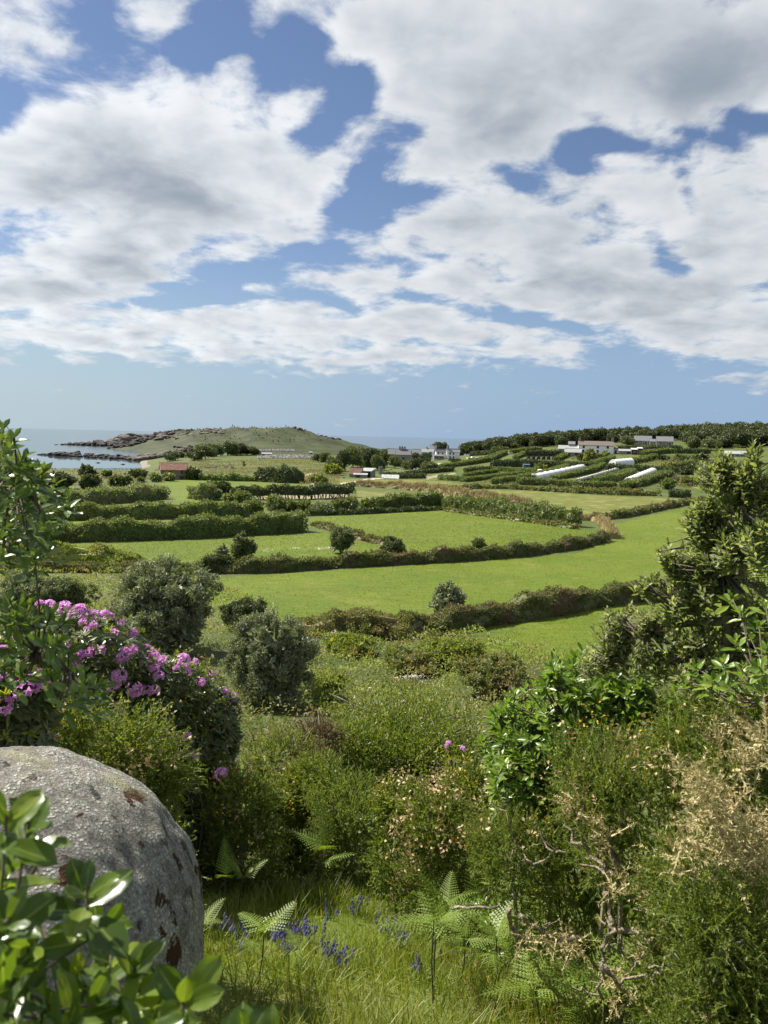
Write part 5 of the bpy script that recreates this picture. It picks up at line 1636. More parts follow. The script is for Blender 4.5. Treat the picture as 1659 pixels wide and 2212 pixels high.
def ell_pts(E, n, low=-.5, face=True, shell=(.7, 1.0), sd=3):
    """points in the outer part of an ellipsoid, with outward directions; more on the side one can see"""
    c, r = E
    d = rnd_dirs(n * 4)
    keep = d[:, 2] > low
    if face:
        vdir = norm(CAM - c)
        keep &= (d @ vdir + rng.uniform(-.2, 1.1, len(d))) > 0
    d = d[keep][:n]
    k = rng.uniform(shell[0], shell[1], len(d)) * (1 + .14 * lump(d, sd, 3.5))
    return c + d * r * k[:, None], norm(d / r)


def skeleton(root, base, tips, hubs, bark, r0=.035, r1=.004, name='branch', rt=None):
    """trunk to hubs, hubs to tips; each main limb is a part"""
    tips = np.asarray(tips); base = np.asarray(base); hubs = np.asarray(hubs)
    own = np.argmin(np.linalg.norm(tips[:, None] - hubs[None], axis=2), 1)
    for h in range(len(hubs)):
        g = Geo()
        mid = base * .45 + hubs[h] * .55 + rng.normal(0, .04, 3) + np.array([0, 0, .05])
        g.tube([base, base * .75 + mid * .25 + rng.normal(0, .02, 3), mid, hubs[h]], [r0, r0 * .85, r0 * .65, r0 * .42], 6, .06)
        for k in np.where(own == h)[0]:
            p = tips[k]; m1 = hubs[h] * .5 + p * .5 + rng.normal(0, .025, 3) + np.array([0, 0, -.03])
            g.tube([hubs[h], m1, p], [r0 * .34, r0 * .2, r1], 4)
        part(root, name, *g.out(), bark, True)


# ------------------------------------------------------------------ undergrowth of the slope
def scatter_uv(poly, n):
    pu = np.array(poly, float); U_, V_ = np.zeros(0), np.zeros(0)
    while len(U_) < n:
        u = rng.uniform(pu[:, 0].min(), pu[:, 0].max(), n); v = rng.uniform(pu[:, 1].min(), pu[:, 1].max(), n)
        k = inside(u, v, poly); U_ = np.concatenate([U_, u[k]]); V_ = np.concatenate([V_, v[k]])
    return Gv(U_[:n], V_[:n])


def skirted(ells, dens=.7):
    """the same bushes continued down to the ground"""
    out = list(ells)
    for c, r in ells:
        gz = float(H(c[0], c[1]))
        if c[2] - r[2] > gz + .08:
            z1 = c[2] - r[2] * .3
            out.append((np.array([c[0], c[1], (gz + z1) / 2 - .05]), np.array([r[0] * .98, r[1] * .98, (z1 - gz) / 2 + .15])))
    return out


def cover_uv(name, label, poly, n, px, mat, hump=.6, asp=.5, up=.5, cat='undergrowth', bl=False, tall=0.35, seed=0):
    """low plants on the ground seen through a patch of the view; clumped into humps"""
    pu = np.array(poly, float)
    P = scatter_uv(poly, n)
    dep = np.linalg.norm(P - CAM, axis=1)
    L = dep / 739.0 * px
    x, y = P[:, 0], P[:, 1]
    hu = (np.sin(x * .9 + 2 * np.sin(y * .5 + seed)) * np.sin(y * .55 + 1.3 * np.sin(x * .6)) + .6 * np.sin(x * 2.1 + y * .7) * np.sin(y * 1.6 - x * .5)) * .5 + .5
    P[:, 2] += np.clip(hu, 0, 1.3) * hump * rng.uniform(.25, 1.0, n) ** .6 + rng.uniform(0, .1, n)
    g = Geo()
    if bl:
        V, F = cards(P, norm(np.stack([rng.normal(.1, .35, n), rng.normal(0, .35, n), np.ones(n)], 1)), rnd_dirs(n), L * rng.uniform(1.0, 2.4, n), L * .28)
        g.add(V, F)
    else:
        add_cards(g, P, np.tile([0, 0, 1.0], (n, 1)), L, asp, up=up)
    return solo(name, *g.out(), M[mat], label, cat, kind='stuff')


cover_uv('bracken_cover', 'sea of young bracken covering the slope below the near hedge bank', [(640, 1420), (700, 1350), (1000, 1360), (1100, 1400), (1260, 1440), (1460, 1440), (1300, 1640), (1000, 1560), (700, 1560), (640, 1500)], 19000, 3.4, 'bracken_far', .8, .42, .25)
cover_uv('bramble_cover', 'tangle of brambles and bracken over the middle of the slope', [(380, 1420), (660, 1420), (700, 1560), (1050, 1540), (1350, 1620), (1250, 1850), (900, 1900), (430, 1880)], 15000, 4.2, 'bramble', .9, .5, .4)
cover_uv('weed_cover', 'tall rough weeds at the left end of the winding wall', [(0, 1235), (430, 1240), (600, 1330), (480, 1420), (0, 1420)], 12000, 2.8, 'bracken_far', .7, .45, .6)
TH = [(ve(700, 520), 190, 50, 'bramble mound under the green bank, left of the egg shaped bush', 'bramble'), (ve(620, 640), 130, 40, 'bracken hump beside the second silvery shrub', 'bracken_far'), (ve(960, 740), 150, 44, 'dark bramble hummock in the middle of the bracken slope', 'bramble'),
      (ve(1230, 720), 170, 62, 'rounded bramble hump below the corner of the nearest field', 'bracken_far'), (ve(1480, 900), 190, 90, 'broad bramble bank left of the bright green glossy shrub', 'bramble'), (ve(1150, 560), 60, 24, 'brown dead bramble patch below the egg shaped bush', 'wallscrub'),
      (ve(480, 900), 120, 60, 'bracken hump at the foot of the second silvery shrub', 'bracken_far')]
for (u, v), w, h, lb, mt in TH:
    bush(u, v, w, h, lb, mt, 'bramble_thicket', 'thicket', 'bramble thickets on the slope', trunk=False, lo=.09, px=3.0, lumpy=.25, cover=1.5, low=-.3, asp=.5, up=.2)


# ------------------------------------------------------------------ gorse
M['gorse'] = L_('gorse_spines', [(0.0, (0.076, 0.115, 0.018)), (0.55, (0.135, 0.182, 0.030)), (0.88, (0.215, 0.26, 0.06)), (1.0, (0.36, 0.34, 0.14))], 0.55, 0.44)
M['gorsedry'] = L_('dead_gorse_spines', [(0.0, (0.28, 0.235, 0.10)), (0.6, (0.44, 0.375, 0.18)), (1.0, (0.60, 0.53, 0.29))], 0.75, 0.15, (1.1, 1.0, 0.8))
M['gorsebrown'] = L_('browned_gorse_spines', [(0.0, (0.10, 0.065, 0.035)), (0.6, (0.16, 0.11, 0.06)), (1.0, (0.22, 0.16, 0.09))], 0.75, 0.15, (1.1, 1.0, 0.8))
M['pods'] = L_('spent_gorse_flowers', [(0.0, (0.30, 0.20, 0.09)), (0.6, (0.48, 0.36, 0.19)), (1.0, (0.60, 0.50, 0.30))], 0.7, 0.2, (1.1, 1.0, 0.7))
M['yellow'] = L_('gorse_flowers', [(0.0, (0.55, 0.30, 0.02)), (1.0, (0.75, 0.50, 0.04))], 0.6, 0.3, (1.1, 1.0, 0.5))
M['deadwood'] = plain('dead_gorse_wood', (0.42, 0.36, 0.255), 0.9, 20.0, 0.5, bscale=70.0, bstr=.8, c2=(0.15, 0.12, 0.085))


def spiny(P, A, l, m, sl, w, bushy=.75):
    """spiny shoots: thin triangles standing off a stem"""
    n = len(P)
    t = rng.uniform(0.05, 1, (n, m))
    rad = rng.standard_normal((n, m, 3)); rad -= (rad * A[:, None]).sum(-1, keepdims=True) * A[:, None]; rad = norm(rad)
    base = P[:, None] + A[:, None] * (t * np.asarray(l)[:, None])[..., None]
    d = norm(rad * bushy + A[:, None] * (1.15 - bushy * .6) + .25 * rng.standard_normal((n, m, 3)))
    ln = sl * (1 - .5 * t) * rng.uniform(.6, 1.25, (n, m))
    sd = norm(np.cross(d, rng.standard_normal((n, m, 3))))
    V = np.stack([base - sd * w / 2, base + sd * w / 2, base + d * ln[..., None]], 2).reshape(-1, 3)
    F = np.arange(n * m * 3).reshape(-1, 3)
    # stems
    s2 = norm(np.cross(A, rng.standard_normal((n, 3)))) * w * .8
    S = np.stack([P - s2, P + s2, P + A * np.asarray(l)[:, None]], 1).reshape(-1, 3)
    return np.concatenate([V, S]), np.concatenate([F, np.arange(n * 3).reshape(-1, 3) + len(V)])


def gorse(name, label, ells, n, base=None, shoot=.20, sl=.030, w=.006, m=28, dry=0.0, pods=0, flowers=0, skirt=True, cat='gorse bush', mat='gorse', drymat='gorsedry', limbs=4):
    main = ells; c0 = np.mean([e[0] for e in ells], 0); ells = skirted(ells) if skirt else ells
    n = int(n * (1 + .5 * (len(ells) / len(main) - 1)))
    b = np.array([c0[0], c0[1], float(H(c0[0], c0[1]))]) if base is None else np.asarray(base)
    root = thing(name, label, cat, b, 'gorse bushes on the slope')
    vol = np.array([e[1][0] * e[1][2] for e in ells]); cnt = (n * vol / vol.sum()).astype(int)
    Ps, Os = [], []
    for k, (e, q) in enumerate(zip(ells, cnt)):
        p, o = ell_pts(e, int(q), -.75, True, (.62, 1.0), 7 + k); Ps.append(p); Os.append(o)
    P = np.concatenate(Ps); O = np.concatenate(Os)
    A = norm(O * .7 + np.array([0, 0, .75]) + .45 * rng.standard_normal((len(P), 3)))
    l = shoot * rng.uniform(.6, 1.3, len(P))
    isdry = (lump(norm(P - c0), 3, 4.0) + .5 * rng.standard_normal(len(P))) > (1.6 - 3.2 * dry) if dry > 0 else np.zeros(len(P), bool)
    V, F = spiny(P[~isdry] - A[~isdry] * l[~isdry, None] * .4, A[~isdry], l[~isdry], m, sl, w)
    part(root, 'spines', V, F, M[mat], kind='stuff')
    if isdry.any():
        V, F = spiny(P[isdry] - A[isdry] * l[isdry, None] * .4, A[isdry], l[isdry], m, sl * 1.05, w)
        part(root, 'dead_spines', V, F, M[drymat], kind='stuff')
    # inner growth seen through the gaps
    qp, qo = [], []
    for k, (c, r) in enumerate(ells):
        p, o = ell_pts((c, r), int(n * .12), -.95, False, (.3, .66), 7 + k); qp.append(p); qo.append(o)
    qp = np.concatenate(qp); qo = np.concatenate(qo)
    V, F = spiny(qp, norm(qo + rnd_dirs(len(qp))), np.full(len(qp), shoot * 1.3), 20, sl * 1.5, w * 1.7)
    part(root, 'inner_growth', V, F, M[mat], kind='stuff')
    lb = Geo()
    for c, r in main:
        for k in range(limbs if skirt else 1):
            e = c + rnd_dirs(1)[0] * r * .7
            lb.tube([np.array([c[0] * .7 + b[0] * .3, c[1] * .7 + b[1] * .3 + .1, float(H(c[0] * .7 + b[0] * .3, c[1] * .7 + b[1] * .3)) - .1]), (b + e) / 2 * .4 + c * .6 + rng.normal(0, .08, 3), e], [.02, .014, .005], 5)
    part(root, 'stems', *lb.out(), M['deadwood'], kind='stuff')
    for q, mt, nm in ((pods, 'pods', 'seed_heads'), (flowers, 'yellow', 'flowers')):
        if q:
            cc = rng.choice(len(P), max(4, q // 14))
            idx = rng.choice(cc, q)
            idx = idx[P[idx][:, 2] > c0[2] - .4 * main[0][1][2]]; q = len(idx)
            Q = P[idx] + rng.normal(0, shoot * .28, (q, 3)) + O[idx] * shoot * .35
            g = Geo(); add_cards(g, Q, O[idx], sl * 1.0 if nm == 'seed_heads' else sl * .6, .75, up=.5)
            part(root, nm, *g.out(), M[mt], kind='stuff')
    return root


gorse('gorse_bush', 'gorse bush full of spent cream flower heads behind the lichened boulder', [ell(130, 1570, 4.6, 110, 75), ell(265, 1610, 5.0, 110, 80), ell(345, 1665, 5.2, 60, 70)], 900, pods=2600, flowers=130, dry=.12, m=23, sl=.034, w=.007)
gorse('gorse_bush', 'grey green gorse left of the browned gorse on the middle slope', [ell(610, 1650, 11, 95, 85), ell(640, 1720, 9.5, 80, 60)], 900, shoot=.28, sl=.05, w=.011, m=24, dry=.3, pods=200, flowers=140, drymat='gorsebrown')
gorse('gorse_bush', 'dark brown half dead gorse above the grey green one', [ell(690, 1600, 12.5, 58, 48)], 420, shoot=.26, sl=.05, w=.012, m=24, mat='gorsebrown', flowers=30)
gorse('gorse_bush', 'gorse mixed with fern fronds just right of the boulder top', [ell(520, 1740, 8.2, 100, 70), ell(460, 1700, 8.6, 60, 60)], 750, shoot=.22, sl=.042, w=.010, m=26, dry=.2, pods=250, flowers=120, drymat='gorsebrown')
gorse('gorse_bush', 'soft green gorse in the middle of the slope below the bright willowy shrub', [ell(760, 1740, 8.8, 110, 70), ell(680, 1690, 9.5, 70, 60)], 900, shoot=.24, sl=.042, w=.010, m=26, dry=.12, flowers=50)
gorse('gorse_bush', 'gorse bush covered in golden brown spent flowers', [ell(950, 1790, 6.8, 105, 95), ell(1010, 1720, 7.4, 80, 60), ell(860, 1740, 7.6, 60, 50)], 900, shoot=.2, sl=.036, w=.011, m=28, dry=.15, pods=3200, flowers=620, drymat='gorsebrown')
gorse('gorse_bush', 'rounded dark green gorse with bare twigs sticking out, left of the dead branches', [ell(1130, 1840, 4.9, 120, 95), ell(1200, 1760, 5.2, 90, 70)], 1100, shoot=.18, sl=.03, w=.006, m=24, dry=.06, pods=160, flowers=60, skirt=False)
gorse('gorse_bush', 'large green gorse with cream seed heads below the glossy shrub', [ell(1380, 1690, 4.3, 180, 105), ell(1290, 1720, 4.6, 90, 90), ell(1520, 1600, 4.0, 130, 100)], 1700, shoot=.17, sl=.03, w=.006, m=25, dry=.16, pods=420, flowers=60, skirt=False)
gorse('gorse_bush', 'tall gorse at the right edge with straw coloured dead sprays', [ell(1590, 1700, 3.5, 110, 160), ell(1640, 1560, 3.6, 80, 110)], 900, shoot=.17, sl=.03, w=.0055, m=27, dry=.42, flowers=30)
gorse('gorse_bush', 'deep green gorse filling the bottom right corner', [ell(1580, 2000, 2.9, 140, 130), ell(1640, 2150, 2.8, 120, 130), ell(1480, 1900, 3.3, 90, 90)], 1300, shoot=.15, sl=.026, w=.005, m=28, dry=.04, flowers=12)
gorse('gorse_bush', 'dense green gorse in the shade behind the dead branches', [ell(1340, 1850, 4.3, 120, 75), ell(1330, 1985, 5.1, 180, 115)], 1000, shoot=.17, sl=.03, w=.006, m=23, dry=.1, flowers=20, skirt=False)

# dead gorse: crooked bare stems and straw coloured spines
t = thing('dead_gorse', 'dead gorse with crooked bare tan branches at bottom right', 'dead shrub', G(*vi(1120, 1420)))


def limb(pts, d0, d1, r0, r1, name='branch', sides=7):
    n = len(pts)
    P = np.array([AT(*vi(x, y), d0 + (d1 - d0) * i / (n - 1) + rng.uniform(-.04, .04)) for i, (x, y) in enumerate(pts)])
    f = np.linspace(0, n - 1, (n - 1) * 3 + 1)
    Q = np.stack([np.interp(f, np.arange(n), P[:, k]) for k in range(3)], 1) + rng.normal(0, .010, (len(f), 3))
    g = Geo(); g.tube(Q, np.linspace(r0, r1, len(f)) * .75, sides, .2)
    part(t, name, *g.out(), M['deadwood'], True)
    return Q


LIMBS = [([(1230, 1480), (1160, 1300), (1130, 1130), (1090, 1080), (1000, 1040), (905, 1000), (885, 900), (865, 850)], 3.3, 3.5, .030, .016), ([(905, 1030), (850, 1105), (848, 1200), (830, 1340)], 3.4, 3.5, .016, .009),
         ([(850, 1105), (905, 1115), (940, 1060)], 3.45, 3.4, .010, .004), ([(870, 1110), (930, 1140)], 3.42, 3.4, .007, .003), ([(858, 1200), (905, 1260), (945, 1320)], 3.4, 3.5, .013, .008),
         ([(858, 1205), (930, 1270), (1000, 1248), (1120, 1255), (1290, 1272), (1340, 1310)], 3.3, 3.2, .010, .008), ([(1085, 1235), (1150, 1170), (1230, 1110)], 3.2, 3.2, .010, .007), ([(830, 1338), (770, 1330), (705, 1295)], 3.5, 3.5, .009, .004), ([(835, 1180), (800, 1180)], 3.45, 3.45, .005, .003),
         ([(950, 1270), (1010, 1220), (1040, 1150), (1130, 1090)], 3.35, 3.4, .008, .005), ([(1180, 1330), (1230, 1380), (1330, 1470)], 3.1, 3.0, .022, .026), ([(1290, 1270), (1400, 1350), (1500, 1460)], 3.0, 2.8, .020, .018),
         ([(385, 925), (395, 1000), (450, 1075), (470, 1120)], 4.4, 4.5, .022, .020), ([(440, 950), (520, 1020), (620, 1075), (740, 1060)], 4.5, 4.4, .020, .022), ([(110, 910), (230, 915), (340, 915)], 5.0, 4.8, .014, .010),
         ([(880, 770), (840, 690), (740, 600), (690, 560), (660, 480)], 4.0, 4.2, .020, .006), ([(950, 770), (900, 650), (880, 600)], 4.0, 4.1, .028, .014), ([(910, 740), (820, 720), (740, 690)], 3.9, 4.0, .016, .007), ([(745, 600), (740, 520), (700, 410)], 4.1, 4.2, .008, .005),
         ([(500, 700), (570, 680), (600, 640), (690, 650)], 4.5, 4.4, .012, .010), ([(510, 690), (430, 600), (400, 545), (385, 480), (300, 400)], 4.5, 4.7, .009, .003), ([(505, 695), (440, 670), (385, 640)], 4.5, 4.5, .007, .003), ([(600, 640), (555, 580), (525, 515)], 4.4, 4.5, .009, .005), ([(650, 660), (560, 580), (500, 605)], 4.45, 4.5, .005, .003),
         ([(815, 960), (860, 980), (900, 995)], 3.6, 3.5, .006, .008), ([(600, 990), (560, 1020), (640, 970)], 4.2, 4.2, .004, .003), ([(1010, 915), (1060, 930), (1110, 960)], 3.4, 3.4, .006, .005)]
allq = [limb(*a) for a in LIMBS]
# dead spiny sprays
SPR = [((1230, 1110), (1140, 1060)), ((860, 800), (1010, 820)), ((1010, 820), (1150, 900)), ((1150, 900), (1200, 1040)), ((1260, 1150), (1400, 1260)), ((1400, 1260), (1500, 1450)), ((1050, 1110), (1000, 1240)), ((700, 1340), (780, 1400)), ((900, 1300), (980, 1400)), ((1120, 1270), (1200, 1400)), ((620, 1100), (700, 1150)), ((700, 1060), (760, 1150)),
       ((640, 360), (760, 460)), ((760, 460), (900, 560)), ((880, 560), (860, 650)), ((1240, 220), (1450, 330)), ((1300, 300), (1480, 420)), ((1300, 480), (1480, 560)), ((1450, 560), (1659, 640)), ((1310, 590), (1480, 690)), ((1480, 690), (1659, 760)), ((1440, 800), (1659, 850)), ((1500, 250), (1600, 100)), ((1600, 100), (1659, 40)), ((1560, 480), (1659, 560)), ((1350, 350), (1400, 480)), ((1400, 430), (1600, 540)), ((1500, 600), (1659, 690)), ((1230, 600), (1280, 760)), ((1180, 720), (1100, 840)), ((420, 1060), (560, 1110)), ((560, 1110), (700, 1080))]
Pb, Ab, lb_ = [], [], []
for (x0, y0), (x1, y1) in SPR:
    right = min(x0, x1) > 1150 and y0 < 900
    d = 3.0 if right else (3.45 if y0 > 700 else 4.0)
    if x0 < 720 and y0 > 1000: d = 4.3
    for k in range(26 if right else 16):
        f = rng.uniform(0, 1)
        p = AT(*vi(x0 + (x1 - x0) * f + rng.normal(0, 26), y0 + (y1 - y0) * f + rng.normal(0, 26)), d + rng.uniform(-.15, .25))
        Pb.append(p); Ab.append(norm(np.array([rng.normal(-.3, .6), rng.normal(-.2, .6), rng.normal(.35, .5)]))); lb_.append(rng.uniform(.08, .2))
V, F = spiny(np.array(Pb), np.array(Ab), np.array(lb_), 26, .034, .0065, .8)
part(t, 'dead_spines', V, F, M['gorsedry'], kind='stuff')

# ------------------------------------------------------------------ willowy bright shrub in the middle
M['willowy'] = L_('bright_narrow_leaves', [(0.0, (0.075, 0.115, 0.016)), (0.6, (0.135, 0.180, 0.026)), (1.0, (0.23, 0.26, 0.05))], 0.42, 0.38)
E = [ell(860, 1560, 15, 165, 85), ell(770, 1640, 13, 95, 80), ell(960, 1640, 13, 110, 80), ell(870, 1600, 14, 150, 90)]
E = skirted(E)
root = thing('shrub', 'bright olive green shrub with small narrow leaves and forked branches in mid slope', 'shrub', G(860, 1720))
g = Geo(); tips = []
for k, e in enumerate(E):
    p, o = ell_pts(e, 3400, -.7, True, (.45, 1.05), 30 + k)
    n = len(p)
    V, F = cards(p, norm(np.array([0, 0, .8]) + .4 * o + .68 * rng.standard_normal((n, 3))), norm(o + .6 * rng.standard_normal((n, 3))), rng.uniform(.06, .11, n), rng.uniform(.028, .042, n))
    g.add(V, F); tips.append(p[::60])
part(root, 'foliage', *g.out(), M['willowy'], kind='stuff')
tips = np.concatenate(tips)
bb = np.array(root.location); hubs = np.array([AT(855, 1560, 14.5), AT(770, 1600, 13.5), AT(950, 1590, 13.5), AT(900, 1650, 13), AT(700, 1640, 13.5)])
skeleton(root, bb, tips, hubs, M['palebark'], .07, .008)

# ------------------------------------------------------------------ rhododendron
M['rhodo'] = L_('rhododendron_leaves', [(0.0, (0.052, 0.077, 0.028)), (0.6, (0.095, 0.130, 0.041)), (1.0, (0.172, 0.198, 0.061))], 0.38, 0.22, patch=.2, patch_scale=1.1, patch_col=(0.206, 0.164, 0.061))
M['newshoot'] = L_('young_yellow_green_leaves', [(0.0, (0.18, 0.22, 0.03)), (1.0, (0.30, 0.32, 0.06))], 0.5, 0.4)
M['petal'] = L_('magenta_petals', [(0.0, (0.62, 0.25, 0.58)), (0.6, (0.80, 0.44, 0.76)), (1.0, (0.88, 0.66, 0.86))], 0.55, 0.45, (1.1, .9, 1.1))
RH = [ell(140, 1440, 7.6, 175, 135), ell(290, 1500, 8.2, 150, 115), ell(400, 1560, 9.0, 115, 110), ell(450, 1610, 9.4, 68, 90), ell(330, 1590, 8.6, 140, 80), ell(20, 1492, 4.2, 105, 55)]


def surf(u, v, ells, k=.97):
    """nearest point where the line of sight meets one of the ellipsoids"""
    d = ray(u, v); best = None
    for c, r in ells:
        o = (CAM - c) / r; q = d / r
        a = q @ q; b = o @ q; cc = o @ o - k
        D = b * b - a * cc
        if D < 0: continue
        s = (-b - math.sqrt(D)) / a
        if s > 0 and (best is None or s < best[0]):
            p = CAM + d * s; best = (s, p, norm((p - c) / r / r))
    return best


root = thing('rhododendron', 'big rhododendron mound with magenta pink flower clusters at left', 'rhododendron', G(280, 1660))
g = Geo(); ns = Geo(); tips = []
RHS = skirted(RH)
for k, e in enumerate(RHS):
    n = 620 if k < 5 else 200 if k == 5 else 420
    p, o = ell_pts(e, n, -.7, True, (.8, 1.02), 50 + k)
    A = norm(o * .8 + np.array([0, 0, .7]) + .3 * rng.standard_normal((len(p), 3)))
    tips.append(p[::25])
    for j in range(8):
        n_ = len(p)
        rad = rng.standard_normal((n_, 3)); rad -= (rad * A).sum(1)[:, None] * A; rad = norm(rad)
        dd = norm(rad * .95 + A * rng.uniform(-.15, .55, n_)[:, None])
        V, F = cards(p - A * .02 * rng.uniform(0, 1, n_)[:, None], dd, A, rng.uniform(.07, .12, n_), rng.uniform(.024, .036, n_), .12)
        g.add(V, F)
    q = rng.choice(len(p), len(p) // 3)
    q = q[(o[q][:, 2] > .05)]
    for j in range(6):
        n_ = len(q)
        dd = norm(A[q] + .45 * rng.standard_normal((n_, 3)))
        V, F = cards(p[q] + o[q] * .03, dd, o[q], rng.uniform(.05, .09, n_), rng.uniform(.014, .022, n_), .12)
        ns.add(V, F)
for k, e in enumerate(RHS):
    p, o = ell_pts(e, 420, -.95, False, (.45, .78), 50 + k)
    add_cards(g, p, o, .16, .45, up=.2)
part(root, 'foliage', *g.out(), M['rhodo'], kind='stuff')
part(root, 'young_shoots', *ns.out(), M['newshoot'], kind='stuff')
tips = np.concatenate(tips)
skeleton(root, np.array(root.location), tips, np.array([e[0] for e in RH]), M['bark'], .05, .006)


def truss_mesh(seed):
    r = np.random.default_rng(seed)
    Vs, Fs, n = [], [], 0
    for k in range(13):
        d = norm(r.standard_normal(3) + np.array([0, 0, .8]))
        c = d * .62
        a = norm(np.cross(d, r.standard_normal(3))); b = np.cross(d, a)
        for j in range(5):
            an = j * 1.2566 + r.uniform(-.1, .1)
            e = a * math.cos(an) + b * math.sin(an); s = np.cross(d, e)
            Vs += [c, c + e * .22 + s * .14 + d * .22, c + e * .46 + d * .20, c + e * .22 - s * .14 + d * .22]
            Fs.append((n, n + 1, n + 2, n + 3)); n += 4
    return mesh('flower_cluster', np.array(Vs), np.array(Fs), M['petal'])


TRUSS = [truss_mesh(k) for k in range(4)]
TR = [(245, 330, 45), (300, 335, 55), (390, 345, 60), (480, 370, 70), (440, 385, 50), (560, 385, 45), (620, 392, 50), (655, 397, 35), (720, 430, 35), (495, 432, 38), (555, 452, 40), (517, 470, 30), (670, 502, 55), (783, 496, 45), (780, 587, 52), (860, 580, 36), (740, 605, 50), (560, 592, 55), (603, 588, 38), (520, 612, 45), (720, 636, 60),
      (900, 605, 40), (915, 632, 52), (965, 660, 52), (922, 706, 45), (948, 747, 48), (1090, 657, 60), (1160, 662, 30), (705, 735, 65), (680, 775, 55), (655, 795, 45), (790, 812, 70), (878, 830, 48), (922, 828, 50), (700, 915, 50), (735, 978, 50), (1265, 742, 35), (1385, 872, 45), (1190, 780, 40), (440, 622, 80), (470, 645, 70),
      (390, 577, 55), (265, 572, 60), (120, 512, 50), (20, 602, 70), (52, 632, 60), (440, 702, 40), (100, 716, 45), (205, 785, 100), (140, 830, 95), (250, 795, 70), (8, 770, 60), (25, 905, 90), (345, 805, 40), (1050, 700, 30), (1120, 720, 34), (1340, 845, 30)]
for x, y, s in TR:
    u, v = vd(x, y)
    hit = surf(u, v, RH) or surf(u, v + 12, RH) or surf(u - 8, v + 26, RH) or surf(u - 20, v + 45, RH)
    if hit is None:
        p, nn = AT(u, v, 8.5), np.array([0, 0, 1.0])
    else:
        p, nn = AT(u, v, (CAM + ray(u, v) * hit[0])[1]), hit[2]
    o = link(bpy.data.objects.new('flower_cluster', TRUSS[int(rng.integers(4))])); o.parent = root
    sz = s * .36 * mpu(p) * .82
    o.location = Vector(p + nn * .03 - np.array(root.location)); o.scale = (sz, sz, sz)
    o.rotation_euler = Vector(norm(nn + np.array([0, 0, .6]))).to_track_quat('Z', 'Y').to_euler()
# a lone rhododendron shoot with three flowers above the boulder's right shoulder, one more further right
for pts, base, lb, d in [([vd(1045, 1127), vd(1125, 1113), vd(1155, 1226)], (420, 1760), 'thin young rhododendron stems with three pink flowers right of the boulder', 8.0), ([(874 + 96, 1606), (966, 1612), (1000, 1618)], (985, 1680), 'small rhododendron with pink and yellow flowers half hidden at the bright shrub', 9.5), ([(478, 1672)], (480, 1720), 'single pink rhododendron flower above ferns', 8.0)]:
    b0 = AT(*base, d)
    root2 = thing('rhododendron', lb, 'rhododendron', (b0[0], b0[1], H(b0[0], b0[1])))
    st = Geo(); lf = Geo()
    for u, v in pts:
        p = AT(u, v, d)
        st.tube([np.array(root2.location), b0 + rng.normal(0, .05, 3), p], [.014, .01, .006], 5)
        o = link(bpy.data.objects.new('flower_cluster', TRUSS[int(rng.integers(4))])); o.parent = root2
        o.location = Vector(p - np.array(root2.location)); sz = .085 if d < 9 else .045; o.scale = (sz,) * 3
        n_ = 26
        V, F = cards(np.tile(p - np.array([0, 0, .04]), (n_, 1)) - np.stack([rng.normal(0, .05, n_), rng.normal(0, .05, n_), rng.uniform(0, .35, n_)], 1), norm(rnd_dirs(n_) + np.array([0, 0, .5])), rnd_dirs(n_), rng.uniform(.07, .11, n_), rng.uniform(.022, .03, n_))
        lf.add(V, F)
    part(root2, 'stem', *st.out(), M['bark']); part(root2, 'foliage', *lf.out(), M['newshoot'], kind='stuff')

# ------------------------------------------------------------------ glossy evergreen shrub at right (broad bright leaves)
M['gris'] = L_('glossy_bright_leaves', [(0.0, (0.073, 0.140, 0.016)), (0.6, (0.134, 0.224, 0.022)), (1.0, (0.224, 0.302, 0.045))], 0.36, 0.38, vein=(0.246, 0.291, 0.090))
M['pitto'] = L_('felted_grey_green_leaves', [(0.0, (0.121, 0.154, 0.061)), (0.6, (0.209, 0.248, 0.105)), (1.0, (0.374, 0.407, 0.231))], 0.45, 0.5, (1.4, 1.4, .6), vein=(0.374, 0.407, 0.231))
M['leftshrub'] = L_('dark_glossy_leaves', [(0.0, (0.060, 0.105, 0.024)), (0.6, (0.105, 0.164, 0.036)), (1.0, (0.179, 0.239, 0.060))], 0.3, 0.28, vein=(0.239, 0.299, 0.105))
M['sprig'] = L_('bright_thick_leaves', [(0.0, (0.040, 0.075, 0.014)), (0.5, (0.085, 0.140, 0.022)), (1.0, (0.19, 0.25, 0.035))], 0.27, 0.42, vein=(0.22, 0.28, 0.07))
LG = [leaf_mesh('leaf', obov(.36, .58), M['gris'], .10 + .05 * k, .15, seed=k) for k in range(4)]
LP = [leaf_mesh('leaf', obov(.34, .64), M['pitto'], .06 + .05 * k, .20, seed=10 + k) for k in range(4)]
LS = [leaf_mesh('leaf', obov(.40, .62), M['leftshrub'], .08 + .06 * k, .18, seed=20 + k) for k in range(4)]
LF = [leaf_mesh('leaf', obov(.50, .60), M['sprig'], .06 + .07 * k, .16, rows=7, seed=30 + k) for k in range(4)]

for mt_, w_, pk_ in (('gris', .36, .58), ('pitto', .34, .64), ('leftshrub', .40, .62), ('sprig', .50, .60)):
    LOWLEAF[M[mt_].name] = [leaf_mesh('leaf', obov(w_, pk_), M[mt_], .08 + .05 * k, .18, rows=3, seed=60 + k) for k in range(4)]

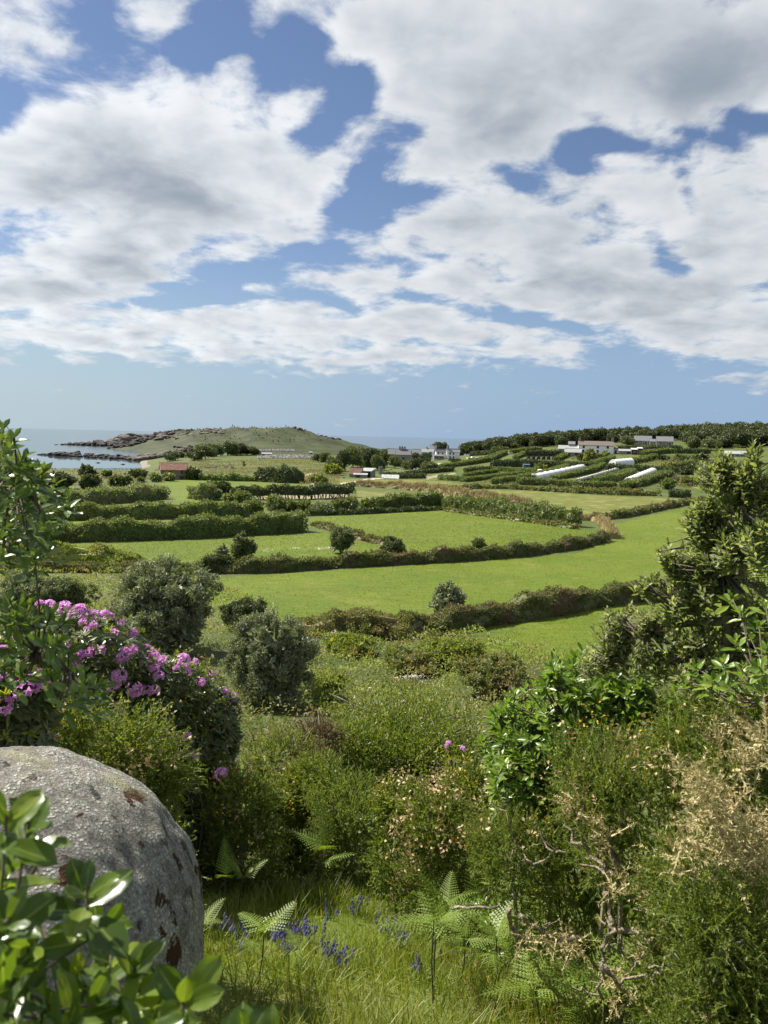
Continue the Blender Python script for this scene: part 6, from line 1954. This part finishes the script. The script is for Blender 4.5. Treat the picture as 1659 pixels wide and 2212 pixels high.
root = thing('evergreen_shrub', 'glossy bright green evergreen shrub with broad leaves right of centre', 'shrub', G(1260, 1790))
EG = [ell(1230, 1560, 5.4, 140, 110), ell(1130, 1600, 5.7, 90, 90), ell(1350, 1520, 5.1, 100, 70), ell(1180, 1660, 5.3, 120, 55), ell(1290, 1460, 5.3, 120, 45), ell(1150, 1690, 5.2, 90, 30)]
EG = skirted(EG[:4]) + EG[4:]
mats, tips = [], []
for k, e in enumerate(EG):
    p, o = ell_pts(e, (120, 85, 85, 75, 40, 40, 40, 40, 75, 40)[k], -.75, True, (.6, 1.08), 70 + k)
    tips.append(p)
    for q, w in zip(p, o):
        mats += rosette(q, w * .5 + np.array([0, 0, .9]) + rng.normal(0, .25, 3), int(rng.integers(7, 11)), .108, 18, 80)
place_leaves(root, LG, mats)
skeleton(root, np.array(root.location), np.concatenate(tips), np.array([e[0] for e in EG[:4]]), M['palebark'], .035, .004)

root = thing('evergreen_shrub', 'bright glossy leaf sprays at the right edge in front of the grey green tree', 'shrub', np.array([2.6, 3.6, float(H(2.6, 3.6))]))
mats, tips = [], []
for u, v, d in [(1560, 1430, 3.3), (1600, 1445, 3.2), (1640, 1440, 3.1), (1655, 1400, 3.2), (1575, 1480, 3.3), (1620, 1480, 3.2), (1540, 1470, 3.4), (1520, 1480, 3.5), (1500, 1440, 3.6), (1650, 1480, 3.1), (1590, 1385, 3.5), (1640, 1350, 3.5), (1655, 1310, 3.5), (1600, 1320, 3.6), (1580, 1290, 3.7), (1460, 1490, 3.8), (1480, 1470, 3.7)]:
    p = AT(u, v, d); tips.append(p)
    mats += rosette(p, np.array([-.3, -.2, .9]) + rng.normal(0, .25, 3), 9, .085, 15, 85)
place_leaves(root, LG, mats)
skeleton(root, np.array(root.location), tips, [AT(1680, 1520, 3.2)], M['bark'], .02, .004)

# ------------------------------------------------------------------ grey green tree at right
base = np.array([2.05, 4.15, 0]); base[2] = H(base[0], base[1])
root = thing('evergreen_tree', 'grey green evergreen tree with felted leaves at the right edge', 'tree', base)
EP = [ell(1625, 985, 3.7, 16, 48), ell(1560, 1040, 3.8, 60, 60), ell(1640, 1090, 3.7, 55, 80), ell(1565, 1140, 3.9, 60, 60), ell(1560, 1010, 3.8, 30, 34), ell(1535, 1215, 4.0, 52, 50), ell(1590, 1190, 3.8, 70, 50), ell(1490, 1275, 4.2, 52, 48), ell(1480, 1340, 4.2, 80, 60), ell(1415, 1345, 4.4, 52, 46), ell(1330, 1390, 4.6, 60, 45), ell(1440, 1400, 4.4, 80, 55), ell(1540, 1400, 4.1, 70, 50), ell(1620, 1400, 4.0, 60, 60), ell(1650, 1180, 3.6, 40, 70), ell(1650, 1330, 3.7, 40, 60), ell(1280, 1420, 4.8, 40, 30), ell(1640, 1260, 4.0, 30, 35), ell(1535, 1110, 3.9, 34, 55), ell(1480, 1225, 4.1, 40, 36), ell(1450, 1280, 4.3, 36, 36), ell(1350, 1360, 4.6, 36, 34), ell(1625, 1040, 3.7, 40, 50), ell(1560, 1260, 4.0, 75, 45), ell(1530, 1190, 4.0, 40, 36), ell(1500, 1270, 4.1, 60, 45), ell(1600, 1330, 4.0, 60, 50), ell(1400, 1425, 4.5, 90, 38), ell(1500, 1450, 4.2, 80, 40), ell(1330, 1420, 4.7, 60, 35), ell(1505, 1130, 3.95, 40, 48), ell(1450, 1205, 4.1, 40, 36), ell(1405, 1265, 4.3, 36, 34), ell(1335, 1340, 4.6, 40, 34)]
nt = [8, 33, 40, 43, 18, 34, 37, 30, 40, 33, 28, 38, 33, 30, 26, 24, 14, 8, 24, 21, 20, 17, 18, 31, 18, 28, 28, 44, 44, 30, 22, 20, 18, 18]
mats, tips = [], []
for k, e in enumerate(EP):
    p, o = ell_pts(e, nt[k], -.85, True, (.35, 1.1), 90 + k)
    tips.append(p)
    for q, w in zip(p, o):
        mats += rosette(q, w * .45 + np.array([-.1, 0, .95]) + rng.normal(0, .22, 3), int(rng.integers(9, 14)), .066, 10, 66, .06)
place_leaves(root, LP, mats)
hubs = np.array([AT(1600, 1060, 3.8), AT(1540, 1130, 3.95), AT(1560, 1230, 4.0), AT(1470, 1300, 4.2), AT(1400, 1370, 4.4), AT(1600, 1180, 3.9), AT(1620, 1380, 4.0), AT(1330, 1410, 4.6), AT(1500, 1400, 4.2)])
skeleton(root, AT(1572, 1340, 4.05), np.concatenate(tips), hubs, M['palebark'], .022, .003)
g = Geo(); g.tube([base - np.array([0, 0, .2]), base * .5 + AT(1572, 1340, 4.05) * .5 + np.array([.04, 0, 0]), AT(1572, 1340, 4.05), AT(1566, 1260, 4.0)], [.05, .042, .032, .022], 8, .08)
part(root, 'trunk', *g.out(), M['palebark'], True)

# ------------------------------------------------------------------ dark glossy shrub at the left edge
root = thing('evergreen_shrub', 'dark glossy leaved shrub reaching in from the left edge', 'shrub', np.array([-1.9, 2.0, float(H(-1.9, 2.0))]))
PT = [(8, 925), (30, 945), (55, 985), (20, 985), (70, 1010), (40, 1025), (10, 1040), (95, 1020), (120, 1045), (62, 1060), (30, 1070), (5, 1095), (90, 1085), (148, 1078), (60, 1105), (25, 1120), (100, 1125), (75, 1150), (40, 1155), (10, 1150), (100, 1165), (115, 1150), (60, 1190), (25, 1190), (75, 1205), (5, 1200), (45, 1000), (5, 980), (80, 1060), (45, 1130)]
PT2 = [(-60, 960), (-40, 1020), (-30, 1080), (-50, 1140), (-20, 1170), (-10, 1060), (10, 1010), (-70, 1080)]
LOW = [(20, 1295), (60, 1300), (85, 1320), (110, 1325), (140, 1345), (35, 1335), (10, 1350), (60, 1370), (95, 1385), (30, 1400), (115, 1415), (75, 1425), (140, 1440), (45, 1450), (165, 1455), (110, 1460), (190, 1470), (205, 1490), (228, 1480), (220, 1505), (175, 1495), (10, 1440), (150, 1410), (130, 1385), (70, 1345), (10, 1300)]
mats, tips = [], []
PT3 = [(u - 14 + rng.uniform(-12, 6), v + rng.uniform(-12, 22)) for u, v in PT if v < 1130]
for pts, dr in ((PT, (1.9, 2.4)), (PT3, (2.3, 2.7)), (PT2, (2.1, 2.6)), (LOW, (1.9, 2.3))):
    for u, v in pts:
        p = AT(u, v, rng.uniform(*dr)); tips.append(p)
        up = .75 if pts is not LOW else .45
        mats += rosette(p, np.array([.45, -.15, up]) + rng.normal(0, .22, 3), int(rng.integers(8, 12)), .066, 15, 88, .05)
place_leaves(root, LS, mats)
tips = np.array(tips)
skeleton(root, AT(-330, 1350, 2.4), tips, [AT(-30, 1050, 2.3), AT(20, 1150, 2.3), AT(30, 1010, 2.2), AT(-20, 1390, 2.15), AT(80, 1410, 2.1), AT(150, 1450, 2.1)], M['bark'], .016, .003)
g = Geo(); g.tube([np.array(root.location) - np.array([0, 0, .2]), AT(-420, 1700, 2.4), AT(-330, 1350, 2.4)], [.04, .03, .018], 7); part(root, 'trunk', *g.out(), M['bark'])

# ------------------------------------------------------------------ boulder
def boulder_mat():
    m, nt, p = new_mat('lichened_granite')
    v = objco(nt)
    n0 = noise(nt, v, 80.0, 6.0, 0.75)
    n1 = noise(nt, v, 11.0, 8.0, 0.72, .4)
    n2 = noise(nt, v, 2.6, 4.0, 0.6)
    vo = N(nt, 'ShaderNodeTexVoronoi', {'Vector': v, 'Scale': 60.0, 'Randomness': 1.0})
    c = mixc(nt, rmap(nt, n0, .38, .62), (0.34, 0.32, 0.28), (0.10, 0.092, 0.08))
    lich = rmap(nt, n1, .42, .54)
    fl = rmap(nt, vo.outputs['Distance'], .25, .55, 1.0, .25)
    lf = N(nt, 'ShaderNodeMath', {0: lich, 1: fl}, operation='MULTIPLY').outputs[0]
    c = mixc(nt, lf, c, (0.60, 0.60, 0.53))
    n4 = noise(nt, objco(nt, (1.6, 1.6, .8)), 5.0, 4.0, .6)
    c = mixc(nt, rmap(nt, n4, .60, .66, 0, .85), c, (0.045, 0.042, 0.038))
    n5 = noise(nt, v, 5.2, 5.0, .62, .3)
    c = mixc(nt, rmap(nt, n5, .605, .63), c, (0.085, 0.042, 0.024))
    n6 = noise(nt, objco(nt, (1, 1, .5)), 3.0, 4.0, .6)
    c = mixc(nt, rmap(nt, n6, .60, .72, 0, .7), c, (0.36, 0.36, 0.20))
    nt.links.new(c, p.inputs['Base Color'])
    p.inputs['Roughness'].default_value = .92
    p.inputs['Specular IOR Level'].default_value = .08
    h = N(nt, 'ShaderNodeMath', {0: n0, 1: lf}, operation='ADD').outputs[0]
    h = N(nt, 'ShaderNodeMath', {0: h, 1: n1}, operation='ADD').outputs[0]
    bump(nt, p, h, .8, .03)
    return m


M['boulder'] = boulder_mat()
gs, gF = sphere_grid(190, 120)
cb = CAM + CR @ np.array([(-15 - 829.5) * K * 3.2, -(2150 - 1106) * K * 3.2, -3.2])
sup = np.sign(gs) * np.abs(gs) ** .92
r_ = 1 + .030 * lump(gs, 4, 2.6) + .010 * lump(gs, 5, 9.0) + .006 * lump(gs, 6, 24.0, 10) + .004 * lump(gs, 8, 60.0, 12)
Vb = sup * r_[:, None] * np.array([.86, .985, .90])
Vb = Vb @ CR.T + cb
solo('boulder', Vb, gF, M['boulder'], 'large rounded grey granite boulder with lichen and brown moss patches', 'boulder', smooth=True)

# ------------------------------------------------------------------ sprig close to the camera
root = thing('evergreen_sprig', 'glossy leafy branch close to the viewer in the bottom left corner', 'branch', np.array([-.72, .42, float(H(-.72, .42))]))
SP = [(62, 1775, .66), (15, 1760, .62), (40, 1830, .72), (187, 1920, .66), (18, 1985, .60), (75, 1975, .72), (60, 2050, .66), (290, 2085, .66), (240, 2060, .72), (160, 2110, .68), (40, 2130, .6), (100, 2160, .64), (200, 2170, .62), (270, 2180, .64), (340, 2170, .68), (395, 2165, .64), (10, 2190, .56), (150, 2215, .58), (320, 2230, .6), (530, 2240, .62), (580, 2250, .62), (480, 2260, .64), (230, 2000, .78), (10, 1900, .72)]
mats, tips = [], []
for u, v, d in SP:
    p = AT(u, v, d); tips.append(p)
    mats += rosette(p, np.array([.35, -.1, .85]) + rng.normal(0, .28, 3), int(rng.integers(6, 9)), .053, 20, 82, .03)
place_leaves(root, LF, mats)
tips = np.array(tips)
skeleton(root, np.array(root.location), tips, [AT(90, 2000, .74), AT(180, 2090, .7), AT(60, 1900, .76), AT(300, 2200, .68), AT(420, 2290, .66), AT(30, 2140, .62)], M['bark'], .006, .0015)

# ------------------------------------------------------------------ grass, bluebells and bracken near the viewpoint
M['grass'] = L_('grass_blades', [(0.0, (0.100, 0.150, 0.012)), (0.6, (0.160, 0.210, 0.020)), (0.9, (0.24, 0.26, 0.045)), (1.0, (0.38, 0.34, 0.14))], 0.5, 0.42, (1.5, 1.4, .5))
M['meadowgrass'] = L_('meadow_grass_blades', [(0.0, (0.095, 0.143, 0.008)), (0.6, (0.140, 0.188, 0.011)), (1.0, (0.20, 0.25, 0.028))], 0.6, 0.4, (1.5, 1.4, .5), patch=.3, patch_scale=.10, patch_col=(0.15, 0.175, 0.025))
M['fern'] = L_('bracken_fronds', [(0.0, (0.135, 0.205, 0.022)), (0.6, (0.185, 0.265, 0.036)), (1.0, (0.25, 0.32, 0.07))], 0.5, 0.4, (1.4, 1.4, .6))
M['fernstem'] = plain('bracken_stalk', (0.055, 0.065, 0.025), .7, 8.0, .4)
M['bell'] = L_('bluebell_flowers', [(0.0, (0.13, 0.12, 0.33)), (1.0, (0.24, 0.22, 0.46))], 0.5, 0.3, (1, 1, 1.2))
M['bellstem'] = plain('bluebell_stalk', (0.10, 0.17, 0.04), .6, 8.0, .2)


def blades(P, h, w, lean=.35, droop=.25):
    n = len(P)
    a = rng.uniform(0, 6.28, n); ld = np.stack([np.cos(a), np.sin(a), np.zeros(n)], 1)
    s = np.stack([-np.sin(a + rng.normal(0, .8, n)), np.cos(a), np.zeros(n)], 1)
    h = h[:, None]; w = w[:, None]; k = (lean * rng.uniform(.2, 1.6, n))[:, None]
    m1 = P + ld * h * k * .35 + np.array([0, 0, 1]) * h * .5
    tip = P + ld * h * k * 1.1 + np.array([0, 0, 1]) * h * (1 - droop * k)
    V = np.stack([P - s * w / 2, P + s * w / 2, m1 + s * w * .42, m1 - s * w * .42, tip], 1).reshape(-1, 3)
    i = np.arange(n)[:, None] * 5
    return V, [i + np.array([[0, 1, 2, 3]]), i + np.array([[3, 2, 4]])]


def scatter_xy(x0, x1, y0, y1, n):
    x = rng.uniform(x0, x1, n); y = rng.uniform(y0, y1, n)
    return np.stack([x, y, H(x, y)], 1)


P = scatter_xy(-2.2, 2.9, 3.0, 9.6, 46000)
P = P[(np.sin(P[:, 0] * 2.1 + np.sin(P[:, 1] * 1.7)) + np.sin(P[:, 1] * 2.6 + P[:, 0]) + rng.normal(0, 1.0, len(P))) > -1.0]
hh = rng.uniform(.10, .30, len(P)) * (1 + .45 * np.sin(P[:, 0] * 3.1 + 1) * np.sin(P[:, 1] * 2.3))
V, F = blades(P - np.array([0, 0, .02]), hh, rng.uniform(.004, .009, len(P)), .5)
solo('long_grass', V, F, M['grass'], 'long sunlit grass on the slope beside the boulder', 'grass', kind='stuff')
# grass of the fields: tufts large enough to catch the light
for fld, n, hgt, mt, lb in ((0, 36000, .17, 'meadowgrass', 'short grass of the broad bright green field'), (1, 16000, .16, 'meadowgrass', 'short grass of the nearest right hand field'), (2, 12000, .2, 'meadowgrass', 'short grass of the left middle field'), (3, 16000, .22, 'meadowgrass', 'short grass of the enclosed middle field')):
    poly = FIELDS[fld][3]
    pp = np.array(poly)
    # as many tufts per picture area everywhere: thin out with distance
    k = 0; out = []
    y0, y1 = max(pp[:, 1].min(), 20), pp[:, 1].max()
    q = n * 3
    y = 1 / rng.uniform(1 / y1 ** 2, 1 / y0 ** 2, q) ** .5
    x = rng.uniform(max(pp[:, 0].min(), -.55 * y1), min(pp[:, 0].max(), .55 * y1), q)
    ok = inside(x, y, poly) & (np.abs(x / y) < .56)
    x, y = x[ok][:n], y[ok][:n]
    P = np.stack([x, y, H(x, y) - .02], 1)
    dep = np.hypot(x, y)
    V, F = blades(P, hgt * rng.uniform(.3, .9, len(P)), dep / 739 * rng.uniform(.35, .7, len(P)), .9)
    solo('field_grass', V, F, M[mt], lb, 'grass', kind='stuff')


def frond_mesh(seed):
    """a bracken blade of length 1: paired leaflets cut into small teeth, drooping to the tip"""
    r = np.random.default_rng(seed)
    Vs, Fs, n = [], [], 0

    def spine(t): return np.array([.05 * math.sin(t * 3 + seed), t, .10 * t - .30 * t * t])
    for k in range(14):
        t0, t1 = k / 14, (k + 1) / 14
        a, b = spine(t0), spine(t1); w = .012 * (1 - t0 * .7)
        Vs += [a - [w, 0, 0], a + [w, 0, 0], b + [w * .8, 0, 0], b - [w * .8, 0, 0]]; Fs.append((n, n + 1, n + 2)); Fs.append((n, n + 2, n + 3)); n += 4
    for k in range(13):
        t = .10 + .86 * k / 13
        ln = .40 * (1 - t) ** .8 * (.65 + .35 * min(1, t * 6)) + .02
        for s in (-1, 1):
            b = spine(t); d = norm(np.array([s * 1.0, .40 + .25 * t, -.12 + r.normal(0, .08)]))
            up = np.array([0, 0, 1.0]); sd = norm(np.cross(up, d))
            wd = .017
            e = b + d * ln + np.array([0, 0, -.10 * ln])
            Vs += [b - sd * wd * .7, b + sd * wd * .7, e]; Fs.append((n, n + 1, n + 2)); n += 3
            for j in range(5):
                q = (j + .5) / 5.6
                c = b + d * ln * q + np.array([0, 0, -.10 * ln * q * q])
                tl = (.022 + ln * .085) * (1 - q * .7)
                for s2 in (-1, 1):
                    dd = norm(sd * s2 + d * .45) * tl
                    wv = d * ln / 5.6 * .36
                    Vs += [c - wv, c + wv, c + dd]
                    Fs.append((n, n + 1, n + 2)); n += 3
    return mesh('frond', np.array(Vs), np.array(Fs), M['fern'])


FROND = [frond_mesh(k) for k in range(5)]


def bracken(base, top, label, group='young bracken plants', nf=3, sizeF=.75, curl=False):
    root = thing('bracken', label, 'fern', base, group)
    base = np.asarray(base); top = np.asarray(top)
    hgt = np.linalg.norm(top - base)
    g = Geo(); g.tube([base - np.array([0, 0, .05]), base * .5 + top * .5 + rng.normal(0, .015, 3), top], [.007, .006, .004], 5)
    part(root, 'stem', *g.out(), M['fernstem'])
    a0 = rng.uniform(0, 6.28)
    for k in range(nf):
        o = link(bpy.data.objects.new('frond', FROND[int(rng.integers(5))])); o.parent = root
        a = a0 + k * 6.28 / nf + rng.normal(0, .3)
        el = rng.uniform(.1, .8) if k else 1.1
        d = np.array([math.cos(a) * math.cos(el), math.sin(a) * math.cos(el), math.sin(el)])
        up = np.array([0, 0, 1.0]); nn = norm(up - d * (up @ d)); sd = np.cross(d, nn)
        l = (.38 + .75 * sizeF) * hgt * rng.uniform(.65, .95)
        Mx = np.eye(4); Mx[:3, 0] = sd * l; Mx[:3, 1] = d * l; Mx[:3, 2] = nn * l
        pos = base + (top - base) * (1 - .22 * (k % 2) * (k > 1))
        Mx[:3, 3] = pos - base
        o.matrix_basis = Matrix(Mx.tolist())
    return root


def vh(x, y): return (398.2 + .36 * x, 1559.5 + .36 * y)


FE = [(vh(272, 1240), 115, 'tall dark stemmed bracken closest to the boulder edge', 2, .55), (vh(320, 1200), 110, 'pale bracken right beside the dark stemmed one', 2, .5), (vh(435, 1570), 112, 'broad bracken fan low in front of the bluebells', 4, 1.0), (vh(835, 1110), 130, 'bracken in the middle of the grass edge', 4, .7), (vh(1240, 930), 125, 'bracken by the golden brown gorse', 4, .7), (vh(1090, 980), 90, 'drooping bracken left of the golden brown gorse', 4, 1.0),
      (vh(205, 900), 130, 'slim bracken above the grass right of the boulder', 2, .5), (vh(490, 780), 130, 'slim bracken beside the yellow flowers', 2, .5), (vh(380, 780), 90, 'bracken in the scrub edge left of centre', 4, .8), (vh(600, 860), 90, 'bracken in the scrub edge near the centre', 4, .8), (vh(950, 820), 100, 'bracken under the soft green gorse', 5, .9), (vh(870, 900), 80, 'small bracken at the foot of the scrub', 4, 1.0), (vh(760, 800), 80, 'bracken among brambles at the scrub foot', 4, 1.0),
      (vh(1495, 1700), 190, 'tallest thin stemmed bracken in the right foreground grass', 4, .5), (vh(1500, 1330), 110, 'bright bracken by the shadow under the gorse', 5, 1.0), (vi(20, 1330), 170, 'upright bracken at the edge of the dark hollow', 4, .5), (vi(290, 1390), 150, 'arching bracken with a leaning dark stem', 4, .8), (vi(500, 1260), 100, 'feathery bracken before the stout dead stems', 4, 1.0), (vi(585, 1300), 80, 'low bracken at the foot of the dead gorse', 4, 1.1), (vi(250, 1070), 90, 'bracken fan left of the cut dead stem', 4, 1.0), (vi(340, 1060), 90, 'bracken fan just by the cut dead stem', 3, 1.0),
      (vi(1080, 1560), 150, 'large pale fern at the bottom edge right of centre', 6, 1.5), (vi(930, 1560), 135, 'large pale fern at the bottom edge left of the biggest one', 5, 1.4), (vi(700, 1540), 110, 'fern at the bottom edge below the dead gorse', 5, 1.4), (vi(560, 1530), 100, 'yellow green fern at the bottom edge', 5, 1.3), (vi(1180, 1540), 110, 'fern at the bottom edge near the corner gorse', 5, 1.4), (vi(200, 1180), 100, 'spreading bracken on the bare brown ground', 5, 1.2), (vi(120, 1000), 80, 'bracken under the rounded dark gorse', 4, 1.0),
      (vi(60, 1180), 120, 'bracken with upright fronds before the dark rounded gorse', 5, .8), (vi(400, 1250), 110, 'bracken between the two stout dead stems', 5, .9), (vi(330, 1300), 110, 'bracken low in the litter left of the feathery one', 5, .9), (vi(130, 1300), 100, 'bright young bracken right of the tallest thin one', 5, .8),
      (vi(460, 1420), 100, 'bracken near the bottom edge before the feathery one', 5, .9), (vh(1150, 1000), 100, 'bracken pair under the golden brown gorse', 5, .9), (vh(700, 920), 100, 'bracken at the top of the grass clearing', 5, .8), (vh(550, 830), 110, 'pale bracken in front of the brambles left of centre', 5, .8), (vh(1000, 880), 110, 'leaning bracken at the gorse foot', 5, .9), (vh(300, 860), 110, 'bracken at the top left of the grass clearing', 4, .8), (vh(120, 860), 110, 'bracken just above the grass by the boulder', 4, .8), (vh(120, 1340), 60, 'low bracken touching the boulder', 4, 1.2), (vh(700, 1480), 50, 'low arching frond behind the bluebells', 3, 1.6), (vh(130, 760), 110, 'yellowing bracken right behind the boulder', 4, .8), (vh(300, 720), 110, 'bracken high in the scrub by the pink flower', 4, .8), (vh(200, 640), 110, 'bracken below the single pink flower', 4, .8)]
for (u, v), h, lb, nf, sz in FE:
    b = G(u, v)
    bracken(b, b + np.array([rng.normal(0, .04), rng.normal(0, .04), h * mpu(b) * 1.02]), lb, nf=nf, sizeF=sz)


def bluebell_mesh(seed):
    r = np.random.default_rng(seed)
    g = Geo(); b = Geo()
    z = np.linspace(0, 1, 6); a = r.uniform(0, 6.28)
    bend = .22 * z ** 3
    pts = np.stack([bend * math.cos(a), bend * math.sin(a), z - .06 * z ** 4], 1)
    g.tube(pts, np.linspace(.014, .006, 6), 4)
    for k in range(8):
        f = .55 + .45 * k / 8
        p = np.array([np.interp(f, z, pts[:, q]) for q in range(3)])
        an = a + r.normal(0, .9)
        o = p + np.array([math.cos(an), math.sin(an), -.2]) * .055
        b.tube([o, o + np.array([math.cos(an) * .02, math.sin(an) * .02, -.05]), o + np.array([math.cos(an) * .04, math.sin(an) * .04, -.10])], [.014, .024, .036], 5)
    return mesh('stalk', *g.out(), M['bellstem']), mesh('flowers', *b.out(), M['bell'])


BELLS = [bluebell_mesh(k) for k in range(4)]
spots = []
for cx, cy, n, sx, sy in [(570, 1310, 14, 50, 30), (690, 1270, 12, 60, 40), (890, 1440, 26, 110, 45), (130, 1230, 6, 30, 30), (240, 1270, 8, 50, 30), (350, 1310, 8, 60, 40), (1230, 1270, 14, 80, 50), (1330, 1330, 10, 60, 60), (1050, 1130, 8, 70, 40), (850, 1170, 6, 60, 50), (700, 1010, 5, 60, 40), (1390, 1510, 6, 50, 30), (600, 1400, 8, 80, 40), (790, 1310, 10, 60, 50)]:
    for k in range(int(n * .75)): spots.append(vh(cx + rng.normal(0, sx * .5), cy + rng.normal(0, sy * .5) + 45))
for u, v in spots:
    b = G(u, v)
    root = thing('bluebell', 'bluebell flowering in the long grass beside the boulder', 'flower', b, 'bluebells in the grass')
    s = rng.uniform(.17, .25)
    root.scale = (s, s, s); root.rotation_euler.z = rng.uniform(0, 6.28)
    k = int(rng.integers(4))
    for nm, me in zip(('stalk', 'flowers'), BELLS[k]):
        o = link(bpy.data.objects.new(nm, me)); o.parent = root
        if nm == 'flowers': o['kind'] = 'stuff'
# dead leaves and twigs on the shaded ground, small white umbels in the bracken
M['litter'] = L_('dead_leaf_litter', [(0.0, (0.10, 0.07, 0.045)), (1.0, (0.26, 0.19, 0.12))], .85, .1)
P = scatter_xy(.6, 3.2, 3.0, 6.2, 4200); n = len(P)
V, F = cards(P + np.array([0, 0, .02]), norm(np.stack([rng.normal(0, 1, n), rng.normal(0, 1, n), rng.normal(0, .2, n)], 1)), np.tile([0, 0, 1.0], (n, 1)) + .4 * rnd_dirs(n), rng.uniform(.02, .07, n), rng.uniform(.006, .02, n))
solo('leaf_litter', V, F, M['litter'], 'dead brown leaves and twigs on the ground under the gorse', 'leaf litter', kind='stuff')
M['umbel'] = L_('white_umbels', [(0.0, (.62, .62, .52)), (1.0, (.78, .78, .70))], .7, .3, (1, 1, 1))
pts = [AT(*ve(x, y), 30) for x, y in [(960, 748), (985, 742), (1010, 737), (1040, 740), (1065, 768), (1135, 788), (930, 752)]] + [G(*vb(x, y)) + np.array([0, 0, .9]) for x, y in [(30, 905), (120, 900), (300, 885), (440, 890), (465, 885), (500, 882), (640, 868)]]
g = Geo()
for p in pts:
    q = 26; o = rng.normal(0, 1, (q, 3)) * np.array([.14, .1, .02]) * (1 if p[1] < 40 else 2.0)
    V, F = cards(p + o, norm(rnd_dirs(q) + .2), np.tile([0, 0, 1.0], (q, 1)), .05 * (1 if p[1] < 40 else 2.4), .05 * (1 if p[1] < 40 else 2.4)); g.add(V, F)
solo('cow_parsley', *g.out(), M['umbel'], 'scattered white cow parsley heads in the bracken and on the wall', 'wild flowers', kind='stuff')
